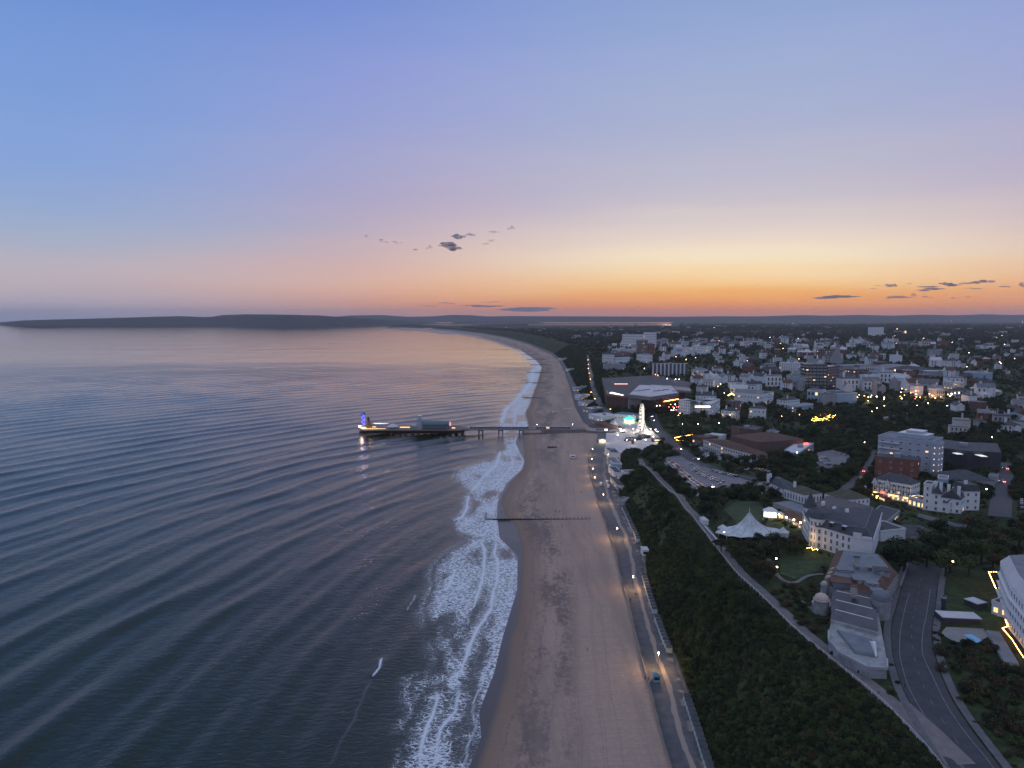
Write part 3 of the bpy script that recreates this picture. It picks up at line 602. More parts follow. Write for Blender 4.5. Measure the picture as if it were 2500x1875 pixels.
CL = [(1100, 603, 58, 22, .014, 'largest grey cloud of the cluster left of the sunset glow'), (1118, 578, 38, 16, .014, 'grey cloud just above the largest cloud of the cluster'), (1146, 574, 34, 12, .008, 'wispy cloud touching the right of the upper cluster cloud'),
      (1014, 610, 22, 6, .014, 'small flat cloud furthest left below the cluster'), (1048, 606, 20, 9, .008, 'small broken cloud between the flat one and the largest cloud'), (896, 578, 18, 10, .008, 'lone small cloud furthest left in the sky'),
      (935, 590, 26, 10, .004, 'faint curl of cloud right of the lone small cloud'), (970, 592, 28, 8, .004, 'second faint curl of cloud right of the lone small cloud'), (1200, 586, 20, 10, .008, 'small dark cloud right of the largest cluster cloud'),
      (1184, 595, 26, 6, .004, 'thin wisp below the small dark cloud right of the cluster'), (1247, 559, 22, 11, .008, 'small cloud highest and furthest right of the cluster'), (1205, 567, 36, 5, .004, 'thin wisp left of the highest cluster cloud'),
      (1090, 741, 52, 4, .008, 'thin cloud bar low above the distant hills, upper left one'), (1050, 747, 44, 3, .008, 'thin cloud bar low above the distant hills, leftmost one'), (1180, 747, 110, 6, .008, 'long cloud bar low above the distant hills'), (1290, 756, 150, 13, .008, 'broad cloud bank low above the harbour'), (1200, 738, 56, 3, .004, 'faint high bar over the low cloud bank'),
      (1850, 695, 12, 4, .008, 'tiny lone cloud over the town skyline'), (2175, 699, 36, 11, .014, 'blocky dark cloud above the right skyline'), (2140, 698, 24, 4, .008, 'thin cloud left of the blocky dark cloud'), (2132, 705, 24, 4, .008, 'thin cloud lower left of the blocky dark cloud'), (2218, 693, 18, 5, .008, 'small cloud right of the blocky dark cloud'),
      (2045, 726, 118, 9, .014, 'long dark cloud bar lowest over the town'), (2195, 727, 70, 9, .008, 'ragged cloud under the blocky dark cloud'), (2230, 722, 20, 9, .014, 'small dark puff beside the ragged cloud'), (2262, 726, 28, 5, .008, 'small flat cloud right of the dark puff'),
      (2318, 695, 58, 11, .014, 'rounded dark cloud at the right of the sky'), (2268, 700, 60, 5, .008, 'thin bar left of the rounded dark cloud'), (2272, 707, 70, 9, .008, 'long grey cloud below the rounded dark cloud'), (2395, 690, 64, 9, .014, 'dark cloud second from the right edge of the sky'), (2355, 693, 44, 5, .008, 'thin bar between the two dark right hand clouds'),
      (2375, 705, 48, 4, .008, 'thin low bar below the two dark right hand clouds'), (2455, 700, 36, 5, .008, 'small faint bar near the right edge of the sky'), (2498, 694, 26, 15, .014, 'dark cloud cut off by the right edge of the sky'), (2330, 727, 24, 5, .008, 'small dark bar low at the right of the sky'), (2362, 726, 36, 3, .004, 'faint lowest bar at the right of the sky')]
for i, (a, b, c, d, e, l) in enumerate(CL): cloud(l, a, b, c, d, 30000, e, i+3)
# ================================================================== kit for buildings
WALLS = {'white': mat('render_white', (.80, .80, .78), .8, .10, .25), 'cream': mat('render_cream', (.60, .57, .50), .8, .12, .25), 'grey': mat('render_grey', (.36, .36, .37), .85, .15, .2), 'brick': mat('brick_red', (.24, .105, .07), .85, .25, .6), 'brown': mat('brick_brown', (.17, .105, .085), .85, .2, .4), 'dark': mat('cladding_dark', (.07, .07, .075), .6, .2, .3), 'stone': mat('stone', (.40, .36, .31), .85, .2, .4), 'glass': mat('curtain_glass', (.05, .075, .08), .12, .2, .1, spec=.6), 'pale': mat('cladding_pale', (.44, .48, .53), .7, .14, .2), 'blue': mat('cladding_blue', (.34, .46, .56), .6, .1, .2)}
ROOFS = {'slate': mat('roof_slate', (.075, .078, .085), .75, .3, .35), 'brown': mat('roof_tile_brown', (.13, .075, .055), .85, .3, .35), 'grey': mat('roof_grey', (.22, .22, .23), .8, .25, .15), 'white': mat('roof_white', (.58, .58, .60), .7, .12, .15), 'lead': mat('roof_lead', (.16, .18, .20), .55, .25, .2), 'blue': mat('roof_blue', (.10, .20, .24), .6, .15, .2), 'moss': mat('roof_moss', (.10, .095, .065), .9, .3, .3)}
TRIM = mat('trim_white', (.74, .74, .73), .6, .06, .5); DARKMETAL = mat('dark_metal', (.05, .05, .055), .5, .2, .8); WOOD = mat('weathered_wood', (.07, .05, .04), .85, .3, .6); CONC = mat('concrete', (.20, .195, .19), .85, .25, .3); PAVE = mat('paving', (.40, .36, .34), .8, .2, .25); ASPH = mat('asphalt', (.060, .062, .068), .8, .25, .25); LINEP = mat('road_paint', (.20, .20, .20), .8, .45, .9)
GLASS = mat('window_glass', (.030, .034, .042), .08, spec=.5)
WARM = (1.0, .60, .24); LITWIN = glow('lit_window', WARM, 1.5); LITROW = glow('lit_shopfront', (1.0, .55, .18), 5.0); LITWHITE = glow('lit_white', (1.0, .93, .82), 3.0); SIGNRED = glow('sign_red', (1.0, .10, .06), 3.5); SIGNWHITE = glow('sign_white', (1.0, .88, .84), 6.0)
BULBW = glow('bulb_warm', (1.0, .66, .30), 30); BULBO = glow('bulb_orange', (1.0, .42, .10), 26); BULBC = glow('bulb_cool', (.95, .95, 1.0), 30)
WINCACHE = {}
def win_mesh(w, h, kind='dark'):
    k = (round(w, 2), round(h, 2), kind)
    if k not in WINCACHE:
        b = MB(); t = max(.09, w*.09)
        b.box(-w/2, w/2, -.02, .10, 0, h, 0); b.box(-w/2+t, w/2-t, -.05, -.02, t, h-t, 1); b.box(-.04, .04, -.07, -.05, t, h-t, 0); b.box(-w/2-.1, w/2+.1, -.16, -.02, -.12, 0, 0)
        WINCACHE[k] = b.mesh('window', [TRIM, {'dark': GLASS, 'lit': LITWIN, 'white': LITWHITE}[kind]])
    return WINCACHE[k]
PANE = {}
def put_window(root, w, h, kind, loc, rz):
    """a near window: frame, with the pane as its own piece"""
    k = (round(w, 2), round(h, 2), kind)
    if k not in PANE:
        t = max(.09, w*.09); a = MB(); a.box(-w/2, w/2, -.02, .10, 0, h); a.box(-.04, .04, -.08, -.06, t, h-t); a.box(-w/2+t, w/2-t, -.08, -.06, h*.5-.04, h*.5+.04); a.box(-w/2-.1, w/2+.1, -.18, -.02, -.12, 0)
        PANE[k] = (a.mesh('window', TRIM), MB().box(-w/2+t, w/2-t, -.06, -.02, t, h-t).mesh('pane', {'dark': GLASS, 'lit': LITWIN, 'white': LITWHITE}[kind]))
    o = obj('window', PANE[k][0], root, loc, rz); obj('pane', PANE[k][1], o)
EXCL = []       # footprints no tree may stand on
def exclude(pts, grow=3.0):
    p = np.array([(q[0], q[1]) for q in pts], float); c = p.mean(0); d = p-c; EXCL.append(c+d*(1+grow/np.maximum(np.hypot(*d.T), 1))[:, None])
def frustum(b, fp, z0, h, shrink, m=0, top=None, ridge=False):
    fp = np.array([(p[0], p[1]) for p in fp]); n = len(fp); c = fp.mean(0)
    a = sum(fp[i][0]*fp[(i+1) % n][1]-fp[(i+1) % n][0]*fp[i][1] for i in range(n))
    if a < 0: fp = fp[::-1]
    if ridge and n == 4:
        e = [np.linalg.norm(fp[(i+1) % 4]-fp[i]) for i in range(4)]; s = 0 if e[0]+e[2] < e[1]+e[3] else 1   # short edges
        m0 = (fp[s]+fp[(s+1) % 4])/2; m1 = (fp[(s+2) % 4]+fp[(s+3) % 4])/2; ax = m1-m0; ln = np.linalg.norm(ax); k = min(e[s]*.5*(1-shrink)/max(ln, 1e-6), .49)
        r0, r1 = m0+ax*k, m1-ax*k
        vs = [(*fp[s], z0), (*fp[(s+1) % 4], z0), (*fp[(s+2) % 4], z0), (*fp[(s+3) % 4], z0), (*r0, z0+h), (*r1, z0+h)]
        b.add(vs, [(0, 1, 4), (1, 2, 5, 4), (2, 3, 5), (3, 0, 4, 5)], m); return b
    t = c+(fp-c)*shrink
    b.add([(*p, z0) for p in fp]+[(*p, z0+h) for p in t], [(i, (i+1) % n, n+(i+1) % n, n+i) for i in range(n)], m)
    b.add([(*p, z0+h) for p in t], [tuple(range(n))], m if top is None else top); return b
def bldg(name, label, cat, front, depth, hpx, roof='flat', rh=2.5, wall='white', roofm='slate', st=3, bay=3.2, win=(1.1, 1.7), lit=.06, z=None, group=None, ang=None, over=.5, parapet=True, chimneys=0, sides=True, seed=1, h=None, shrink=.8, ground_lit=False, lap=0, wh='dark'):
    """a building whose front foot runs through the photo pixels `front` (left to right)"""
    r = random.Random(seed*13+len(name))
    Fp = [ground(*p) if z is None else PZ(p[0], p[1], z) for p in front]; z0 = min(p[2] for p in Fp)
    Fp = [np.array((p[0], p[1])) for p in Fp]; v = Fp[-1]-Fp[0]; nrm = np.array((-v[1], v[0]))/np.linalg.norm(v)
    if nrm[1] < 0 and abs(nrm[1]) > .2: nrm = -nrm
    if ang is not None: nrm = np.array((math.sin(R(ang)), math.cos(R(ang))))
    fp = Fp+[p+nrm*depth for p in Fp[::-1]]
    c = np.mean(fp, 0); dist = math.hypot(*c); H = h if h else hpx*dist/F*1.01
    exclude(fp, 2.0)
    root = thing(name, label, cat, (c[0], c[1], z0), 0, group); loc = [p-c for p in fp]
    b = MB(); b.prism([tuple(p) for p in loc], -4, H); b.build('wall', WALLS[wall], root)
    RM = ROOFS[roofm]
    if roof == 'flat':
        b = MB(); c2 = np.zeros(2)
        b.prism([tuple(p*.985) for p in loc], H, H+.25); rf_ = b.build('roof', RM, root)
        if parapet:
            b = MB(); n = len(loc)
            for i in range(n):
                a, q = loc[i]*1.004, loc[(i+1) % n]*1.004; d = q-a; L_ = np.linalg.norm(d)
                b.cbox((*((a+q)/2), H-.3), L_+.3, .35, 1.2, math.atan2(d[1], d[0]))
            b.build('parapet', TRIM if wall in ('white', 'cream', 'blue') else WALLS[wall], root)
        if depth > 12 and H > 5:
            b = MB(); b.cbox((r.uniform(-3, 3), r.uniform(-2, 2), H+.2), r.uniform(3, 6), r.uniform(3, 5), r.uniform(1.8, 3), math.atan2(v[1], v[0])); b.build('plant_room', WALLS['grey'], rf_)
    elif roof in ('hip', 'mansard', 'gable'):
        b = MB(); g = [p*(1+over/max(np.linalg.norm(p), 1)) for p in loc]
        if roof == 'mansard': frustum(b, g, H, rh, shrink); b.v  # steep sides, flat lead top
        elif len(g) == 4: frustum(b, g, H, rh, 0.0 if roof == 'hip' else .98, ridge=True)
        else: frustum(b, g, H, rh, .25)
        rf_ = b.build('roof', RM, root)
    for k in range(chimneys):
        q = loc[k % len(loc)]*(.45+.2*(k % 2)); b = MB(); b.cbox((q[0], q[1], H), 1.6, .9, (rh if roof != 'flat' else 0)+2.2, math.atan2(v[1], v[0])); b.cbox((q[0], q[1], H+(rh if roof != 'flat' else 0)+2.2), .5, .5, .6, 0, 1); b.build('chimney', [WALLS[wall], ROOFS['brown']], rf_)
    # windows on the faces one can see
    n = len(loc); ar = sum(loc[i][0]*loc[(i+1) % n][1]-loc[(i+1) % n][0]*loc[i][1] for i in range(n)); pts = loc if ar > 0 else loc[::-1]
    for i in range(n):
        a, q = pts[i], pts[(i+1) % n]; d = q-a; L_ = np.linalg.norm(d)
        if L_ < 2.5 or st == 0: continue
        o = np.array((d[1], -d[0]))/L_; mid = (a+q)/2+c
        if o@(-mid) <= .05*np.linalg.norm(mid) or (not sides and i not in ()) and L_ < np.linalg.norm(v)*.5: continue
        nb = max(1, int(L_/bay)); rz = math.atan2(d[1], d[0]); sh = H/st
        for kx in range(nb):
            for ky in range(st):
                if wall == 'brick' and r.random() < .35: continue
                w_, h_ = win; h_ = min(h_, sh*.72); p = a+d*((kx+.5)/nb)+o*.02
                if ky == 0 and ground_lit: kd = 'lit'
                else: kd = 'lit' if r.random() < lit else wh
                (put_window(root, w_, h_, kd, (p[0], p[1], ky*sh+sh*.22), rz) if dist < 430 else obj('window', win_mesh(w_, h_, kd), root, (p[0], p[1], ky*sh+sh*.22), rz))
    return root
def ribbon(name, label, pts, width, m, off=.12, kind='structure', cat=None, z=None, step=3.0, parent=None, px=True, thick=None, side=0.0):
    """a strip laid on the ground along photo pixels (or world points)"""
    P = np.array([ground(*p) for p in pts]) if px else np.array(pts, float)
    seg = np.hypot(*np.diff(P[:, :2], axis=0).T); cum = np.concatenate([[0], np.cumsum(seg)]); n = max(2, int(cum[-1]/step))
    t = np.linspace(0, cum[-1], n); C = np.stack([np.interp(t, cum, P[:, k]) for k in range(3)], -1)
    for _ in range(4 if n > 8 else 0): C[1:-1] = (C[:-2]+2*C[1:-1]+C[2:])/4
    T = np.gradient(C[:, :2], axis=0); T /= np.maximum(np.hypot(*T.T), 1e-6)[:, None]; Nn = np.stack([T[:, 1], -T[:, 0]], -1)
    w = np.broadcast_to(np.interp(np.linspace(0, 1, n), np.linspace(0, 1, len(np.atleast_1d(width))), np.atleast_1d(width)), n)
    us = np.linspace(-.5, .5, 5); V = np.zeros((n, 5, 3))
    for k, u in enumerate(us):
        q = C[:, :2]+Nn*(w*u+side)[:, None]; V[:, k, :2] = q; V[:, k, 2] = (height(q[:, 0], q[:, 1]) if z is None else z)+off
    if z is None: V[:, :, 2] = np.maximum(V[:, :, 2], V[:, 2:3, 2]-.5)
    me = mesh_np(name, V.reshape(-1, 3), grid_faces(n, 5)[:, ::-1], m)
    o = obj(name, me, parent)
    if parent is None: tag(o, label, cat, kind=kind)
    for k in range(0, n, max(1, min(4, int(w.mean()/4)))): EXCL.append(np.array([C[k, :2]+s for s in ((-w[k]*.55, -w[k]*.55), (w[k]*.55, -w[k]*.55), (w[k]*.55, w[k]*.55), (-w[k]*.55, w[k]*.55))]))
    return o, C
def dashes(C, parent, dash=3.0, gap=5.0, w=.14, side=0.0, off=.16, name='road_marking'):
    """short painted dashes along a centre line, each its own piece"""
    P = C; seg = np.hypot(*np.diff(P[:, :2], axis=0).T); cum = np.concatenate([[0], np.cumsum(seg)]); t = 2.0; k = 0
    while t+dash < cum[-1]:
        a = np.array([np.interp(t, cum, P[:, j]) for j in (0, 1)]); b = np.array([np.interp(t+dash, cum, P[:, j]) for j in (0, 1)]); d = (b-a)/np.linalg.norm(b-a); n = np.array((d[1], -d[0])); a = a+n*side; b = b+n*side
        vs = [(*(p+n*s*w/2), float(height(p[0], p[1]))+off) for p, s in ((a, -1), (a, 1), (b, 1), (b, -1))]
        obj(name, mesh_np(name, np.array(vs), np.array([[0, 1, 2, 3]]), LINEP), parent); t += dash+gap; k += 1
# ================================================================== roads, squares, car parks
road1, C1 = ribbon('clifftop_road', 'curving clifftop road between the domed villa and the right hand hotel', [(2470, 2010), (2382, 1875), (2314, 1780), (2262, 1697), (2233, 1616), (2223, 1540), (2234, 1492), (2244, 1440), (2250, 1405), (2262, 1380)], [11, 11.5, 12, 12, 12, 12, 13], ASPH)
dashes(C1, road1, 3, 6, .13); ribbon('edge_line', None, [(2440, 2010), (2335, 1875), (2272, 1774), (2216, 1679), (2195, 1600), (2198, 1537), (2210, 1483), (2220, 1448)], .22, LINEP, .17, parent=road1)
ribbon('edge_line', None, [(2500, 2010), (2428, 1875), (2353, 1787), (2305, 1714), (2271, 1640), (2250, 1600), (2252, 1546), (2262, 1502), (2272, 1440)], .22, LINEP, .17, parent=road1)
for sgn in (-1, 1): ribbon('pavement', ('seaward' if sgn > 0 else 'landward')+' pavement beside the curving clifftop road', C1, 2.2, mat('pavement_slab', (.13, .13, .135), .85, .25, .5), .26, px=False, side=sgn*7.4)
path1, CP = ribbon('clifftop_path', 'long pale footpath along the cliff edge above the beach', [(2560, 2160), (2330, 1880), (2280, 1818), (2178, 1716), (2078, 1636), (1968, 1548), (1870, 1453), (1815, 1405), (1752, 1328), (1712, 1275), (1668, 1222), (1622, 1180), (1580, 1142), (1562, 1120)], [5, 5, 4.5, 4, 4.0, 4.0, 4.5, 4.5, 4.5, 4.5], mat('path_gravel', (.17, .155, .15), .85, .25, .3), .14)
def railing(label, C, side, h=1.2, sp=3.0):
    T = np.gradient(C[:, :2], axis=0); T /= np.maximum(np.hypot(*T.T), 1e-6)[:, None]; q = C[:, :2]+np.stack([T[:, 1], -T[:, 0]], -1)*side; z = height(q[:, 0], q[:, 1]); o0 = np.array((q[0, 0], q[0, 1], z[0])); r = thing('cliff_railing', label, 'railing', o0); pm = MB(); pm.box(-.07, .07, -.07, .07, -.3, h); me = pm.mesh('post', TRIM); pts = []
    for k in range(0, len(q)): p = np.array((q[k, 0], q[k, 1], z[k]+.1))-o0; obj('post', me, r, p); pts.append(p+np.array((0, 0, h)))
    b = MB(); b.tube(pts, .06, 4); b.tube([p-np.array((0, 0, .5)) for p in pts], .05, 4); b.build('rail', TRIM, r)
railing('long pale railing along the seaward edge of the cliff path', CP, -2.6)
ribbon('viewpoint_apron', 'wedge of pale paving where the cliff path meets the clifftop road', [(2335, 1870), (2262, 1780), (2205, 1715)], [9, 7, 3], mat('apron', (.20, .175, .165), .85, .2, .3), .20)
road2, C2 = ribbon('flyover_road', 'main road climbing past the wheel and the car park', [(1585, 985), (1592, 1012), (1606, 1045), (1634, 1078), (1668, 1106), (1712, 1134), (1770, 1158), (1850, 1172), (1930, 1178)], [9, 10, 11, 12, 13, 12, 10, 8], ASPH, .2); dashes(C2, road2, 4, 6, .3, 0, .25)
road3, C3 = ribbon('west_cliff_road', 'road climbing the west cliff behind the beach huts', [(1512, 1050), (1500, 1030), (1474, 1000), (1455, 970), (1446, 935), (1441, 905), (1438, 880), (1434, 866)], [9, 8, 8, 8, 7, 7], mat('asphalt_pale', (.12, .115, .115), .8, .2, .2), .2); dashes(C3, road3, 4, 7, .3, 0, .25)
ribbon('side_road', 'street rising beside the tall white block', [(2052, 1216), (2078, 1185), (2108, 1155), (2128, 1125), (2140, 1100)], [9, 9, 8, 8], mat('asphalt_mid', (.085, .082, .085), .8, .2, .2), .2)
ribbon('east_street', 'street at the right edge leading away from the clifftop hotels', [(2440, 1262), (2446, 1215), (2452, 1175), (2455, 1150), (2452, 1130)], [11, 11, 10, 10], MATS['asphalt_mid'], .2)
ribbon('garden_path', 'pale path crossing the public gardens', [(2140, 1026), (2165, 1019), (2215, 1010)], [7, 6, 5], mat('path_pale', (.30, .28, .26), .85, .15, .2), .3)
gp = ribbon('villa_path', 'winding garden path below the marquee lawn', [(1876, 1365), (1890, 1395), (1915, 1425), (1945, 1428), (1962, 1408), (1985, 1400), (2010, 1402)], 1.8, mat('path_dim', (.17, .16, .15), .85, .2, .3), .2)
ribbon('villa_path', 'garden path looping down beside the domed villa', [(1920, 1455), (1950, 1465), (1975, 1475), (1992, 1497)], 2.2, MATS['path_dim'], .2)
def area(name, label, px, m, off=.15, n=14, grow=1.0):
    """a paved area draped on the ground inside a photo-pixel outline"""
    P = np.array([ground(*p) for p in px]); c = P[:, :2].mean(0); V = [(*c, float(height(*c))+off)]; Fc = []
    k = len(P); dens = []
    for i in range(k):
        a, b = P[i, :2], P[(i+1) % k, :2]
        for j in range(4): dens.append(a+(b-a)*j/4)
    dens = np.array(dens); m_ = len(dens); rings = 8
    for r_ in range(1, rings+1):
        q = c+(dens-c)*r_/rings; hh = height(q[:, 0], q[:, 1])
        V += [(x, y, z+off) for (x, y), z in zip(q, hh)]
    for j in range(m_): Fc.append((0, 1+j, 1+(j+1) % m_))
    for r_ in range(rings-1):
        for j in range(m_): a = 1+r_*m_+j; b = 1+r_*m_+(j+1) % m_; Fc.append((a, a+m_, b+m_, b))
    o = obj(name, mesh_np(name, V, Fc, m)); tag(o, label, kind='structure'); EXCL.append(P[:, :2]); return o
area('pier_square', 'pale paved square between the pier entrance and the wheel', [(1478, 1098), (1480, 1060), (1490, 1032), (1512, 1012), (1545, 1022), (1590, 1048), (1612, 1070), (1604, 1090), (1570, 1098), (1530, 1104), (1505, 1112)], mat('square_paving', (.56, .50, .48), .75, .18, .12), .22)
area('car_park', 'asphalt car park full of rows of cars below the theatre', [(1612, 1118), (1660, 1112), (1720, 1140), (1800, 1166), (1850, 1180), (1820, 1192), (1760, 1206), (1700, 1212), (1672, 1190)], mat('asphalt_park', (.19, .18, .195), .8, .25, .2), .26)
area('theatre_forecourt', 'forecourt car park in front of the theatre', [(1680, 1086), (1700, 1084), (1745, 1102), (1850, 1112), (1858, 1128), (1800, 1130), (1730, 1118)], MATS['asphalt_park'], .24)
area('park_car_park', 'small tree ringed car park right of the theatre', [(1985, 1108), (2030, 1098), (2075, 1112), (2080, 1140), (2040, 1160), (1990, 1150)], MATS['asphalt_park'], .24)
area('hotel_lawn', 'dim green lawn between the marquee and the white hotel', [(1765, 1245), (1800, 1222), (1850, 1225), (1868, 1245), (1850, 1275), (1800, 1282)], mat('lawn', (.048, .072, .030), .95, .45, .18), .2)
area('villa_lawn', 'dark sloping lawn below the white hotel', [(1905, 1370), (1960, 1355), (2010, 1372), (2000, 1395), (1940, 1415), (1905, 1402)], MATS['lawn'], .2)
# ================================================================== clifftop hotels
def string_lights(label, px, zoff, m, sp=1.6, r=.18, name='light_string', cat='string lights', sag=0.0, group=None, cable=True, base=None):
    P = [ground(*p) if base is None else PZ(p[0], p[1], base) for p in px]; P = [np.array((p[0], p[1], p[2]+zoff)) for p in P]; o0 = P[0].copy()
    root = thing(name, label, cat, o0, 0, group); b = MB(); bm = MB(); bm.lathe([(.01, -r), (r*.8, -r*.5), (r, 0), (r*.8, r*.5), (.01, r)], 6); me = bm.mesh('bulb', m); pts = []
    for a, q in zip(P[:-1], P[1:]):
        L_ = np.linalg.norm(q-a); n = max(2, int(L_/sp))
        for k in range(n+1):
            t = k/n; p = a+(q-a)*t; p[2] -= sag*4*t*(1-t); pts.append(p-o0)
            if k < n: obj('bulb', me, root, p-o0+np.array((0, 0, -.15)))
    b.tube(pts, .03, 4); b.build('cable', DARKMETAL, root); return root
def point_light(loc, power, col=(1, .62, .30), r=.25, parent=None):
    l = bpy.data.lights.new('lamp_light', 'POINT'); l.energy = power; l.color = col; l.shadow_soft_size = r; o = bpy.data.objects.new('lamp_light', l); link(o)
    if parent is not None: o.parent = parent
    o.location = [float(v) for v in loc]; return o
def white_hotel():
    """the big white clifftop hotel: turret, bowed sea front, mansard, gable end"""
    Z = 31.0; c = np.array((PZ(2040, 1340, Z)[0], PZ(2040, 1340, Z)[1]))
    root = thing('clifftop_hotel', 'large white clifftop hotel with pointed turret and dark mansard roof', 'hotel', (*c, Z))
    f = [PZ(*p, Z)[:2] for p in ((1958, 1298), (1964, 1310), (1976, 1332), (1990, 1339), (2007, 1341), (2050, 1355), (2078, 1364))]
    e = PZ(2128, 1372, Z)[:2]; d = PZ(2150, 1300, Z)[:2]; g = PZ(2020, 1262, Z)[:2]
    fp = [p-c for p in f+[e, d, g]]; exclude([p+c for p in fp], 2); H = 10.2
    MB().prism([tuple(p) for p in fp], -4, H).build('wall', WALLS['white'], root)
    b = MB(); inner = np.mean(fp, 0); g2 = [p+(inner-p)*-.012 for p in fp]; frustum(b, g2, H, 3.6, .80, 0); frustum(b, [inner+(p-inner)*.80 for p in g2], H+3.6, 2.6, .22, 1)
    roof = b.build('roof', [ROOFS['slate'], ROOFS['slate']], root); _t = [inner+(p-inner)*.80 for p in g2]; b = MB(); b.tube([(*q_, H+3.7) for q_ in _t+_t[:1]], .16, 4); b.build('ridge_tiles', ROOFS['grey'], roof)
    b = MB(); n = len(fp)
    for i in range(n): a, q = fp[i]*1.006, fp[(i+1) % n]*1.006; dd = q-a; b.cbox((*((a+q)/2), H-.35), np.linalg.norm(dd)+.2, .45, .5, math.atan2(dd[1], dd[0]))
    b.build('cornice', TRIM, root)
    # three rows of sash windows along the curved front and on the end wall
    for i in range(len(f)-1):
        a, q = fp[i], fp[i+1]; dd = q-a; L_ = np.linalg.norm(dd); nb = max(1, int(L_/2.7)); o = np.array((dd[1], -dd[0]))/L_
        if o@(-(a+c)) < 0: o = -o
        rz = math.atan2(o[0], -o[1])
        for kx in range(nb):
            for ky in range(3): p = a+dd*((kx+.5)/nb)+o*.05; put_window(root, 1.15, 2.0, 'dark', (p[0], p[1], .8+ky*3.3), rz)
        for kx in range(max(1, nb//2) if i > 3 else 0):      # dormers in the mansard
            p = a+dd*((kx+.5)/max(1, nb//2)); p = p+(inner-p)*.13; dm = MB(); dm.box(-.9, .9, -.9, 1.2, 0, 2.1, 0); dm.box(-.65, .65, -.96, -.9, .3, 1.8, 1); dm.box(-1.0, 1.0, -1.0, 1.2, 2.1, 2.3, 2); dm.build('dormer', [ROOFS['slate'], GLASS, TRIM], root, (p[0], p[1], H+1.2), rz)
    # pointed turret
    t = PZ(1966, 1306, Z)[:2]-c+np.array((2.6, 1.5)); tw = MB(); tw.lathe([(3.0, -4), (3.0, 13.2), (3.3, 13.4), (3.3, 13.9), (.0, 13.9)], 12, (*t, 0)); tw.build('turret', WALLS['white'], root)
    cn = MB(); cn.lathe([(3.7, 13.9), (2.2, 16.6), (.9, 19.6), (.02, 21.6)], 12, (*t, 0)); cn.lathe([(.06, 21.4), (.06, 23)], 5, (*t, 0)); cn.build('turret_roof', ROOFS['slate'], root)
    for k in range(5): a = math.pi*(.85+.19*k); obj('window', win_mesh(.9, 1.9), root, (t[0]+3.02*math.cos(a), t[1]+3.02*math.sin(a), 10.6), a+math.pi/2)
    # round bow with its own drum at roof level
    w = PZ(1990, 1338, Z)[:2]-c+np.array((2.2, 3.0)); dr = MB(); dr.lathe([(3.9, -4), (3.9, 13.4), (4.2, 13.6), (4.2, 14.0), (0, 14.0)], 16, (*w, 0)); dr.build('bow', WALLS['white'], root)
    cr = MB(); cr.lathe([(4.3, 14.0), (2.4, 16.3), (.05, 17.6)], 16, (*w, 0)); cr.build('bow_roof', ROOFS['slate'], root)
    for k in range(6):
        a = math.pi*(.98+.15*k)
        for ky in range(4): put_window(root, 1.0, 1.9, 'dark', (w[0]+3.92*math.cos(a), w[1]+3.92*math.sin(a), .8+ky*3.3), a+math.pi/2)
    # scalloped gable end
    a, q = fp[len(f)-1], fp[len(f)]; dd = q-a; gb = MB(); L_ = np.linalg.norm(dd); rz = math.atan2(dd[1], dd[0])
    gb.cbox((*((a+dd*.25)), H-.1), L_*.42, .4, 2.2, rz); gb.cbox((*((a+dd*.72)), H-.1), L_*.46, .4, 1.0, rz); gb.build('gable_end', TRIM, root)
    for k in range(3): q = fp[k*2]*.35+fp[-1]*.2; b = MB(); b.cbox((q[0]+k*3, q[1]-k*2, H+4), 1.7, .9, 3.2, .4); b.build('chimney', WALLS['white'], roof)
    return root
white_hotel()
hwg = bldg('hotel_wing', 'white west wing of the clifftop hotel behind the lit conservatory', 'hotel wing', [(1846, 1212), (1870, 1208), (1914, 1214)], 15, 34, 'hip', 3.5, 'white', 'slate', 3, 3.0, (1.1, 1.9), .03, seed=3, chimneys=2)
for _x, _y in ((1852, 1212), (1882, 1209), (1904, 1213)):
    _g = ground(_x, _y)-np.array(hwg.location); b = MB(); b.box(-2.4, 2.4, -.8, 3, 0, 7.6); b.gable(-2.4, 2.4, -.8, 3, 7.6, 2.6, 'y', .2, 1, 0); b.build('gable_bay', [WALLS['white'], ROOFS['slate']], hwg, (_g[0], _g[1]-.2, 0))
    for _z in (1.0, 4.4): put_window(hwg, 1.5, 1.9, 'dark', (_g[0], _g[1]-1.02, _z), 0)
bldg('hotel_annexe', 'long white annexe with tall windows joining the hotel wing to the turret', 'hotel wing', [(1914, 1216), (1962, 1231)], 14, 22, 'hip', 3.2, 'white', 'moss', 1, 2.2, (1.0, 3.0), .0, seed=4, chimneys=1)
bldg('hotel_lounge', 'low lead roofed lounge in front of the hotel annexe', 'pavilion', [(1886, 1238), (1955, 1258)], 13, 10, 'flat', 1, 'stone', 'lead', 0, seed=5, parapet=False)
bldg('hotel_terrace_bar', 'low brown roofed terrace bar with a row of bright wall lights', 'pavilion', [(1902, 1262), (1956, 1290)], 9, 12, 'hip', 2.0, 'cream', 'brown', 1, 3.0, (1.6, 1.3), .2, seed=6)
bldg('hotel_back_block', 'grey roofed rear block of the clifftop hotel', 'hotel wing', [(2012, 1232), (2060, 1248)], 18, 26, 'hip', 4, 'white', 'moss', 2, 3, (1.1, 1.7), .05, seed=7)
bldg('white_roof_box', 'white flat roofed box with a bold white rim behind the hotel', 'plant building', [(2098, 1302), (2150, 1322)], 15, 20, 'flat', 1, 'white', 'slate', 0, seed=8)
bldg('hotel_court', 'dark flat roofed court building with a white curved parapet', 'hotel wing', [(2075, 1272), (2150, 1290), (2196, 1262)], 12, 12, 'flat', 1, 'grey', 'slate', 1, 4, (1.4, 1.2), .15, seed=9)
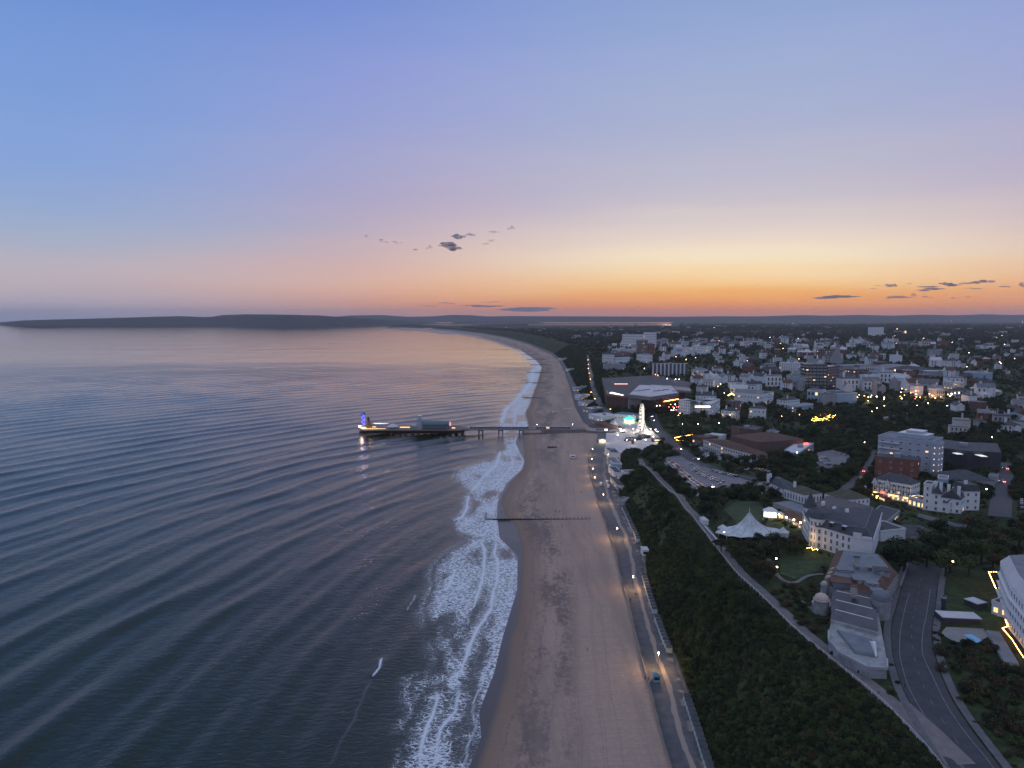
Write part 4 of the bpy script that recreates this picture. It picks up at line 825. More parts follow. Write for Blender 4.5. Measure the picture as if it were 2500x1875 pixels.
bldg('court_hall', 'low dark hall behind the big cypress right of the hotel', 'hall', [(2165, 1312), (2290, 1318)], 16, 10, 'hip', 3, 'stone', 'slate', 0, seed=10)
def conservatory():
    p = ground(1880, 1262); root = thing('conservatory', 'brightly lit glass conservatory at the edge of the hotel lawn', 'conservatory', p, R(-18)); exclude([(p[0]-6, p[1]-5), (p[0]+6, p[1]-5), (p[0]+6, p[1]+6), (p[0]-6, p[1]+6)])
    MB().box(-3.6, 3.6, -2.6, 2.6, 0, .5).build('plinth', WALLS['white'], root); b = MB()
    for x in (-3.5, -1.75, 0, 1.75, 3.5):
        for y in (-2.5, 2.5): b.box(x-.1, x+.1, y-.1, y+.1, .5, 3.4)
    b.build('frame', TRIM, root); MB().hip(-3.8, 3.8, -2.8, 2.8, 3.4, 2.2).build('roof', TRIM, root)
    for x in (-2.6, -.9, .9, 2.6): MB().box(x-.7, x+.7, -2.52, -2.46, .7, 3.2).build('pane', LITWHITE, root)
    b2 = MB(); b2.box(4.2, 8.5, -2.0, 1.8, 0, 2.6); b2.build('side_lounge', WALLS['cream'], root)
    for x in (4.9, 6.1, 7.4): MB().box(x-.45, x+.45, -2.06, -2.0, .4, 2.2).build('pane', LITWIN, root)
    MB().box(4.0, 8.7, -2.3, 2.0, 2.6, 2.85).build('canopy', TRIM, root)
    point_light((0, -4, 2.6), 260, (1, .8, .6), .5, root)
conservatory()
for k, (x, y) in enumerate(((1901, 1256), (1919, 1262), (1937, 1268), (1953, 1275))):
    p = PZ(x, y, 34.2); r_ = thing('wall_lamp', ['first', 'second', 'third', 'fourth'][k]+' bright round wall lamp along the terrace bar, counted from the conservatory', 'lamp', (p[0], p[1]-.6, 34.2), group='round lamps on the terrace bar')
    b = MB(); b.lathe([(.02, -.42), (.3, -.3), (.42, 0), (.3, .3), (.02, .42)], 8); b.build('globe', BULBW, r_); MB().box(-.06, .06, 0, .7, -.1, .1).build('bracket', DARKMETAL, r_)
    if k % 2 == 0: point_light((0, -1.2, -.3), 160, (1, .72, .38), .3, r_)
# ---- marquee
def marquee():
    p = ground(1828, 1308); root = thing('marquee', 'big white peaked marquee tent on the clifftop lawn', 'tent', p, R(8)); exclude([(p[0]-19, p[1]-9), (p[0]+19, p[1]-9), (p[0]+19, p[1]+12), (p[0]-19, p[1]+12)], 1)
    cl = mat('canvas', (.56, .60, .61), .7, .22, .35); N_ = 24; rings = [(1.0, 2.4), (.80, 2.9), (.58, 3.9), (.38, 5.6), (.22, 7.8), (.10, 10.4), (.015, 12.2)]; b = MB(); vs = []; fs = []
    for j, (s, z) in enumerate(rings):
        for k in range(N_):
            a = 2*math.pi*k/N_; e = 1+.07*math.cos(6*a)*(1-j/6); sag = -.45*math.cos(a*N_/2)*(j < 3)
            vs.append((16.5*s*e*math.cos(a), 9.5*s*e*math.sin(a), z+sag*.4-.5*(1-abs(math.cos(3*a)))*(j == 0)))
    for j in range(len(rings)-1):
        for k in range(N_): fs.append((j*N_+k, j*N_+(k+1) % N_, (j+1)*N_+(k+1) % N_, (j+1)*N_+k))
    b.add(vs, fs); b.build('canopy', cl, root, smooth_=False)
    b = MB(); b.bar((0, 0, 0), (0, 0, 14.2), .12); b.build('mast', TRIM, root)
    for k in range(0, N_, 2): s_ = MB(); s_.tube([tuple(np.array(vs[j*N_+k])+np.array((0, 0, .06))) for j in range(len(rings))], .07, 4); s_.build('seam_rope', mat('seam', (.34, .37, .38), .8), root)
    for k in range(12):
        a = 2*math.pi*k/12; w = MB(); w.bar((16.0*math.cos(a), 9.2*math.sin(a), 0), (16.0*math.cos(a), 9.2*math.sin(a), 2.5), .08, 5); w.build('side_pole', TRIM, root)
marquee()
def small_tent(px, py, label, w=5, h=4.6, rz=0):
    p = ground(px, py); root = thing('pavilion_tent', label, 'tent', p, rz, 'small tents by the marquee'); exclude([(p[0]-w, p[1]-w), (p[0]+w, p[1]-w), (p[0]+w, p[1]+w), (p[0]-w, p[1]+w)], 0)
    MB().prism([(w/2*math.cos(k*math.pi/3), w/2*math.sin(k*math.pi/3)) for k in range(6)], 0, 2.5).build('wall', MATS['canvas'], root)
    b = MB(); b.lathe([(w*.56, 2.45), (w*.3, 3.3), (.04, h)], 6); b.build('roof', MATS['canvas'], root)
small_tent(1911, 1310, 'small white six sided tent right of the marquee', 6, 5); small_tent(1764, 1300, 'small pale entrance tent left of the marquee by the cliff path', 5, 4.2)
bldg('garden_kiosk', 'small white hut on the cliff path above the marquee', 'hut', [(1708, 1275), (1716, 1282)], 3, 12, 'hip', 1, 'white', 'white', 0, seed=11)
w0, _ = ribbon('path_wall', None, [(1720, 1288), (1735, 1305), (1750, 1322)], .5, TRIM, 1.1); tag(w0, 'short white wall between the cliff path and the marquee', 'wall', kind='thing')
# ---- domed villa below the road (museum)
def villa():
    Z = 30.5; f = [PZ(*p, Z)[:2] for p in ((2025, 1552), (2022, 1585), (2040, 1608), (2115, 1652), (2165, 1655))]; c = PZ(2100, 1540, Z)[:2]
    root = thing('domed_villa', 'pale clifftop villa with small domes, dark glazed roofs and a wedge shaped front wall', 'villa', (*c, Z-1.5))
    T = lambda x, y, z=Z: PZ(x, y, z)[:2]-c
    vw = mat('villa_render', (.30, .31, .31), .85, .35, .35); vg = mat('villa_glass_roof', (.055, .065, .085), .25, .35, .25, spec=.6)
    front = [T(2022, 1568), T(2022, 1590), T(2048, 1622), T(2118, 1660), T(2164, 1662), T(2164, 1640), T(2140, 1500), T(2040, 1490)]; exclude([p+c for p in front], 2)
    MB().prism([tuple(p) for p in front], -3, 5.0).build('front_wall', vw, root); b = MB(); q = [tuple(p) for p in front]; n = len(q)
    for i in range(5): a, d = np.array(q[i]), np.array(q[i+1]); e = d-a; b.cbox((*((a+d)/2), 5.0), np.linalg.norm(e)+.3, .6, .8, math.atan2(e[1], e[0]))
    b.build('parapet', WALLS['grey'], root)
    for (x, y) in ((2034, 1596), (2062, 1614), (2082, 1628), (2102, 1642)):
        p = T(x, y+6); d = np.array((.62, -.78)); rz = math.atan2(-.30, .95)-.5; o = MB(); o.lathe([(.95, -.1), (.95, .12)], 14); ob = o.build('round_window', GLASS, root, (p[0]-.35, p[1]-.35, 2.4)); ob.rotation_euler = (math.pi/2, 0, rz)
    # glazed galleries: three parallel ridged roofs
    A, B_, Cc, D_ = T(2030, 1472, Z), T(2138, 1497, Z), T(2142, 1578, Z), T(2026, 1545, Z)
    for k in range(3):
        t0, t1 = k/3+.02, (k+1)/3-.02; p0 = A+(D_-A)*t0; p1 = B_+(Cc-B_)*t0; p2 = B_+(Cc-B_)*t1; p3 = A+(D_-A)*t1; b = MB(); frustum(b, [p3, p2, p1, p0], 6.2, 2.2, .92, ridge=True); b.build('glazed_roof', vg, root)
        m0, m1 = (p0+p3)/2, (p1+p2)/2; b = MB(); b.bar((*(m0+(m1-m0)*.1), 8.45), (*(m0+(m1-m0)*.9), 8.45), .16, 5); b.build('ridge_cap', TRIM, root)
    MB().prism([tuple(p) for p in (A, B_, Cc, D_)], 4.9, 6.2).build('gallery_wall', vw, root)
    b = MB(); frustum(b, [T(2040, 1565), T(2130, 1590), T(2134, 1632), T(2085, 1622)], 5.1, .8, .9); b.build('lower_roof', ROOFS['lead'], root); b = MB(); frustum(b, [T(2118, 1592), T(2138, 1594), T(2140, 1630), T(2136, 1634)], 5.4, 1.6, .3); b.build('glass_gable', TRIM, root)
    # main house behind the galleries
    hs = [T(2004, 1468), T(2150, 1500), T(2190, 1440), T(2150, 1392), T(2040, 1380)]; exclude([p+c for p in hs], 1)
    MB().prism([tuple(p) for p in hs], -3, 8.2).build('house_wall', vw, root); b = MB(); frustum(b, hs, 8.2, 2.4, .72, 0, 1); b.build('roof', [ROOFS['brown'], ROOFS['lead']], root)
    for i in range(2):
        a, d = hs[i], hs[i+1]; e = d-a; L_ = np.linalg.norm(e)
        for kx in range(int(L_/3)): p = a+e*((kx+.5)/int(L_/3))+np.array((e[1], -e[0]))/L_*.05; obj('window', win_mesh(1.0, 1.4), root, (p[0], p[1], 6.0), math.atan2(e[1], e[0]))
    # flat-roofed bays, stacks and lanterns on the roof
    for k, (x, y, sx, sy, sz, m) in enumerate(((2062, 1400, 6, 4, 2.0, vw), (2110, 1395, 7, 4, 2.4, vw), (2150, 1405, 5, 5, 2.6, vw), (2052, 1425, 7, 5, 1.2, ROOFS['lead']), (2098, 1420, 5, 6, 1.6, vw), (2128, 1432, 4, 4, 1.8, vw), (2090, 1385, 2.2, 1.6, 4.4, WALLS['stone']), (2084, 1450, 2.2, 1.6, 3.0, WALLS['stone']), (2140, 1450, 4, 4, 1.6, ROOFS['lead']))):
        p = T(x, y, Z+8); b = MB(); b.cbox((*p, 8.6), sx*.8, sy, sz+.8, -.25+.3*(k % 3)); b.cbox((*p, 9.4+sz), sx+.3, sy+.3, .2, -.25, 1); b.build('chimney' if sx < 3 else 'roof_lantern', [m, ROOFS[('lead', 'grey', 'slate', 'brown')[k % 4]]], root)
    def dome(x, y, r, z0, nm='dome', mm=None, drum=True):
        p = T(x, y, Z+z0); b = MB(); prof = [(r*1.12, z0), (r*1.12, z0+.35)]+[(r*math.cos(a), z0+.35+r*.85*math.sin(a)) for a in np.linspace(0, math.pi/2*.97, 7)]; b.lathe(prof, 16, (*p, 0)); b.build(nm, mm or ROOFS['lead'], root)
        if drum: d = MB(); d.lathe([(r, -3), (r, z0)], 14, (*p, 0)); d.build('dome_drum', vw, root)
    st = new_mat('dome_stripe'); m_, nt, bb = st; w = nt.nodes.new('ShaderNodeTexWave'); w.inputs['Scale'].default_value = .9; w.bands_direction = 'DIAGONAL'; g = nt.nodes.new('ShaderNodeNewGeometry'); nt.links.new(g.outputs[0], w.inputs[0]); rr = nt.nodes.new('ShaderNodeValToRGB'); nt.links.new(w.outputs[0], rr.inputs[0]); rr.color_ramp.elements[0].color = (.42, .26, .22, 1); rr.color_ramp.elements[1].color = (.62, .55, .48, 1); nt.links.new(rr.outputs[0], bb.inputs['Base Color'])
    dome(2006, 1455, 2.6, 7.0, mm=m_); dome(2152, 1450, 3.2, 9.5)
    for x, y in ((2013, 1418), (2024, 1404), (2030, 1394), (2036, 1385)): dome(x, y, 1.3, 8.6, 'small_dome', WALLS['stone'])
    # lower verandah bay under the striped dome
    p = T(2008, 1492, Z); b = MB(); b.lathe([(3.6, -3), (3.6, 4.2), (3.9, 4.3), (3.9, 4.7), (0, 4.7)], 14, (*p, 0)); b.build('verandah', vw, root)
villa()
hw, _ = ribbon('road_wall', None, [(2198, 1440), (2206, 1415), (2214, 1392)], .6, CONC, 1.6); tag(hw, 'pale roadside wall behind the domed villa', 'wall', kind='thing')
# ---- hotel at the right edge with strings of orange bulbs
def right_hotel():
    Z = 32.0; P = lambda x, y, z=Z: PZ(x, y, z)[:2]; a = P(2436, 1462); b_ = P(2462, 1530); d = P(2506, 1592); c = P(2520, 1480)
    root = thing('right_edge_hotel', 'tall white hotel cut off by the right edge of the picture', 'hotel', (*c, Z))
    fp = [a-c, b_-c, d-c, d-c+np.array((26, 0)), a-c+np.array((34, 6))]; exclude([p+c for p in fp], 1); H = 15.0
    MB().prism([tuple(p) for p in fp], -4, H).build('wall', WALLS['white'], root); b = MB(); frustum(b, fp, H, 3.6, .8, 0, 1); b.build('roof', [ROOFS['white'], ROOFS['lead']], root)
    for i in range(2):
        p, q = fp[i], fp[i+1]; e = q-p; L_ = np.linalg.norm(e); o = np.array((e[1], -e[0]))/L_
        if o@(-(p+c)) < 0: o = -o
        rz = math.atan2(o[0], -o[1]); nb = int(L_/2.8)
        for kx in range(nb):
            for ky in range(4): s = p+e*((kx+.5)/nb)+o*.05; put_window(root, 1.1, 1.9, 'dark', (s[0], s[1], 1+ky*3.5), rz)
        bl = MB()
        for ky in range(1, 4): m_ = (p+q)/2+o*.5; bl.cbox((m_[0], m_[1], ky*3.5+.1), L_, .9, .18, math.atan2(e[1], e[0]))
        bl.build('balcony_ledge', TRIM, root)
    for k in range(5): s = fp[0]+(fp[2]-fp[0])*(k/5+.1)+np.array((3.0, 1.0)); b = MB(); b.gable(-1.3, 1.3, -1.3, 1.3, 1.6, 1.3, 'y'); b.box(-1.2, 1.2, -1.2, 1.2, 0, 1.6); b.build('dormer', [TRIM], root, (s[0], s[1], H), R(-60))
right_hotel()
bldg('terrace_room', 'low flat roofed terrace room glowing orange beside the right edge hotel', 'pavilion', [(2420, 1498), (2462, 1512)], 8, 24, 'flat', 1, 'white', 'slate', 1, 2.2, (1.7, 2.0), 1.0, seed=21)
bldg('pool_house', 'long low pool house with a white flat roof behind the pool', 'pool house', [(2300, 1522), (2398, 1526)], 6, 12, 'flat', 1, 'dark', 'white', 0, seed=22, parapet=False)
bldg('garden_store', 'thin pale roofed store behind the pool house', 'outbuilding', [(2352, 1476), (2386, 1490)], 5, 12, 'flat', 1, 'dark', 'white', 0, seed=23, parapet=False)
bldg('glass_lift', 'small glowing glass lift tower beside the clifftop road', 'lift tower', [(2297, 1492), (2308, 1494)], 3, 24, 'flat', 1, 'glass', 'white', 3, 1.4, (1.1, 1.6), .0, seed=24, wh='white')
area('pool_terrace', 'pale paved terrace in front of the pool house', [(2296, 1548), (2310, 1532), (2400, 1536), (2415, 1555), (2380, 1572), (2330, 1568)], mat('terrace_paving', (.26, .25, .24), .8, .15, .3), .2)
pl = area('pool', 'small blue swimming pool on the hotel terrace', [(2352, 1552), (2372, 1550), (2398, 1566), (2385, 1572), (2362, 1562)], mat('pool_water', (.14, .42, .62), .08, spec=.5), .32)
string_lights('string of orange bulbs along the roof terrace of the right edge hotel', [(2436, 1424), (2412, 1424), (2430, 1468)], 5.0, BULBO, 1.0, .16)
string_lights('long string of orange bulbs along the lower hotel terrace', [(2454, 1522), (2460, 1538), (2447, 1543), (2470, 1570), (2500, 1618)], 1.5, BULBO, .9, .14)
bldg('lower_terrace', 'narrow sloping terrace wall below the right edge hotel', 'terrace', [(2440, 1550), (2488, 1628)], 4, 6, 'flat', 1, 'stone', 'grey', 0, seed=25, parapet=False)
# ---- blocks behind the hotel, right of the picture
tw = bldg('tall_white_block', 'tall pale modern block with a stepped roof beside the brick wing', 'block', [(2140, 1150), (2208, 1160), (2270, 1164)], 26, 76, 'flat', 1, 'pale', 'lead', 6, 5.0, (2.2, 1.5), .03, seed=31)
_a, _q = ground(2140, 1150), ground(2208, 1160); _c = np.array(tw.location); _d = (_q-_a)[:2]; _o = np.array((_d[1], -_d[0]))/np.linalg.norm(_d); _H = 76*np.hypot(_c[0], _c[1])/F
for k in range(6): _p = (_a[:2]+_d*.42-_c[:2])+_o*.8; _b = MB(); _b.box(-np.linalg.norm(_d)*.36, np.linalg.norm(_d)*.36, -.8, .8, 0, .2); _b.box(-np.linalg.norm(_d)*.36, np.linalg.norm(_d)*.36, -.8, -.7, .2, 1.1); _b.build('balcony', TRIM, tw, (_p[0], _p[1], (k+.16)*_H/6), math.atan2(_d[1], _d[0]))
for k, (x0, x1, y0, y1, h0) in enumerate(((-6, 14, -6, 8, 3.2), (-1, 10, -4, 6, 5.4))): MB().box(x0, x1, y0, y1, 0, h0).build('roof_storey', [WALLS['pale']], tw, (0, 2, _H+.2), math.atan2(_d[1], _d[0])); MB().box(x0-.2, x1+.2, y0-.2, y1+.2, 0, .3).build('roof_rim', TRIM, tw, (0, 2, _H+.2+h0), math.atan2(_d[1], _d[0]))
bldg('stair_tower', 'narrow white stair tower with a vertical row of lights on the tall block', 'tower', [(2270, 1166), (2286, 1168)], 9, 72, 'flat', 1, 'pale', 'lead', 6, 4.0, (.9, .9), 1.0, seed=32)
bldg('brick_wing', 'dark red brick wing in front of the tall white block', 'block', [(2134, 1172), (2238, 1180)], 15, 52, 'flat', 1, 'brick', 'slate', 4, 5.5, (1.3, 1.6), .12, seed=33, parapet=False)
def timbered():
    root = bldg('timbered_pub', 'black and white half timbered pub with a glowing ground floor', 'pub', [(2130, 1212), (2222, 1228)], 13, 40, 'hip', 4, 'white', 'slate', 3, 2.6, (1.2, 1.5), .05, seed=34, ground_lit=True)
    a, q = ground(2130, 1212), ground(2222, 1228); c = np.array(root.location); a = a-c; q = q-c; e = (q-a)[:2]; L_ = np.linalg.norm(e); d = e/L_; o = np.array((d[1], -d[0]))
    if o@(-(c[:2])) < 0: o = -o
    rz = math.atan2(d[1], d[0])
    for k in range(14):
        p = a[:2]+e*((k+.5)/14)+o*.08; b = MB(); b.box(-.12, .12, -.05, .05, 0, 5.6); ob = b.build('timber_post', WOOD, root, (p[0], p[1], 4.0), rz)
    for z in (3.9, 6.6, 9.4): p = a[:2]+e*.5+o*.08; b = MB(); b.box(-L_/2, L_/2, -.06, .06, 0, .3); b.build('timber_rail', WOOD, root, (p[0], p[1], z), rz)
    for t in (.06, .40): p = a[:2]+e*t+o*.3; b = MB(); b.gable(-2.2, 2.2, -.4, 4, 8.6, 4.2, 'y', 0, 0, 1); b.build('gable', [ROOFS['slate'], TRIM], root, (p[0], p[1], 0), rz)
    p = a[:2]+e*.28+o*.4; MB().box(-1.3, 1.3, -.1, .1, 0, 1.0).build('sign_board', SIGNRED, root, (p[0], p[1], 3.3), rz)
    for t in (.1, .5, .62, .9): p = a[:2]+e*t+o*.6; MB().box(-1.6, 1.6, -.15, .15, 0, .35).build('shop_light', LITROW, root, (p[0], p[1], 3.0), rz)
    point_light((*(a[:2]+e*.35+o*4), 3), 900, (1, .6, .25), .5, root)
timbered()
bldg('pub_terrace', 'low lit terrace with a sloping orange awning in front of the timbered pub', 'terrace', [(2128, 1212), (2160, 1226)], 4, 10, 'hip', .8, 'brick', 'brown', 1, 2, (1.6, 1.4), 1.0, seed=35, h=2.6)
bldg('lit_arcade', 'glowing orange entrance arcade between the pub and the white villas', 'arcade', [(2216, 1234), (2248, 1242)], 8, 18, 'flat', 1, 'cream', 'slate', 1, 2.4, (1.9, 2.6), 1.0, seed=36)
bldg('white_villa', 'white villa with a square corner tower right of the lit arcade', 'villa', [(2252, 1244), (2272, 1247)], 9, 54, 'flat', 1, 'white', 'slate', 4, 2.2, (1.0, 1.7), .03, seed=37)
bldg('white_villa', 'white villa with bay windows beside the square corner tower', 'villa', [(2272, 1247), (2296, 1250)], 14, 38, 'hip', 4.5, 'white', 'slate', 3, 2.8, (1.3, 1.8), .0, seed=38, chimneys=2)
gv = bldg('white_villa', 'white gabled villa in the middle of the row of white villas', 'villa', [(2296, 1250), (2344, 1255)], 15, 32, 'gable', 5.0, 'white', 'slate', 2, 3.0, (1.4, 1.9), .03, seed=39, chimneys=2)
g0 = ground(2322, 1251)-np.array(gv.location); b = MB(); b.box(-3, 3, -.6, 4, 0, 6.0); b.gable(-3, 3, -.6, 4, 6.0, 3.6, 'y', .3, 1, 0); b.build('gable_bay', [WALLS['white'], ROOFS['slate']], gv, (g0[0], g0[1]-.3, 0)); obj('window', win_mesh(2.4, 1.8), gv, (g0[0], g0[1]-.95, 3.4))
bldg('white_villa', 'white house with dormers at the right end of the row of white villas', 'villa', [(2352, 1246), (2390, 1246)], 12, 40, 'mansard', 3.5, 'white', 'slate', 3, 3.0, (1.2, 1.7), .03, seed=40, chimneys=1)
bldg('shopping_hall', 'broad dark roofed shopping hall with bright skylights', 'shopping hall', [(2282, 1142), (2360, 1150), (2442, 1152)], 45, 42, 'flat', 1, 'dark', 'slate', 0, seed=41, parapet=False)
for k, (x, y, l) in enumerate(((2286, 1098, 'small bright skylight nearest the tall white block'), (2284, 1107, 'second small bright skylight under the first one by the tall block'), (2338, 1108, 'bright square skylight in the middle of the shopping hall roof'), (2392, 1112, 'largest bright skylight on the right of the shopping hall roof'))):
    c = PZ(x, y, 24+12.6); w = (4, 3.5, 5, 5)[k]; d = (5, 3, 6, 11)[k]; s = thing('skylight', l, 'skylight', (c[0], c[1], 36.4), group='skylights of the shopping hall'); MB().box(-w/2, w/2, -d/2, d/2, 0, .4).build('kerb', TRIM, s); MB().box(-w/2+.2, w/2-.2, -d/2+.2, d/2-.2, .4, .55).build('pane', glow('skylight_glow', (.95, .97, .9), .75), s)
bldg('dark_hall', 'low dark roofed hall in front of the shopping hall', 'hall', [(2318, 1192), (2428, 1190)], 24, 16, 'hip', 5, 'grey', 'slate', 0, seed=42)
bldg('pale_shed', 'small pale flat roofed shed behind the white villas', 'shed', [(2288, 1198), (2312, 1200)], 10, 26, 'flat', 1, 'blue', 'lead', 0, seed=43)
bldg('grey_store', 'grey windowless store beside the east street', 'store', [(2412, 1180), (2432, 1182)], 10, 14, 'flat', 1, 'grey', 'lead', 0, seed=44)
bldg('corner_wall', 'long low white wall running right from the hotel court', 'wall', [(2240, 1262), (2330, 1285), (2420, 1300)], 1.2, 6, 'flat', 1, 'grey', 'grey', 0, seed=45, parapet=False)
# ================================================================== pier
def pier():
    DZ = 6.4; y0 = PZ(1000, 1051, DZ)[1]; y1 = y0+34; X = lambda px: (px-1250)/F*(y0+12); xl, xm, xr = X(868), X(1133), X(1432); yn0, yn1 = y0+7, y0+17
    root = thing('pier', 'long seaside pier on dark piles reaching out from the beach', 'pier', (xr, yn0, 0)); o = np.array((xr, yn0, 0)); L = lambda x, y, z: (x-o[0], y-o[1], z-o[2])
    head = [(xl+3, y0+10), (xl+10, y0), (xm-8, y0), (xm+5, yn0), (xm+5, yn1), (xm-8, y1), (xl+10, y1), (xl+3, y1-10), (xl, (y0+y1)/2)]
    MB().prism([(x-o[0], y-o[1]) for x, y in head], DZ-1.0, DZ).build('head_deck', [WOOD], root)
    pk = mat('pier_planks', (.20, .155, .125), .8, .3, .5); MB().prism([(x-o[0], y-o[1]) for x, y in [(a*.998+(xl+xm)/2*.002, b*.998+(y0+y1)/2*.002) for a, b in head]], DZ, DZ+.06).build('deck_boards', pk, root)
    MB().box(xm+4-o[0], 0, yn0-o[1], yn1-o[1], DZ-.9, DZ).build('neck_deck', [CONC], root); MB().box(xm+4.2-o[0], -.2, yn0+.3-o[1], yn1-.3-o[1], DZ, DZ+.05).build('neck_boards', mat('neck_planks', (.24, .21, .20), .8, .25, .5), root)
    b = MB()
    for a, q in zip(head, head[1:]+head[:1]):
        if abs(a[0]-xm-5) < .1 and abs(q[0]-xm-5) < .1: continue
        n = max(2, int(math.dist(a, q)/2.2))
        for k in range(n): t = k/n; b.bar(L(a[0]+(q[0]-a[0])*t, a[1]+(q[1]-a[1])*t, DZ), L(a[0]+(q[0]-a[0])*t, a[1]+(q[1]-a[1])*t, DZ+1.1), .05, 4)
        for h in (.6, 1.1): b.bar(L(*a, DZ+h), L(*q, DZ+h), .05, 4)
    for y in (yn0+.1, yn1-.1):
        for h in (.6, 1.1): b.bar(L(xm+5, y, DZ+h), L(xr, y, DZ+h), .05, 4)
        for x in np.arange(xm+5, xr, 2.5): b.bar(L(x, y, DZ), L(x, y, DZ+1.1), .05, 4)
    b.build('railing', DARKMETAL, root)
    pm = MB(); pm.bar((0, 0, -3), (0, 0, DZ-1), .38, 7); pile = pm.mesh('pile', WOOD)
    for y in np.linspace(y0+1.5, y1-1.5, 5):
        for x in np.arange(xl+5, xm+2, 7.5): obj('pile', pile, root, L(x, y, 0))
    b = MB()
    for x in np.arange(xl+5, xm-6, 7.5):
        b.bar(L(x, y0+1.5, 1.0), L(x+7.5, y0+1.5, DZ-1.2), .14, 4); b.bar(L(x+7.5, y0+1.5, 1.0), L(x, y0+1.5, DZ-1.2), .14, 4); b.bar(L(x, y0+1.5, 2.2), L(x+7.5, y0+1.5, 2.2), .16, 4)
    b.box(xl+5-o[0], xm-o[0], y0+3-o[1], y1-3-o[1], DZ-3.8, DZ-1.0); b.build('brace_and_fill', WOOD, root)  # cross braces, plus a solid dark box filling the space under the deck
    for px in (1173, 1222, 1273, 1330):
        x = X(px)
        for dx in (-2.2, 2.2):
            for y in (yn0+1.2, yn1-1.2): MB().box(-.7, .7, -.7, .7, -3, DZ-1.9).build('concrete_leg', CONC, root, L(x+dx, y, 0))
        MB().box(-3.4, 3.4, -5, 5, DZ-1.9, DZ-.9).build('cross_head', CONC, root, L(x, (yn0+yn1)/2, 0))
    # glazed wind screen down the middle, in separate bays
    g = MB(); g.box(-1.9, 1.9, -.05, .05, .3, 2.3, 1); g.box(-2.05, 2.05, -.12, .12, 2.3, 2.6, 0); g.box(-2.05, -1.9, -.08, .08, 0, 2.3, 0); g.box(-2.05, 2.05, -.08, .08, 0, .3, 0); sm = g.mesh('screen_bay', [TRIM, mat('screen_glass', (.06, .08, .11), .15, spec=.5)])
    xs = np.arange(xm+8, X(1392), 4.15)
    for k, x in enumerate(xs):
        if 17 <= k <= 18: continue
        obj('screen_bay', sm, root, L(x, (yn0+yn1)/2, DZ))
    MB().box(X(1330)-o[0], 0, yn0+.2-o[1], yn1-.2-o[1], .5, DZ-1).build('abutment', CONC, root)
    return xl, xm, xr, y0, y1, yn0, yn1, DZ, X
xl, xm, xr, y0, y1, yn0, yn1, DZ, PX = pier()
DZT = DZ+.07
def zip_tower():
    x, y = PX(881), y0+16; r = thing('zip_wire_tower', 'slim blue lit zip wire tower at the seaward end of the pier', 'tower', (x, y, DZT)); H = 18.5
    for sx in (-1.8, 1.8):
        for sy in (-1.8, 1.8): b = MB(); b.bar((sx, sy, 0), (sx, sy, H), .16, 6); b.build('mast_leg', DARKMETAL, r)
    for k in range(7):
        z = k*H/7; b = MB(); s = 1 if k % 2 else -1; b.bar((-1.8*s, -1.9, z), (1.8*s, -1.9, z+H/7), .28, 5); b.bar((1.9, -1.8*s, z), (1.9, 1.8*s, z+H/7), .28, 5); b.build('lit_stair', glow('led_blue', (.10, .10, 1.0), 3.2), r)
    MB().box(-2.4, 2.4, -2.4, 2.4, H, H+.3).build('platform', DARKMETAL, r); MB().box(-2.0, 2.6, -2.0, 2.0, H-2.6, H-.3).build('launch_cabin', WALLS['dark'], r); b = MB(); b.lathe([(2.6, H+.3), (1.6, H+1.9), (.05, H+2.6)], 8); b.build('cap', WALLS['blue'], r); point_light((0, -4, 8), 500, (.2, .2, 1), .5, r)
zip_tower()
def helter():
    x, y = PX(894.5), y0+15; r = thing('helter_skelter', 'red brown helter skelter on the pier beside the blue tower', 'slide tower', (x, y, DZT)); b = MB(); b.lathe([(3.6, 0), (3.3, 1), (2.0, 9.0), (2.2, 9.2)], 14); b.build('tower', mat('helter_red', (.22, .09, .06), .7, .3, .8), r)
    for k in range(14): a = 2*math.pi*k/14; s = MB(); s.bar((3.32*math.cos(a), 3.32*math.sin(a), 1), (2.06*math.cos(a), 2.06*math.sin(a), 9), .10, 4); s.build('stripe', mat('helter_cream', (.5, .38, .24), .7), r)
    s = MB(); n = 60; pts = [(np.interp(k/n, [0, 1], [4.6, 2.6])*math.cos(k/n*3.4*2*math.pi), np.interp(k/n, [0, 1], [4.6, 2.6])*math.sin(k/n*3.4*2*math.pi), .6+k/n*7.8) for k in range(n+1)]; s.tube(pts, .42, 5); s.build('slide', WALLS['dark'], r)
    t = MB(); t.lathe([(1.4, 9.2), (1.4, 11.0), (2.2, 11.1), (1.2, 12.4), (1.25, 12.9), (.9, 13.6), (.03, 14.6)], 10); t.build('turret', WALLS['dark'], r); point_light((-5, -3, 2.5), 700, (1, .62, .2), .5, r); point_light((4, -5, 2.5), 400, (1, .62, .2), .5, r)
helter()
def pier_tent():
    r = thing('pier_canopy', 'shallow white canopy dome in the middle of the pier', 'canopy', (PX(956), y0+15, DZT)); b = MB(); b.lathe([(7.4, 2.4), (6.6, 2.9), (3.6, 4.4), (1.0, 5.3), (.5, 5.9), (.05, 6.0)], 16, sy=.75); b.build('canopy', MATS['canvas'], r)
    for k in range(8): a = k*math.pi/4; p = MB(); p.bar((6.6*math.cos(a), 4.9*math.sin(a), 0), (6.6*math.cos(a), 4.9*math.sin(a), 2.6), .1, 5); p.build('post', TRIM, r)
pier_tent()
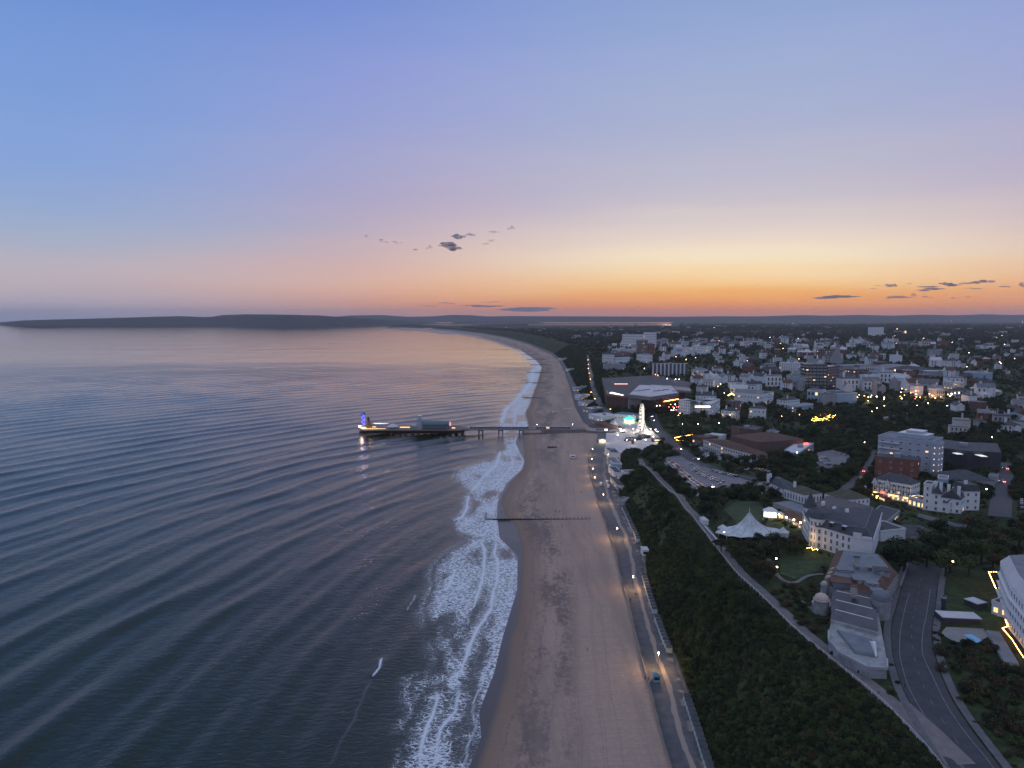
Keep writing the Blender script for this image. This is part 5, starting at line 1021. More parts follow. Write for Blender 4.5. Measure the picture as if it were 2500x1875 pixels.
def pier_hall():
    x0, x1 = PX(1030), PX(1094); c = ((x0+x1)/2, y0+16); r = thing('pier_theatre', 'barrel roofed hall with a pale square tower on the pier', 'theatre', (*c, DZT)); w = (x1-x0)/2
    b = MB(); b.box(-w, w, -8, 9, 0, 5.2); b.build('wall', mat('hall_teal', (.11, .14, .15), .7, .15, .3), r)
    n = 10; vs = []; fs = []
    for k in range(n+1):
        a = math.pi*k/n; vs += [(-w-.4, .5-9.2*math.cos(a), 5.2+3.6*math.sin(a)), (w+.4, .5-9.2*math.cos(a), 5.2+3.6*math.sin(a))]
    for k in range(n): fs.append((2*k, 2*k+1, 2*k+3, 2*k+2))
    fs += [tuple(range(0, 2*n+2, 2)), tuple(range(1, 2*n+2, 2))[::-1], (0, 2*n, 2*n+1, 1)]
    MB().add(vs, fs).build('barrel_roof', mat('hall_roof', (.10, .15, .17), .5, .15, .2), r)
    for k in range(11): obj('window', win_mesh(1.8, 2.6), r, (-w+2.2+k*(2*w-4)/10, -8.02, 1.6))
    for k in range(9): q = MB(); q.bar((-w+1+k*(2*w-2)/8, -10, 0), (-w+1+k*(2*w-2)/8, -10, 2.6), .12, 5); q.build('verandah_post', TRIM, r)
    MB().box(-w, w, -10.2, -8.02, 2.6, 2.8).build('verandah_roof', ROOFS['lead'], r)
    tw_ = MB(); tw_.box(-w-7, -w-.1, -6, 3, 0, 6.5); tw_.box(-w-6, -w-1, -5, 2, 6.5, 12.4); tw_.box(-w-6.4, -w-.6, -5.4, 2.4, 12.4, 12.9, 1); tw_.box(-w-5.4, -w-1.8, -4.4, 1.4, 12.9, 15.2, 0); tw_.box(-w-5.8, -w-1.4, -4.8, 1.8, 15.2, 15.6, 1); tw_.build('stair_tower', [mat('tower_pale', (.42, .47, .52), .7, .1, .3), TRIM], r)
    for z in (8.5, 10.6): obj('window', win_mesh(1.0, 1.2), r, (-w-3.5, -5.02, z))
    d = MB(); d.lathe([(2.6, -.15), (2.6, .15)], 18); ob = d.build('round_sign', glow('sign_rose', (1.0, .45, .5), .8), r, (w+1.2, .5, 5.4)); ob.rotation_euler = (0, math.pi/2, .5)
    lo = MB(); lo.box(-w-13, -w-7.1, -7, 5, 0, 3.6); lo.build('low_wing', WALLS['grey'], r)
pier_hall()
def kiosk(label, x, y, z, w=4, d=3, h=2.6, wall='white', roofm='white', lit=False, rz=0, cat='kiosk', group=None, hip=True):
    r = thing('kiosk', label, cat, (x, y, z), rz, group); MB().box(-w/2, w/2, -d/2, d/2, -.3, h).build('wall', WALLS[wall], r); b = MB()
    (b.hip(-w/2, w/2, -d/2, d/2, h, h*.32, .35) if hip else b.box(-w/2-.3, w/2+.3, -d/2-.3, d/2+.3, h, h+.25)); b.build('roof', ROOFS[roofm], r)
    MB().box(-w*.38, w*.38, -d/2-.06, -d/2-.01, h*.35, h*.8).build('hatch', LITWIN if lit else GLASS, r); MB().box(-w*.42, w*.42, -d/2-.5, -d/2-.07, h*.8, h*.86).build('awning', ROOFS[roofm], r); return r
kiosk('low dark kiosk between the pier canopy and the pale square tower', PX(985), y0+17, DZT, 16, 5, 2.8, 'grey', 'lead', True, hip=False)
kiosk('lit kiosk at the landward corner of the pier head', PX(1106), y0+12, DZT, 5, 4, 2.8, 'cream', 'brown', True); kiosk('dark snack hut behind the helter skelter', PX(908), y0+19, DZT, 6, 4, 2.8, 'brown', 'slate', True)
kiosk('white ticket booth where the pier neck meets the beach', PX(1338), yn0+5, DZT, 4.5, 3, 2.6, 'white', 'white', True, hip=False)
def bulb_row(label, pts, m=BULBW, sp=2.4, r=.17):
    root = thing('light_string', label, 'string lights', pts[0]); bm = MB(); bm.lathe([(.01, -r), (r, 0), (.01, r)], 6); me = bm.mesh('bulb', m); o = np.array(pts[0]); q = []
    for a, b_ in zip(pts[:-1], pts[1:]):
        a = np.array(a); b_ = np.array(b_); n = max(2, int(np.linalg.norm(b_-a)/sp))
        for k in range(n): obj('bulb', me, root, a+(b_-a)*k/n-o)
        q += [a-o, b_-o]
    MB().tube(q, .03, 4).build('cable', DARKMETAL, root); return root
bulb_row('string of warm bulbs along the near rail of the pier head', [(xl+9, y0+.3, DZ+2.2), (PX(945), y0+.3, DZ+2.2)], BULBW, 2.2, .2)
bulb_row('row of white bulbs along the far side of the pier head', [(PX(905), y0+26, DZ+4.5), (PX(942), y0+26, DZ+4.5)], BULBC, 2.0, .2)
bulb_row('warm bulbs around the seaward tip of the pier', [(xl+10, y0+1, DZ+2.6), (xl+3, y0+10, DZ+2.6), (xl+1, y0+17, DZ+2.6), (xl+4, y0+24, DZ+2.6)], BULBW, 1.3, .26); point_light((xl+8, y0+6, DZ+3), 1200, (1, .68, .28), .6); point_light((PX(884), y0+3, DZ+3), 900, (1, .68, .28), .6)
kiosk('glowing refreshment hut at the very tip of the pier', xl+8.5, y0+14, DZT, 6, 5, 2.8, 'cream', 'brown', True)
def pier_lamp(x, k):
    r = thing('pier_lamp', ['first', 'second', 'third', 'fourth', 'fifth', 'sixth'][k]+' tall lamp along the pier neck, counted from the pier head', 'street lamp', (x, yn1-.6, DZ), group='lamps along the pier neck'); b = MB(); b.bar((0, 0, 0), (0, 0, 4.6), .07, 5); b.build('post', DARKMETAL, r); b = MB(); b.lathe([(.02, 4.5), (.25, 4.7), (.02, 5.1)], 6); b.build('lantern', MATS['bulb_cool'] if k in (4, 5) else TRIM, r)
for k, px in enumerate((1118, 1150, 1200, 1260, 1312, 1400)): pier_lamp(PX(px), k)
# ================================================================== pier approach: entrance building, wheel, ride
def entrance():
    p = ground(1448, 1052); r = thing('pier_entrance', 'white pier entrance building under broad brown hipped roofs', 'pavilion', (p[0]+10, p[1], 4.4)); exclude([(p[0]-8, p[1]-12), (p[0]+30, p[1]-12), (p[0]+30, p[1]+24), (p[0]-8, p[1]+24)], 1)
    MB().prism([(-14, -6), (-8, -11), (8, -11), (16, -7), (18, 4), (12, 12), (-8, 12), (-14, 6)], -2, 4.4).build('wall', WALLS['white'], r)
    rb = ROOFS['brown']; b = MB(); frustum(b, [(-15.5, -6.5), (-8.5, -12.5), (8.5, -12.5), (17.5, -7.5), (19.5, 4.5), (12.5, 13.5), (-8.5, 13.5), (-15.5, 6.5)], 4.4, 3.2, .45); b.build('lower_roof', rb, r)
    b = MB(); b.lathe([(8.2, 7.2), (8.2, 7.9), (3.0, 10.4), (.1, 11.2)], 8); b.build('upper_roof', rb, r)
    b = MB(); b.box(8, 19, -14, -7.5, -2, 3.2); b.build('cafe_wall', WALLS['white'], r); b = MB(); b.hip(7.5, 19.5, -14.5, -7.2, 3.2, 2.0, .5); b.build('cafe_roof', rb, r)
    for k in range(8): obj('window', win_mesh(1.5, 2.2, 'white' if k in (5, 6) else 'dark'), r, (-7+k*2.0, -11.03, 1.0))
    t = MB(); t.lathe([(3.2, 0), (3.2, 5.0), (3.5, 5.2), (.05, 10)], 8, (18, 12, 0)); t.build('corner_turret', WALLS['white'], r)
    b = MB(); pts = [(-20, -6), (-19, -12), (-13, -17), (2, -19), (14, -19)]
    for a, q in zip(pts[:-1], pts[1:]): d = np.array(q)-np.array(a); b.cbox((*((np.array(a)+np.array(q))/2), -4), np.linalg.norm(d)+.4, .8, 5.4, math.atan2(d[1], d[0]))
    b.prism([(-20, -6), (-19, -12), (-13, -17), (2, -19), (14, -19), (14, -10), (-10, -5)], -4, .2); b.build('sea_wall', CONC, r); point_light((20, -12, 6), 4500, (1, .9, .7), .6, r)
entrance()
def wheel():
    p = ground(1566, 1057); z0 = p[2]+.2; r = thing('observation_wheel', 'tall white lit observation wheel on the paved square', 'ferris wheel', (p[0], p[1], z0), R(72)); RR = 15.2; hz = 18.2; lw = glow('wheel_led', (1.0, .90, .66), 1.6); lm = glow('wheel_white', (1.0, .93, .80), .55)
    n = 42
    for s in (-.9, .9):
        b = MB()
        for rad, th in ((RR, .20), (RR*.86, .13)): b.tube([(rad*math.sin(2*math.pi*k/n), s, hz+rad*math.cos(2*math.pi*k/n)) for k in range(n+1)], th, 5)
        for k in range(n): a0, a1 = 2*math.pi*k/n, 2*math.pi*(k+1)/n; b.bar((RR*math.sin(a0), s, hz+RR*math.cos(a0)), (RR*.86*math.sin(a1), s, hz+RR*.86*math.cos(a1)), .07, 4)
        b.build('rim', lm, r)
    for k in range(21):
        a = 2*math.pi*k/21; b = MB()
        for s in (-.9, .9): b.bar((0, s*1.6, hz), (RR*.86*math.sin(a), s, hz+RR*.86*math.cos(a)), .09, 4)
        b.bar((RR*math.sin(a), -.9, hz+RR*math.cos(a)), (RR*math.sin(a), .9, hz+RR*math.cos(a)), .1, 4); b.build('spoke', lw, r)
    h = MB(); h.bar((0, -2.4, hz), (0, 2.4, hz), .9, 10); h.build('hub', lm, r)
    g = MB(); g.lathe([(.5, -2.3), (.85, -2.0), (.95, -1.0), (.8, -.5), (.3, -.2)], 8); g.bar((0, 0, -.3), (0, 0, 0), .08, 4); gm = g.mesh('gondola', mat('gondola_white', (.7, .7, .68), .4)); gg = MB(); gg.lathe([(.97, -1.6), (.97, -.9)], 8); gw = gg.mesh('gondola_window', GLASS)
    for k in range(21): a = 2*math.pi*k/21; o = obj('gondola', gm, r, ((RR+.3)*math.sin(a), 0, hz+(RR+.3)*math.cos(a))); obj('gondola_window', gw, o)
    for sx in (-1, 1):
        for s in (-1, 1): b = MB(); b.bar((sx*9.5, s*5.0, 0), (0, s*2.0, hz), .42, 6, r2=.26); b.build('support_leg', lm, r)
    MB().box(-12, 12, -6.5, 6.5, 0, 1.1).build('base_platform', mat('platform_white', (.6, .58, .55), .6), r)
    b = MB(); b.box(-6, 6, -6.3, -4.6, 1.1, 3.4); b.build('boarding_deck', LITWHITE, r); t = MB(); t.box(-8, 8, 3.0, 6, 1.1, 3.9); t.build('ticket_hall', WALLS['white'], r)
    for x, y, pw in ((-9, -8, 3600), (8, -8, 2600), (0, 8, 1800)): point_light((x, y, 4), pw, (1, .86, .62), .8, r)
    exclude([(p[0]-10, p[1]-14), (p[0]+10, p[1]-14), (p[0]+10, p[1]+14), (p[0]-10, p[1]+14)], 0)
wheel()
def ride():
    p = ground(1536, 1032); r = thing('carousel', 'carousel glowing turquoise and yellow left of the wheel', 'carousel', p); b = MB(); b.lathe([(7.0, 0), (7.0, .7), (6.6, .7)], 18); b.build('platform', glow('ride_orange', (1.0, .45, .08), 1.6), r)
    b = MB(); b.lathe([(7.4, 4.6), (7.2, 5.4), (3.0, 7.2), (1.6, 7.6), (1.4, 8.6), (.05, 9.6)], 18); b.build('canopy', glow('ride_teal', (.10, .85, .72), .9), r); b = MB(); b.lathe([(1.6, .7), (1.6, 4.8)], 12); b.build('centre_column', glow('ride_green', (.35, 1.0, .45), 1.4), r)
    for k in range(12):
        a = k*math.pi/6; q = MB(); q.bar((5.6*math.cos(a), 5.6*math.sin(a), .7), (5.6*math.cos(a), 5.6*math.sin(a), 4.7), .12, 5); q.build('pole', BULBW if k % 2 else glow('bulb_teal', (.2, 1, .9), 6), r)
        h = MB(); h.box(-.25, .25, -.8, .8, 1.5, 2.2); h.box(-.15, .15, .5, 1.0, 2.0, 2.9); h.build('horse', WALLS['cream'], r, (4.6*math.cos(a), 4.6*math.sin(a), 0), a)
    point_light((0, -9, 3), 1500, (.75, .9, .6), .6, r); exclude([(p[0]-9, p[1]-9), (p[0]+9, p[1]-9), (p[0]+9, p[1]+9), (p[0]-9, p[1]+9)], 0)
ride()
bldg('aquarium', 'low building with a turquoise roof behind the carousel', 'building', [(1500, 1022), (1552, 1026)], 15, 12, 'hip', 2, 'white', 'blue', 1, 4, (2, 1.6), .1, seed=51)
for i, (x, y, w, l) in enumerate(((1553, 1075, 11, 'dark round roofed kiosk on the square nearest the beach'), (1573, 1070, 12, 'dark flat kiosk on the square below the wheel'), (1604, 1078, 10, 'dark canopy with white lamps at the edge of the flyover'), (1538, 1076, 8, 'small dark stall on the square between the bollards'))):
    p = ground(x, y); kiosk(l, p[0], p[1], p[2]+.2, w, 6, 3.0, 'dark', 'slate', i == 2, R(10)); point_light((p[0]-2, p[1]-5, p[2]+3.5), 500, (1, .9, .75), .4)
p = ground(1470, 1080); kiosk('brightly lit snack kiosk beside the pier entrance', p[0], p[1], 4.1, 8, 5, 3.0, 'cream', 'white', True); point_light((p[0], p[1]-5, 7), 1500, (1, .86, .6), .5)
def round_canopy():
    p = ground(1664, 1010); r = thing('round_canopy', 'white rimmed disc canopy left of the white hotel block', 'canopy', p); b = MB(); b.lathe([(9.5, 4.2), (9.8, 4.8), (9.0, 5.0)], 20); b.build('rim', TRIM, r); b = MB(); b.lathe([(8.9, 5.0), (4, 6.6), (.1, 8.0)], 20); b.build('roof', ROOFS['lead'], r)
    for k in range(8): a = k*math.pi/4; q = MB(); q.bar((8*math.cos(a), 8*math.sin(a), 0), (8*math.cos(a), 8*math.sin(a), 4.4), .2, 5); q.build('column', TRIM, r)
    exclude([(p[0]-10, p[1]-10), (p[0]+10, p[1]-10), (p[0]+10, p[1]+10), (p[0]-10, p[1]+10)], 0)
round_canopy()
# ================================================================== buildings along the beach and on the promenade
PB = [('long flat roofed cafe with lit lamps at the north end of the promenade row', [(1490, 1122), (1514, 1124)], 16, 'flat', 'white', 'slate'), ('second flat roofed block of the promenade row with a pale end wall', [(1496, 1148), (1518, 1150)], 16, 'flat', 'blue', 'grey'), ('third dark flat roofed block of the promenade row', [(1500, 1168), (1520, 1170)], 13, 'flat', 'white', 'slate'), ('round ended bar at the south end of the promenade row', [(1506, 1196), (1524, 1200)], 14, 'hip', 'cream', 'slate')]
for k, (l, fr, hp, rf, wl, rm) in enumerate(PB): bldg('promenade_building', l, 'cafe', fr, 26, hp, rf, 1.5, wl, rm, 1, 2.4, (1.3, 1.4), .3, z=4.1, seed=60+k, group='promenade row', ang=-4)
bldg('lift_shed', 'pale flat roofed shed behind the promenade row', 'shed', [(1517, 1163), (1533, 1166)], 12, 14, 'flat', 1, 'white', 'grey', 0, seed=66)
bldg('cliff_store', 'low pale block at the foot of the cliff past the promenade row', 'store', [(1508, 1232), (1526, 1234)], 12, 8, 'flat', 1, 'grey', 'lead', 0, z=4.0, seed=67)
for k, (fr, hp, d, wl, rm, l) in enumerate((([(1437, 1022), (1466, 1030)], 11, 28, 'white', 'white', 'pale cluster of beach cafes just west of the pier entrance'), ([(1424, 1006), (1446, 1010)], 10, 24, 'grey', 'white', 'grey beach cafe with a cluttered white roof'), ([(1412, 990), (1430, 992)], 9, 24, 'white', 'lead', 'white beach cafe halfway along the west beach row'), ([(1403, 975), (1416, 977)], 10, 26, 'white', 'white', 'white two storey beach office'), ([(1397, 955), (1408, 956)], 8, 40, 'blue', 'lead', 'blue beach store north of the white beach office'), ([(1381, 906), (1391, 907)], 5, 30, 'white', 'lead', 'small white beach hut row further west'), ([(1362, 880), (1374, 881)], 5, 40, 'cream', 'brown', 'orange lit beach restaurant at the bend of the bay'))):
    bldg('beach_cafe', l, 'cafe', fr, d, hp, 'flat', 1, wl, rm, 1, 3, (1.8, 1.4), .25, z=4.1, seed=70+k, group='row of beach buildings west of the pier')
# ================================================================== conference centre and west cliff
def conference():
    Z = 20.0; P = lambda x, y, z=Z: PZ(x, y, z)[:2]; c = P(1570, 970)
    r = thing('conference_centre', 'huge brown brick conference centre with stepped flat roofs', 'conference centre', (*c, Z)); br = mat('brick_conference', (.115, .065, .052), .85, .2, .3)
    fp = [P(1481, 984)-c, P(1530, 988)-c, P(1600, 989)-c, P(1672, 974)-c, P(1688, 952)-c, P(1600, 932)-c, P(1470, 940)-c]; exclude([p+c for p in fp], 2)
    MB().prism([tuple(p) for p in fp], -6, 12).build('wall', br, r); b = MB(); b.prism([tuple(p*.99) for p in fp], 12, 15.4); b.build('lower_roof', ROOFS['slate'], r); b = MB(); n = len(fp)
    for i in range(n): a, q = fp[i]*1.004, fp[(i+1) % n]*1.004; d = q-a; b.cbox((*((a+q)/2), 12.4), np.linalg.norm(d), .5, 3.4, math.atan2(d[1], d[0]))
    b.build('fascia', mat('fascia_brown', (.24, .15, .12), .7, .15, .2), r)
    up = [P(1534, 966, Z+15)-c, P(1588, 972, Z+15)-c, P(1658, 962, Z+15)-c, P(1640, 944, Z+15)-c, P(1560, 942, Z+15)-c]; MB().prism([tuple(p) for p in up], 15.4, 21).build('upper_wall', mat('cladding_mauve', (.20, .17, .18), .8, .15, .2), r); MB().prism([tuple(p*.96+np.mean(up, 0)*.04) for p in up], 21, 21.5).build('upper_roof', mat('roof_pale', (.56, .54, .56), .7, .2, .05), r)
    # plant boxes on the roof
    for k in range(7): q = np.mean(up, 0)+np.array((-26+9*k, (k % 3-1)*9)); MB().cbox((0, 0, 0), 8, 3, 1.0, .1).build('roof_vent', ROOFS['lead'], r, (q[0], q[1], 21.5))
    MB().prism([tuple(p) for p in (P(1585, 938, Z+20)-c, P(1688, 946, Z+20)-c, P(1684, 938, Z+20)-c, P(1590, 930, Z+20)-c)], 15.4, 19).build('rear_block', ROOFS['lead'], r)
    for k in range(9): q = P(1492+k*3.5, 953+k*.7, Z+16)-c; MB().cbox((0, 0, 0), 2.2, 14-k, .5, -.35).build('glowing_slat', glow('lit_slat', (1.0, .82, .66), 2.2), r, (q[0], q[1], 16))
    for k in range(7): q = P(1502+k*4.7, 933, Z+16)-c; MB().cbox((0, 0, 0), 2.4, 3, .8).build('glowing_panel', glow('lit_rose', (1.0, .5, .42), 2.2), r, (q[0], q[1], 16.5))
    for nm, px, col in (('left_gable', (1482, 958), (.32, .2, .2)), ('rear_gable', (1495, 936), (.42, .28, .2))): q = P(*px, Z+14)-c; MB().cbox((0, 0, 0), 1.2, 14, 9, -.2).build(nm, mat(nm+'_m', col, .7), r, (q[0], q[1], 12))
    q = P(1638, 975, Z+2)-c; MB().cbox((0, 0, 0), 10, .4, 9).build('video_screen', glow('screen_mint', (.75, 1.0, .85), 2.2), r, (q[0], q[1]-2, 2)); q = P(1648, 966, Z+2)-c; MB().cbox((0, 0, 0), 11, 6, 15).build('glass_stair', WALLS['glass'], r, (q[0], q[1]-3, 2))
    for k in range(10): a = fp[1]+(fp[2]-fp[1])*((k+.5)/10); MB().cbox((0, 0, 0), 3.5, .3, 6).build('glass_bay', WALLS['glass'], r, (a[0], a[1]-.3, 3))
    r.scale = (1, 1, .78)
conference()
bulb_row('orange string of bulbs along the conference centre terrace', [tuple(PZ(x, y, 23)) for x, y in ((1610, 978), (1622, 980), (1640, 977), (1658, 974))], BULBO, 2.6, .5)
bldg('wheel_house_block', 'grey and white flats directly behind the wheel', 'block', [(1534, 998), (1582, 1000)], 18, 24, 'mansard', 3, 'grey', 'lead', 3, 3.6, (1.6, 1.8), .08, seed=80, chimneys=2)
wh = bldg('white_hotel_block', 'bold white hotel with rows of windows above the gardens', 'hotel', [(1683, 1016), (1702, 1013), (1735, 1021), (1757, 1008)], 20, 34, 'flat', 1, 'white', 'white', 5, 3.6, (1.5, 1.9), .05, seed=81)
q = PZ(1712, 993, 30)-np.array(wh.location); MB().box(-9, 9, -.2, .2, 0, 1.6).build('roof_sign', SIGNWHITE, wh, (q[0], q[1]-6, q[2])); bldg('gabled_hotel', 'white gabled rear range of the white hotel block', 'hotel', [(1700, 996), (1748, 998)], 14, 30, 'gable', 5, 'white', 'slate', 4, 4, (1.5, 1.8), .03, seed=82, chimneys=2)
W_ = [('white house with tall windows right of the white hotel block', [(1760, 1022), (1796, 1028)], 12, 22, 'hip', 'white', 'slate', 3), ('brown flats with white window grid behind the white house', [(1772, 1006), (1802, 1008)], 14, 24, 'flat', 'brown', 'slate', 4), ('white villa among the garden trees', [(1828, 1020), (1868, 1024)], 12, 24, 'hip', 'white', 'slate', 2),
      ('ornate white hall with gables and a lantern', [(1792, 984), (1862, 990)], 22, 26, 'gable', 'white', 'grey', 2), ('plain white cube of flats beside the ornate hall', [(1862, 988), (1888, 983)], 16, 24, 'flat', 'white', 'slate', 4), ('white mansion with a bay front near the cinema', [(1918, 995), (1952, 998)], 15, 22, 'hip', 'white', 'slate', 3), ('white arcade in front of the cinema', [(1940, 1006), (1985, 1004)], 12, 16, 'flat', 'blue', 'lead', 2),
      ('long white flats with pale balconies left of the glass office', [(1902, 908), (1962, 912)], 18, 22, 'flat', 'white', 'white', 5), ('small white terrace below the long white flats', [(1920, 930), (1965, 934)], 14, 14, 'hip', 'white', 'lead', 2), ('white office cube behind the church tower', [(2113, 948), (2146, 948)], 18, 28, 'flat', 'white', 'white', 4),
      ('white terrace hotel on the west cliff with dark gables', [(1470, 890), (1499, 890)], 16, 24, 'gable', 'white', 'slate', 4), ('white guest house with dormers right of the terrace hotel', [(1502, 889), (1537, 887)], 15, 16, 'mansard', 'white', 'slate', 2), ('broad grey pavilion with a pale roof on the west cliff', [(1472, 903), (1520, 905)], 22, 14, 'flat', 'grey', 'grey', 1), ('white house with a flat canopy below the brown tower', [(1554, 884), (1580, 886)], 15, 18, 'flat', 'white', 'lead', 2),
      ('white corner hotel at the right end of the west cliff terrace', [(1717, 930), (1754, 932)], 16, 18, 'mansard', 'white', 'slate', 3), ('long pale roofed villa left of the corner hotel', [(1688, 914), (1722, 918)], 18, 14, 'hip', 'white', 'grey', 2), ('white range with many windows on the west cliff skyline', [(1650, 868), (1697, 868)], 20, 18, 'flat', 'white', 'grey', 4), ('white range beside the many windowed one with dark top floor', [(1699, 866), (1735, 864)], 18, 18, 'flat', 'white', 'slate', 3),
      ('low white roofed hall below the west cliff skyline', [(1495, 862), (1558, 865)], 24, 10, 'flat', 'cream', 'white', 1), ('grey drum shaped building on the west cliff skyline', [(1614, 845), (1632, 845)], 20, 16, 'hip', 'grey', 'grey', 0), ('red brick range with a grey roof on the west cliff', [(1497, 876), (1545, 872)], 16, 10, 'hip', 'brown', 'brown', 1)]
for k, (l, fr, d, hp, rf, wl, rm, st) in enumerate(W_): bldg('town_building', l, 'building', fr, d, hp, rf, 4 if rf != 'flat' else 1, wl, rm, st, 4.2, (1.8, 2.0), .08, seed=90+k, chimneys=1 if rf == 'hip' else 0)
bldg('skyline_block', 'tall white slab block on the west cliff skyline', 'apartment block', [(1520, 850), (1570, 850)], 18, 32, 'flat', 1, 'white', 'lead', 5, 6.5, (3.2, 2.6), .02, seed=120)
bldg('skyline_block', 'taller white end block beside the slab on the west cliff skyline', 'apartment block', [(1570, 850), (1592, 851)], 20, 37, 'flat', 1, 'white', 'white', 6, 6.5, (3.2, 2.6), .02, seed=121)
bldg('brown_tower', 'narrow brown tower block with pale bands in front of the white slab', 'tower block', [(1558, 868), (1570, 870), (1581, 868)], 20, 36, 'flat', 1, 'brown', 'lead', 9, 4.5, (2.6, 1.4), .05, seed=122)
bldg('brown_tower', 'shorter reddish tower block right of the brown tower', 'tower block', [(1582, 868), (1598, 868)], 20, 27, 'flat', 1, 'brick', 'lead', 7, 5, (2.4, 1.4), .05, seed=123)
# terrace hotel with tall white piers between dark glass bays: each bay its own piece
tr = bldg('bayed_hotel', 'long hotel of alternating white piers and dark glass bays', 'hotel', [(1592, 916), (1678, 917)], 18, 27, 'flat', 1, 'glass', 'lead', 0, seed=124)
a, q = ground(1592, 916), ground(1678, 917); c0 = np.array(tr.location)
for k in range(9): s = a+(q-a)*((k+.2)/9)-c0; MB().box(-1.5, 1.5, -.6, .2, -3, 22.6).build('white_pier', TRIM, tr, (s[0], s[1], 0))
for k in range(7):
    z = 3+k*3.4; s = (a+q)/2-c0; L_ = np.linalg.norm(q-a); MB().box(-L_/2, L_/2, -.7, .1, 0, .5).build('floor_band', WALLS['grey'], tr, (s[0], s[1], z), math.atan2((q-a)[1], (q-a)[0]))
gt = bldg('glass_office', 'square glass office block with a white frame and red roof sign', 'office', [(1965, 944), (2018, 948)], 34, 52, 'flat', 1, 'glass', 'lead', 7, 5.5, (4.2, 2.4), .06, seed=125)
bldg('glass_office_wing', 'brick and white framed wing of the glass office', 'office', [(2019, 948), (2048, 943)], 30, 46, 'flat', 1, 'brown', 'white', 7, 5.5, (2.6, 2.0), .05, seed=126)
s = PZ(2006, 896, 50)-np.array(gt.location); MB().box(-6, 6, -.3, .3, 0, 5).build('roof_sign', SIGNRED, gt, (s[0], s[1], s[2]-2))
bldg('cinema', 'pale blue cinema with a sloping dark roof', 'cinema', [(2040, 986), (2092, 984)], 40, 22, 'flat', 1, 'blue', 'slate', 0, seed=127); bldg('cinema_foyer', 'cinema foyer with a glowing glass corner', 'cinema', [(1970, 980), (2006, 984)], 26, 26, 'flat', 1, 'blue', 'slate', 2, 5, (4.0, 5.0), .5, seed=128); bldg('cinema_hall', 'dark middle hall of the cinema', 'cinema', [(2006, 988), (2042, 990)], 30, 24, 'flat', 1, 'grey', 'slate', 0, seed=129)
def church(px, py, hpx, label, spire=True):
    p = ground(px, py); H = hpx*np.hypot(p[0], p[1])/F; r = thing('church', label, 'church', p); w = H*.11; exclude([(p[0]-w*2, p[1]-w), (p[0]+w*2, p[1]-w), (p[0]+w*2, p[1]+30), (p[0]-w*2, p[1]+30)], 1)
    MB().box(-w, w, -w, w, -3, H*(.55 if spire else 1)).build('tower', WALLS['stone'], r)
    if spire: b = MB(); b.lathe([(w*1.2, H*.55), (.1, H)], 8); b.build('spire', ROOFS['lead'], r)
    else:
        for sx in (-1, 1):
            for sy in (-1, 1): b = MB(); b.box(-w*.2, w*.2, -w*.2, w*.2, 0, H*.09); b.build('pinnacle', WALLS['stone'], r, (sx*w*.8, sy*w*.8, H))
    b = MB(); b.box(-w*.9, w*.9, w, w+24, -3, H*.25); b.gable(-w*.9, w*.9, w, w+24, H*.25, H*.16, 'y', .3, 1, 0); b.build('nave', [WALLS['stone'], ROOFS['slate']], r)
church(2134, 968, 34, 'square stone church tower in the town centre', False); church(2044, 868, 36, 'slender church spire on the far side of the town', True)
def arch_hall():
    p = ground(2215, 914); r = thing('arched_hall', 'wide hall with a low arched pale roof in the town centre', 'shopping hall', p); w, d, h = 52, 60, 9; exclude([(p[0]-w, p[1]-3), (p[0]+w, p[1]-3), (p[0]+w, p[1]+d), (p[0]-w, p[1]+d)], 1)
    MB().box(-w, w, 0, d, -5, h).build('wall', WALLS['brown'], r); n = 12; vs = []; fs = []
    for k in range(n+1): a = k/n; x = -w-2+(2*w+4)*a; z = h+9*math.sin(math.pi*a); vs += [(x, -1, z), (x, d+1, z)]
    for k in range(n): fs.append((2*k, 2*k+1, 2*k+3, 2*k+2))
    fs += [tuple(range(0, 2*n+2, 2)), tuple(range(1, 2*n+2, 2))[::-1]]; MB().add(vs, fs).build('arched_roof', ROOFS['grey'], r)
arch_hall()
for k, (l, fr, d, hp, wl, rm) in enumerate((('long pale blue roofed arcade left of the arched hall', [(2122, 922), (2186, 922)], 30, 14, 'blue', 'blue'), ('dark block with a lit sign left of the blue arcade', [(2080, 924), (2120, 924)], 26, 18, 'brown', 'slate'), ('long low white range right of the arched hall', [(2262, 920), (2342, 920)], 30, 11, 'grey', 'white'), ('pale stepped store at the right of the town centre', [(2350, 932), (2402, 936)], 30, 20, 'blue', 'grey'), ('dark roofed precinct below the arched hall', [(2200, 940), (2290, 942)], 30, 12, 'grey', 'slate'), ('grey precinct roof right above the shopping lights', [(2228, 955), (2300, 958)], 28, 12, 'brown', 'lead'), ('cream building with bright lit front beside the shopping lights', [(2302, 958), (2326, 962)], 18, 24, 'cream', 'white'), ('long grey roofed department store above the glass office', [(2060, 905), (2140, 902)], 34, 10, 'grey', 'lead'), ('pale tall slab far off on the town skyline', [(2128, 822), (2157, 822)], 26, 20, 'white', 'white'))):
    bldg('town_centre_building', l, 'building', fr, d, hp, 'flat', 1, wl, rm, 3 if k in (1, 6) else 1, 7, (3.5, 2.2), .35 if k in (1, 6) else .05, seed=140+k)
bldg('town_centre_building', 'office block with a vertical row of lights near the spire', 'building', [(1992, 882), (2022, 884)], 24, 26, 'flat', 1, 'brown', 'grey', 5, 6, (2.5, 2), .15, seed=150); bldg('town_centre_building', 'pale office block right of the one with a row of lights', 'building', [(2030, 888), (2052, 889)], 22, 22, 'flat', 1, 'grey', 'grey', 5, 6, (2.5, 2), .05, seed=151)
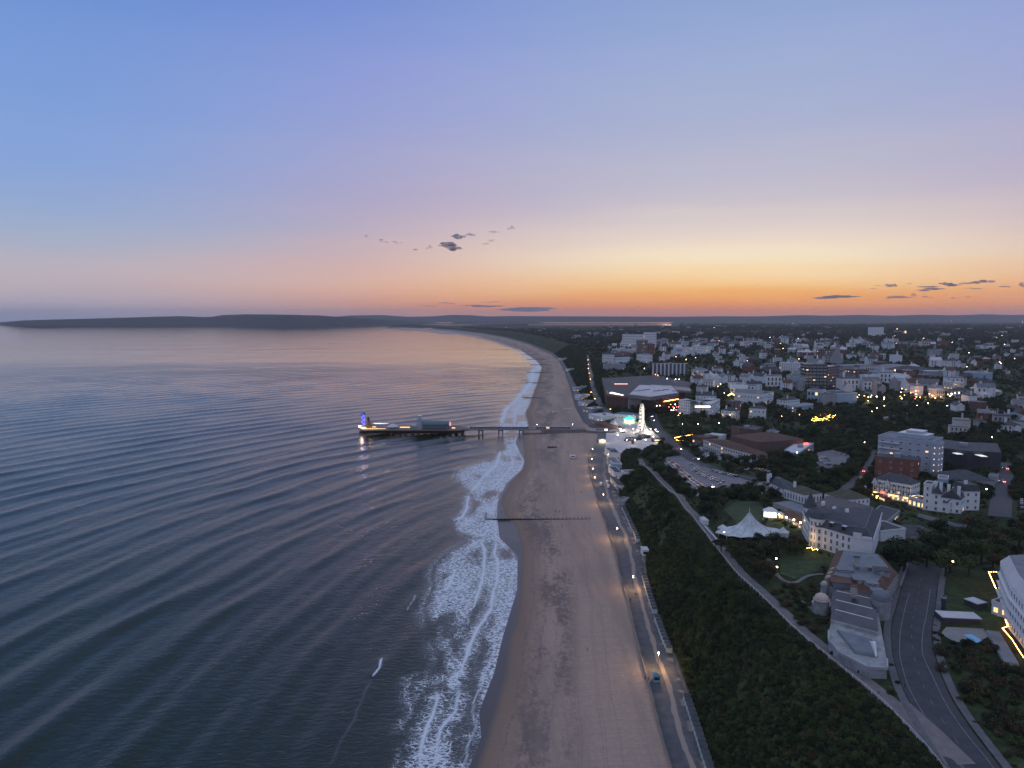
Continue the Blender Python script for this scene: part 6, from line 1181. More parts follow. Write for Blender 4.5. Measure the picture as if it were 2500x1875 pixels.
# ---- theatre complex by the gardens
bldg('theatre_wing', 'long white two storey theatre front under a brown sloping roof', 'theatre', [(1716, 1094), (1770, 1108), (1848, 1122)], 15, 22, 'hip', 4, 'cream', 'brown', 2, 3.6, (2.2, 2.0), .12, seed=160)
bldg('theatre_hall', 'big dark theatre hall with a copper coloured roof', 'theatre', [(1850, 1115), (1960, 1108)], 40, 34, 'hip', 5, 'brown', 'brown', 0, seed=161); bldg('theatre_tower', 'square flat topped fly tower of the theatre with a pale rim', 'theatre', [(1805, 1078), (1845, 1082), (1860, 1074)], 18, 30, 'flat', 1, 'brown', 'slate', 0, seed=162); bldg('theatre_roof_plant', 'white plant boxes on the theatre roof behind the long front', 'plant building', [(1728, 1076), (1762, 1080)], 12, 14, 'flat', 1, 'white', 'white', 0, seed=163)
bldg('theatre_ballroom', 'flat roofed ballroom at the left end of the theatre with glowing terrace', 'theatre', [(1690, 1082), (1722, 1088)], 20, 16, 'flat', 1, 'brown', 'brown', 1, 3, (2.2, 2.2), .5, seed=164); dm = ground(1886, 1075); r_ = thing('roof_dome', 'small white rimmed dome behind the theatre hall', 'dome', (dm[0], dm[1], dm[2])); b = MB(); b.lathe([(5, 0), (5, 9), (6.2, 9.2), (6.2, 10), (3, 11.6), (1, 12), (.8, 14), (.05, 15)], 14); b.build('drum', [ROOFS['lead']], r_); b = MB(); b.lathe([(6.4, 9.3), (6.4, 9.9)], 14); b.build('rim', TRIM, r_)
sg = bldg('bowling_entrance', 'white entrance block with a tilted red sign right of the theatre', 'building', [(1948, 1122), (1986, 1108)], 14, 24, 'flat', 1, 'grey', 'white', 2, 3.5, (2, 2), .2, seed=165); s = PZ(1966, 1090, 20)-np.array(sg.location); MB().cbox((0, 0, 0), 6, .4, 3.5, .5).build('red_sign', SIGNRED, sg, (s[0], s[1]-1, s[2]))
bulb_row('orange string of bulbs along the theatre terrace rail', [tuple(PZ(x, y, 11)) for x, y in ((1647, 1069), (1660, 1066), (1692, 1061))], BULBO, 1.1, .26); bulb_row('second orange string of bulbs below the theatre terrace', [tuple(PZ(x, y, 10)) for x, y in ((1651, 1074), (1662, 1077), (1674, 1074))], BULBO, 1.1, .26)
def garden_lights():
    k = 0
    for j, (y, xa, xb_) in enumerate(((1032, 1981, 2028), (1028, 1984, 2030), (1024, 1990, 2036), (1019, 2002, 2042))):
        pts = []
        for t in np.linspace(0, 1, 9): x = xa+(xb_-xa)*t; p = ground(x, y+2); pts.append((p[0], p[1], p[2]+4.5-1.2*math.sin(t*math.pi*3)**2))
        bulb_row(['lowest', 'second', 'third', 'topmost'][j]+' swag of golden bulbs over the garden bandstand', pts, glow('bulb_gold', (1.0, .62, .12), 30), 1.3, .30)
    for x, y, pw in ((1995, 1030, 2500), (2020, 1026, 2500)): p = ground(x, y); point_light((p[0], p[1], p[2]+4), pw, (1, .6, .15), .6)
    p = ground(2012, 1022); r = thing('bandstand', 'small gabled garden bandstand glowing with golden bulbs', 'bandstand', p); MB().prism([(4*math.cos(a), 4*math.sin(a)) for a in np.arange(8)*math.pi/4], 0, .9).build('floor', WALLS['stone'], r)
    for a in np.arange(8)*math.pi/4: b = MB(); b.bar((3.6*math.cos(a), 3.6*math.sin(a), .9), (3.6*math.cos(a), 3.6*math.sin(a), 4.2), .12, 5); b.build('post', TRIM, r)
    b = MB(); b.lathe([(4.6, 4.2), (2.2, 6.0), (.05, 8.4)], 8); b.build('roof', ROOFS['brown'], r)
garden_lights()
# ================================================================== beach furniture
ORD = ['first', 'second', 'third', 'fourth', 'fifth', 'sixth', 'seventh', 'eighth', 'ninth', 'tenth', 'eleventh', 'twelfth', 'thirteenth', 'fourteenth', 'fifteenth', 'sixteenth', 'seventeenth', 'eighteenth', 'nineteenth']
TENS = ['', '', 'twenty', 'thirty', 'forty', 'fifty', 'sixty', 'seventy', 'eighty', 'ninety']
def ordw(n):
    """1 -> first"""
    if n <= 19: return ORD[n-1]
    if n < 100:
        t, u = divmod(n, 10); return TENS[t].replace('y', 'ieth') if u == 0 else TENS[t]+'-'+ORD[u-1]
    h, u = divmod(n, 100); return ('hundred and '+ordw(u)) if u else 'hundredth'
def groyne(k, xa, xb_, y, label):
    a, b_ = PZ(xa, y, .4), PZ(xb_, y-1, 3.0); r = thing('groyne', label, 'groyne', (b_[0], b_[1], 0), group='timber groynes across the beach'); n = max(6, int((b_[0]-a[0])/2.6)); pm = MB(); pm.box(-.16, .16, -.16, .16, -1.5, 1.5); pile = pm.mesh('post', WOOD)
    for j in range(n+1):
        t = j/n; x = a[0]+(b_[0]-a[0])*t; yy = a[1]+(b_[1]-a[1])*t; z = float(height(x, yy)); obj('post', pile, r, (x-b_[0], yy-b_[1], max(z, .1)+.1))
    b = MB()
    for z0 in (0, .45, .9):
        za = max(float(height(a[0], a[1])), .1)+z0; zb = float(height(b_[0]-1, b_[1]))+z0*.35; b.add([(a[0]-b_[0], a[1]-b_[1]-.08, za-.5), (0, -.08, zb-.5), (0, -.08, zb-.1), (a[0]-b_[0], a[1]-b_[1]-.08, za-.1), (a[0]-b_[0], a[1]-b_[1]+.08, za-.5), (0, .08, zb-.5), (0, .08, zb-.1), (a[0]-b_[0], a[1]-b_[1]+.08, za-.1)], [(0, 1, 2, 3), (7, 6, 5, 4), (3, 2, 6, 7), (0, 4, 5, 1)])
    b.build('planking', WOOD, r); m_ = MB(); m_.bar((0, 0, -1), (0, 0, 4.6), .14, 6); m_.lathe([(.02, 4.5), (.5, 4.6), (.02, 5.4)], 6); m_.build('marker_post', WOOD, r, (a[0]-b_[0], a[1]-b_[1], 0))
for k, (xa, xb_, y) in enumerate(((1186, 1440, 1268), (1276, 1328, 970), (1285, 1346, 934), (1289, 1350, 909), (1294, 1347, 890.5), (1286, 1335, 877), (1275, 1312, 866), (1265, 1290, 857))):
    groyne(k, xa, xb_, y, ['long dark groyne nearest the camera, running down into the surf', 'groyne just beyond the pier', 'second groyne beyond the pier', 'third groyne beyond the pier', 'fourth groyne beyond the pier', 'fifth groyne beyond the pier', 'sixth groyne beyond the pier', 'farthest groyne that can be made out beyond the pier'][k])
HUTC = [mat('hut_%d' % i, c, .6, .08, .6) for i, c in enumerate(((.60, .64, .64), (.42, .58, .58), (.62, .60, .50), (.34, .46, .50), (.60, .62, .60), (.36, .48, .38)))]
def hut(x, y, rz, col, label):
    r = thing('beach_hut', label, 'beach hut', (x, y, 4.0), rz, 'beach huts along the back of the promenade'); k = ('hut', col)
    if k not in WINCACHE:
        WINCACHE[k] = (MB().box(-1.2, 1.2, -1.1, 1.1, 0, 2.2).mesh('wall', HUTC[col]), MB().gable(-1.2, 1.2, -1.1, 1.1, 2.2, .75, 'y', .18, 0, 1).mesh('roof', [ROOFS['slate'], HUTC[col]]), MB().box(-.55, .55, -1.14, -1.1, .05, 1.9).mesh('door', TRIM))
    for nm, me in zip(('wall', 'roof', 'door'), WINCACHE[k]): obj(nm, me, r)
def huts(px0, px1, n, where, seed):
    a, b_ = PZ(*px0, 4.0), PZ(*px1, 4.0); rr = random.Random(seed); rz = math.atan2(b_[1]-a[1], b_[0]-a[0])+math.pi
    for k in range(n): t = (k+.5)/n; y = a[1]+(b_[1]-a[1])*t; x = float(xb(y))-.6; c = rr.choice((0, 0, 1, 3, 4, 2, 5)); hut(x, y, rz+math.pi/2-math.pi/2, c, f'{["white","teal","cream","blue","pale grey","green"][c]} beach hut, {ordw(k+1)} from the near end of {where}')
huts((1742, 1905), (1679, 1706), 15, 'the nearest row', 1); huts((1642, 1596), (1606, 1512), 9, 'the row past the blue kiosk', 2); huts((1603, 1500), (1574, 1410), 12, 'the third row', 3); huts((1558, 1325), (1524, 1242), 16, 'the far thin row', 4)
bx = PZ(1577, 1356, 4); kiosk('tall white box kiosk at the back of the promenade', bx[0]-.4, bx[1]+2, 4.05, 3.4, 6.5, 3.2, 'white', 'white', hip=False)
bx = PZ(1602, 1662, 4); kiosk('blue roofed kiosk beside the lamp on the near promenade', bx[0], bx[1], 4.05, 2.6, 2.4, 2.4, 'blue', 'blue', hip=True)
WINM = ROOFS['blue']
def lifeguard(px, py, label, w=4.5):
    p = ground(px, py); r = thing('lifeguard_hut', label, 'lifeguard hut', (p[0], p[1], p[2]), R(12), 'lifeguard huts on the sand')
    for sx in (-1, 1):
        for sy in (-1, 1): b = MB(); b.bar((sx*w*.4, sy*1.2, -.4), (sx*w*.4, sy*1.2, 1.0), .12, 5); b.build('leg', WOOD, r)
    MB().box(-w/2, w/2, -1.5, 1.5, 1.0, 3.3).build('cabin', WALLS['white'], r); MB().box(-w/2-.3, w/2+.3, -1.8, 1.8, 3.3, 3.5).build('roof', TRIM, r); MB().box(-w*.35, w*.35, -1.53, -1.5, 2.0, 2.9).build('window', GLASS, r)
    b = MB(); b.box(w/2, w/2+1.6, -1, 1, .9, 1.05); b.bar((w/2+1.5, -.6, .9), (w/2+2.6, -.6, -.2), .08, 4); b.build('steps', WOOD, r)
lifeguard(1398, 1120, 'white lifeguard hut on the sand below the pier entrance'); lifeguard(1353, 1010, 'white lifeguard hut on the sand beyond the pier')
for px, py, l, s in ((1348, 1093, 'dark heap of driftwood and play frame on the sand near the pier', 1.0), (1385, 998, 'white beach boats drawn up by the west beach cafes', .6)):
    p = ground(px, py); r = thing('driftwood_heap' if s == 1 else 'beach_boat', l, 'driftwood' if s == 1 else 'boat', p); rr = random.Random(px)
    if s == 1:
        for k in range(12): b = MB(); a = rr.uniform(0, 6.28); x, y = rr.uniform(-7, 7), rr.uniform(-3, 3); ln = rr.uniform(2, 5); b.bar((x, y, 0), (x+ln*math.cos(a), y+ln*math.sin(a)*.5, rr.uniform(.3, 2.8)), rr.uniform(.2, .4), 6, r2=.12); b.build('log', WOOD, r)
        MB().box(-4, 4, -1.4, 1.4, -.2, .9).build('base_mound', mat('weed_mound', (.06, .055, .055), .9), r)
    else:
        for k in range(5): b = MB(); x = k*2.6-5; b.add([(x-.7, -2, .7), (x+.7, -2, .7), (x+.6, 1.5, .75), (x, 2.6, .9), (x-.6, 1.5, .75), (x-.3, -1.9, 0), (x+.3, -1.9, 0), (x, 2, .1)], [(5, 6, 1, 0), (6, 7, 3, 2, 1), (7, 5, 0, 4, 3), (0, 1, 2, 3, 4)]); b.build('hull', TRIM, r)
# ================================================================== lamps
def lamp(px, py, label, h=6.5, power=380, z=None, group='street lamps along the promenade', m=BULBW, col=(1, .60, .26), r_=.22, cat='street lamp'):
    p = ground(px, py) if z is None else PZ(px, py, z); r = thing('street_lamp', label, cat, p, 0, group); k = ('lamp', h, m.name, r_)
    if k not in WINCACHE: a = MB(); a.bar((0, 0, -.3), (0, 0, h), .07, 5, r2=.05); b = MB(); b.lathe([(.03, h-.05), (r_, h+.05), (r_*1.1, h+.3), (.05, h+.5)], 7); WINCACHE[k] = (a.mesh('post', DARKMETAL), b.mesh('lantern', m))
    obj('post', WINCACHE[k][0], r); obj('lantern', WINCACHE[k][1], r)
    if power: point_light((0, -.1, h-.5), power, col, .2, r)
for k, (x, y) in enumerate(((1607, 1634), (1545, 1438), (1506, 1315), (1473, 1229), (1452, 1182), (1447, 1160), (1445, 1135), (1447, 1110))): lamp(x, y, f'promenade lamp, {ordw(k+1)} from the camera along the beach', 6.5 if k < 4 else 5.5, (3000, 2600, 2800, 2600, 1400, 1400, 1400, 1400)[k])
for k, (x, y) in enumerate(((1484, 1106), (1486, 1118), (1489, 1140), (1491, 1131), (1527, 1180), (1500, 1110))): lamp(x, y, f'wall side lamp of the promenade row, {ordw(k+1)} of six', 3.4, 260, z=4, group='lamps in front of the promenade row', r_=.4)
for k, (x, y, m) in enumerate(((1441, 935, BULBO), (1443, 968, BULBO), (1439, 920, BULBO), (1437, 908, BULBW), (1436, 897, BULBO), (1452, 985, BULBO), (1435, 886, BULBW), (1484, 990, BULBW), (1490, 1012, BULBO))): lamp(x, y, f'lamp on the west cliff road, {ordw(k+1)} of nine', 7, 0 if k > 3 else 700, m=m, group='lamps on the west cliff road', r_=.55)
for k, (x, y) in enumerate(((1595, 1080), (1588, 1060), (1600, 1062), (1558, 1065), (1546, 1060), (1515, 1060), (1508, 1075), (1530, 1088), (1550, 1088), (1576, 1088))): lamp(x, y, f'white lamp on the paved square, {ordw(k+1)} of ten', 6, 350 if k % 2 == 0 else 0, m=BULBC, col=(1, .92, .8), group='white lamps on the square', r_=.35)
# town lights: single lamps with their posts, read off the photograph and filled in along the streets
TL = [(1603, 1003, 'c'), (1611, 1003, 'w'), (1637, 1000, 'o'), (1580, 965, 'w'), (1487, 980, 'w'), (1573, 910, 'w'), (1600, 925, 'o'), (1606, 927, 'o'), (1629, 936, 'c'), (1649, 938, 'c'), (1658, 938, 'c'), (1620, 862, 'r'), (1650, 880, 'w'), (1675, 886, 'w'), (1752, 956, 'w'), (1759, 950, 'w'), (1746, 972, 'w'), (1768, 972, 'w'), (1782, 1027, 'w'), (1795, 1027, 'w'), (1755, 1048, 'c'), (1704, 1050, 'w'), (1666, 1050, 'w'), (1656, 1028, 'w'), (1660, 1023, 'w'), (1908, 1030, 'w'), (1945, 1022, 'w'), (1951, 1026, 'w'), (1962, 1032, 'w'), (2128, 1018, 'w'), (2140, 1011, 'w'), (2158, 1005, 'w'), (2157, 988, 'w'), (2202, 986, 'w'), (2238, 1004, 'w'), (2265, 998, 'w'), (2312, 1005, 'c'), (2335, 1045, 'w'), (2316, 1053, 'w'), (2392, 1038, 'c'), (1945, 1125, 'c'), (2013, 1092, 'w'), (2110, 1098, 'w'), (2407, 1222, 'c'), (2324, 1405, 'w'), (1767, 1330, 'o'), (1894, 1398, 'w'), (2141, 1240, 'o'), (2139, 1244, 'o'), (1896, 1420, 'w'), (1936, 793, 'o'), (2322, 785, 'w'), (2496, 787, 'w'), (2180, 832, 'o'), (2184, 826, 'o'), (2188, 845, 'o'), (2172, 900, 'o'), (2185, 914, 'w'), (2255, 832, 'w'), (2210, 815, 'w'), (2440, 893, 'w'), (2476, 884, 'w'), (2360, 905, 'w'), (1905, 845, 'w'), (1960, 850, 'w'), (2010, 865, 'o'), (2072, 915, 'o'), (2100, 940, 'w'), (2060, 930, 'w'), (2420, 1085, 'c')]
rr = random.Random(5)
for k in range(34): TL.append((rr.uniform(2195, 2330), rr.uniform(955, 988), rr.choice('wwoor')))
for k in range(12): TL.append((rr.uniform(2085, 2160), rr.uniform(976, 992), rr.choice('wwo')))
for k in range(10): TL.append((rr.uniform(2320, 2350), rr.uniform(960, 978), rr.choice('wc')))
for k in range(9): TL.append((rr.uniform(1625, 1665), rr.uniform(1000, 1018), rr.choice('wrc')))
for k in range(8): TL.append((rr.uniform(1590, 1680), rr.uniform(972, 990), rr.choice('ooow')))
for k in range(26): TL.append((rr.uniform(1620, 2480), rr.uniform(800, 900), rr.choice('wwwoc')))
BULBR = glow('bulb_red', (1.0, .10, .08), 22); BM = {'w': BULBW, 'o': BULBO, 'c': BULBC, 'r': BULBR}; CN = {'w': 'warm white', 'o': 'orange', 'c': 'cool white', 'r': 'red'}
TL.sort(); cnt = {}
for k, (x, y, c) in enumerate(TL):
    p = ground(x, y); d = math.hypot(p[0], p[1]); cnt[c] = cnt.get(c, 0)+1; hh = round(min(6+d/700, 11)); rad = round(max(.30, d/2600), 1)
    big = c in 'wo' and d < 1500 and k % 6 == 0
    lamp(x, y, f'{CN[c]} street lamp in the town, {ordw(cnt[c])} of that colour from the left', hh, 900 if big else 0, z=p[2], m=BM[c], group='scattered lamps of the town', r_=rad, col=(1, .6, .25))
# a few lights that pool on the garden and shopping street
for x, y, pw, col in ((2260, 975, 9000, (1, .5, .2)), (2300, 978, 5000, (1, .55, .25)), (2120, 984, 5000, (1, .65, .3)), (2236, 1234, 900, (1, .62, .22)), (1975, 1340, 350, (1, .6, .25)), (1800, 966, 4000, (1, .6, .2))): p = ground(x, y); point_light((p[0], p[1], p[2]+5), pw, col, .6)
bulb_row('swag of golden bulbs in front of the ornate white hall', [tuple(ground(x, y)+np.array((0, 0, 4+2*(k % 2)))) for k, (x, y) in enumerate(((1778, 972), (1786, 970), (1794, 973), (1802, 974), (1812, 976)))], MATS['bulb_gold'], 2.0, .55)
bulb_row('small cluster of warm bulbs on the terrace below the white hotel front', [tuple(ground(x, y)+np.array((0, 0, 3))) for x, y in ((1970, 1354), (1980, 1352), (1984, 1358), (1993, 1356), (1998, 1360))], MATS['bulb_gold'], 1.4, .16)
# ================================================================== cars
CARC = {'white': (.62, .62, .62), 'silver': (.36, .37, .39), 'black': (.015, .015, .018), 'grey': (.12, .125, .13), 'blue': (.04, .09, .22), 'red': (.28, .03, .03)}
def car_meshes(c):
    k = ('car', c)
    if k in WINCACHE: return WINCACHE[k]
    pm = mat('car_'+c, CARC[c], .18, spec=.6, metal=.2)
    prof = [(-2.1, .35), (-2.15, .75), (-1.95, .92), (-1.0, 1.0), (1.75, 1.0), (2.05, .9), (2.1, .35)]
    def ext(prof, w, wt=None):
        n = len(prof); vs = [(-(w if wt is None or z < 1.05 else wt), y, z) for y, z in prof]+[((w if wt is None or z < 1.05 else wt), y, z) for y, z in prof]
        return vs, [tuple(range(n)), tuple(range(2*n-1, n-1, -1))]+[(i, n+i, n+(i+1) % n, (i+1) % n) for i in range(n)]
    b = MB(); b.add(*ext(prof, .87)); b.add(*ext([(-.45, 1.42), (1.25, 1.42), (1.2, 1.47), (-.4, 1.47)], .66)); body = b.mesh('body', pm)
    g = MB(); g.add(*ext([(-1.05, 1.0), (-.45, 1.42), (1.25, 1.42), (1.75, 1.0)], .80, .66)); gl = g.mesh('cabin_glass', GLASS)
    w = MB(); w.bar((-.12, 0, 0), (.12, 0, 0), .31, 8); wh_ = w.mesh('wheel', mat('tyre', (.02, .02, .02), .8)); h = MB(); h.box(-.16, .16, -.04, .04, -.08, .08); WINCACHE[k] = (body, gl, wh_, h.mesh('headlight', TRIM)); return WINCACHE[k]
def car(x, y, z, rz, c, label, group, lights=False):
    bo, gl, wh_, hl = car_meshes(c); r = thing('parked_car' if not lights else 'moving_car', label, 'car', (x, y, z), rz, group); obj('body', bo, r); obj('cabin_glass', gl, r)
    for sx in (-.82, .82):
        for sy in (-1.3, 1.3): obj('wheel', wh_, r, (sx, sy, .31))
    for sx in (-.6, .6):
        h = obj('headlight', hl, r, (sx, -2.14, .68))
        if lights: h.data = HLM; t = obj('tail_light', TLM, r, (sx, 2.12, .72))
hm = MB(); hm.box(-.25, .25, -.06, .06, -.12, .12); HLM = hm.mesh('headlight', BULBC); TLM = hm.mesh('tail_light', BULBR)
def car_row(pa, pb, n, where, head, seed, skip=.08, lane=0.0):
    a, b_ = ground(*pa), ground(*pb); d = (b_-a)[:2]; L_ = np.linalg.norm(d); d /= L_; rr = random.Random(seed); k = 0
    for i in range(n):
        if rr.random() < skip: continue
        t = (i+.5)/n; x, y = a[0]+(b_-a)[0]*t, a[1]+(b_-a)[1]*t; c = rr.choices(['white', 'silver', 'black', 'grey', 'blue', 'red'], [6, 6, 2, 2, 1, 1])[0]; k += 1
        car(x+rr.uniform(-.15, .15), y+rr.uniform(-.2, .2), float(height(x, y))+.30, math.atan2(d[1], d[0])+head+rr.uniform(-.05, .05), c, f'{c} car, {ordw(k)} from left in the {where}', 'parked cars')
car_row((1624, 1127), (1714, 1206), 34, 'long car park row beside the trees', .0, 1)
car_row((1632, 1124), (1722, 1202), 30, 'second car park row from the trees', .0, 2, .12)
car_row((1684, 1135), (1765, 1180), 15, 'third car park row from the trees', .15, 3, .1); car_row((1692, 1148), (1768, 1186), 13, 'fourth car park row from the trees', .15, 4, .15); car_row((1712, 1160), (1770, 1192), 9, 'fifth car park row from the trees', .15, 5, .15); car_row((1738, 1150), (1800, 1166), 9, 'short row along the main road', .2, 6, .2); car_row((1770, 1140), (1830, 1148), 9, 'row behind the forecourt trees', .2, 7, .2); car_row((1842, 1148), (1890, 1158), 6, 'row above the hotel wing', .2, 8, .2)
car_row((1684, 1092), (1728, 1104), 7, 'left end of the theatre forecourt', .4, 9, .2); car_row((1708, 1110), (1742, 1122), 6, 'row along the forecourt hedge', .3, 10, .1); car_row((1830, 1106), (1860, 1116), 4, 'right end of the theatre forecourt', .2, 11)
car_row((1993, 1112), (2022, 1128), 9, 'first row of the tree ringed car park', .2, 12); car_row((1995, 1122), (2025, 1138), 8, 'second row of the tree ringed car park', .2, 13); car_row((2035, 1104), (2065, 1112), 6, 'upper row of the tree ringed car park', .3, 14, .2)
car_row((1560, 1136), (1572, 1142), 3, 'lay-by at the top of the cliff path', .9, 15, 0); car_row((2103, 1208), (2122, 1178), 6, 'kerb beside the timbered pub', 1.57, 16, 0); car_row((2494, 1250), (2494, 1180), 7, 'kerb of the east street', 1.57, 17, .1); car_row((1462, 965), (1476, 1000), 6, 'lay-by by the conference centre', .3, 18, .1); car_row((1655, 905), (1700, 908), 6, 'forecourt of the bayed hotel', .4, 19, .2)
for k, (x, y, c, l, a) in enumerate(((1658, 1098, 'white', 'white car with lights on descending the flyover road', .7), (1700, 1122, 'silver', 'silver car with lights on by the car park entrance', .8), (1603, 1055, 'white', 'white car with lights on nearest the wheel', .4), (1590, 1018, 'red', 'red car on the road behind the wheel', .2), (1595, 1028, 'silver', 'silver car following the red one behind the wheel', .3), (1739, 1190, 'white', 'white car with bright headlights at the foot of the car park', 0), (2106, 1152, 'red', 'red car with tail lights on the side street', 3.0), (2100, 1168, 'silver', 'silver car behind the red one on the side street', 3.0), (2447, 1178, 'white', 'white car with lights on in the east street', 3.1), (2455, 1146, 'white', 'white car far up the east street', 3.1))):
    p = ground(x, y); car(p[0], p[1], p[2]+.3, a, c, l, 'cars driving with lights on', True)
for k, (x, y, l) in enumerate(((1467, 1185, 'white van on the promenade beside the sea wall'), (1482, 1180, 'white van parked in front of the promenade row'), (1485, 1190, 'silver van just behind the one before the promenade row'))):
    p = PZ(x, y, 4.05); r = thing('van', l, 'van', p, R(170), 'vans on the promenade'); MB().box(-1, 1, -1.2, 3.2, .4, 2.5).build('cargo_body', WALLS['white'], r); b = MB(); b.box(-.98, .98, -2.4, -1.21, .4, 1.6); b.gable(-.9, .9, -2.2, -1.21, 1.6, .5, 'x'); b.build('cab', WALLS['white'], r); MB().box(-.8, .8, -2.26, -1.9, 1.45, 2.0).build('windscreen', GLASS, r)
    for sx in (-.9, .9):
        for sy in (-1.7, 2.2): w = MB(); w.bar((sx-.1, sy, .38), (sx+.1, sy, .38), .38, 8); w.build('wheel', MATS['tyre'], r)
# ================================================================== people
def person_mesh(pose, top, legs):
    k = ('person', pose, top, legs)
    if k in WINCACHE: return WINCACHE[k]
    st = .28 if pose == 'walk' else .06; ar = .25 if pose == 'walk' else .05
    J = [((0, 0, .95), .13), ((0, 0, 1.18), .14), ((0, 0, 1.42), .15), ((0, -.01, 1.53), .06), ((0, -.02, 1.64), .10), ((0, -.02, 1.74), .075), ((-.10, 0, .9), .09), ((-.11, -st*.6, .50), .065), ((-.11, st*.2-st, .07), .045), ((-.11, -st*.8-.14, .03), .035), ((.10, 0, .9), .09), ((.11, st*.5, .50), .065), ((.11, st*1.2, .07), .045), ((.11, st*1.2-.14, .03), .035), ((-.20, 0, 1.41), .06), ((-.25, ar*.6, 1.14), .045), ((-.25, ar*.6-.12, .90), .035), ((.20, 0, 1.41), .06), ((.25, -ar*.6, 1.14), .045), ((.25, -ar*.6-.16, .92), .035)]
    E = [(0, 1), (1, 2), (2, 3), (3, 4), (4, 5), (0, 6), (6, 7), (7, 8), (8, 9), (0, 10), (10, 11), (11, 12), (12, 13), (2, 14), (14, 15), (15, 16), (2, 17), (17, 18), (18, 19)]
    me = bpy.data.meshes.new('person'); me.from_pydata([j[0] for j in J], E, []); o = bpy.data.objects.new('tmp', me); link(o); sk = o.modifiers.new('s', 'SKIN'); sk.use_smooth_shade = True
    for v, j in zip(me.skin_vertices[0].data, J): v.radius = (j[1], j[1]*.85)
    me.skin_vertices[0].data[0].use_root = True; o.modifiers.new('d', 'SUBSURF').levels = 1
    dg = bpy.context.evaluated_depsgraph_get(); m2 = bpy.data.meshes.new_from_object(o.evaluated_get(dg)); bpy.data.objects.remove(o); m2.name = 'person'; m2.materials.clear()
    for nm, c in (('cloth_'+top, CLOTH[top]), ('cloth_'+legs, CLOTH[legs]), ('skin', (.42, .27, .20)), ('hair', (.04, .03, .025))): m2.materials.append(mat(nm, c, .8))
    for p in m2.polygons: z = p.center[2]; x = abs(p.center[0]); p.material_index = 3 if z > 1.68 or (z > 1.58 and p.center[1] > .01) else 2 if z > 1.50 or (x > .2 and z < .97) else 0 if z > .98 else 1
    WINCACHE[k] = m2; return m2
CLOTH = {'navy': (.02, .03, .07), 'black': (.015, .015, .018), 'red': (.25, .03, .03), 'grey': (.14, .14, .15), 'white': (.55, .55, .54), 'olive': (.08, .08, .04), 'denim': (.05, .08, .14)}
PPL = [(1356, 1251, 'on the sand above the long groyne, leftmost of three'), (1360, 1250, 'on the sand above the long groyne, middle of three'), (1366, 1252, 'on the sand above the long groyne, rightmost of three'), (1225, 1253, 'at the water edge above the long groyne'), (1372, 1288, 'alone on the sand below the long groyne'), (1434, 1590, 'alone on the near sand'), (1540, 1468, 'on the promenade left of a near pair'), (1538, 1470, 'on the promenade right of a near pair'), (1552, 1455, 'crossing by the second promenade lamp'), (1521, 1434, 'by the sea wall near the second lamp'), (1575, 1660, 'by the sand beside the blue roofed kiosk'), (1583, 1663, 'next to the blue roofed kiosk'), (1484, 1292, 'on the promenade by the third lamp'), (1486, 1300, 'walking beside the sea wall below the third lamp'), (1494, 1314, 'on the sea wall side, lowest of a group of three'), (1499, 1295, 'in the middle of the promenade at the third lamp'), (1480, 1230, 'by the fourth promenade lamp'), (1384, 1106, 'on the sand left of the white lifeguard hut'), (1387, 1107, 'on the sand closest to the white lifeguard hut'), (1398, 1082, 'on the sand between the pier and the hut'), (1301, 1036, 'at the water edge under the pier'), (1447, 1183, 'by the sea wall in front of the row of cafes'), (1436, 1126, 'at the sea wall near the snack kiosk'), (1440, 1132, 'at the sea wall just below the snack kiosk'), (1500, 1066, 'on the square right of the pier entrance'), (1511, 1058, 'in the middle of the paved square'), (1527, 1060, 'on the square left of the wheel'), (1518, 1046, 'on the square in front of the carousel'), (1533, 1047, 'on the square between carousel and wheel'), (1508, 1072, 'on the square below the lamps'), (1400, 1200, 'far out on the open sand, nearer one'), (1420, 1204, 'far out on the open sand, right hand one'), (2209, 1682, 'on the pavement of the clifftop road'), (2145, 1700, 'at the cliff path bench')]
for k, (x, y, l) in enumerate(PPL):
    p = ground(x, y); rr = random.Random(k); top = rr.choice(['navy', 'black', 'red', 'grey', 'olive', 'white']); legs = rr.choice(['denim', 'black', 'grey', 'navy']); w = 'walk' if k % 3 else 'stand'
    o = obj('person', person_mesh(w, top, legs), None, (p[0], p[1], (max(p[2], 4.02) if 'promenade' in l or 'sea wall' in l else p[2]+(.25 if 'square' in l or 'road' in l or 'path' in l else .04))), rr.uniform(0, 6.28)); tag(o, f'person in {top} top {"walking" if w == "walk" else "standing"} {l}', 'person', 'people on the beach and promenade')
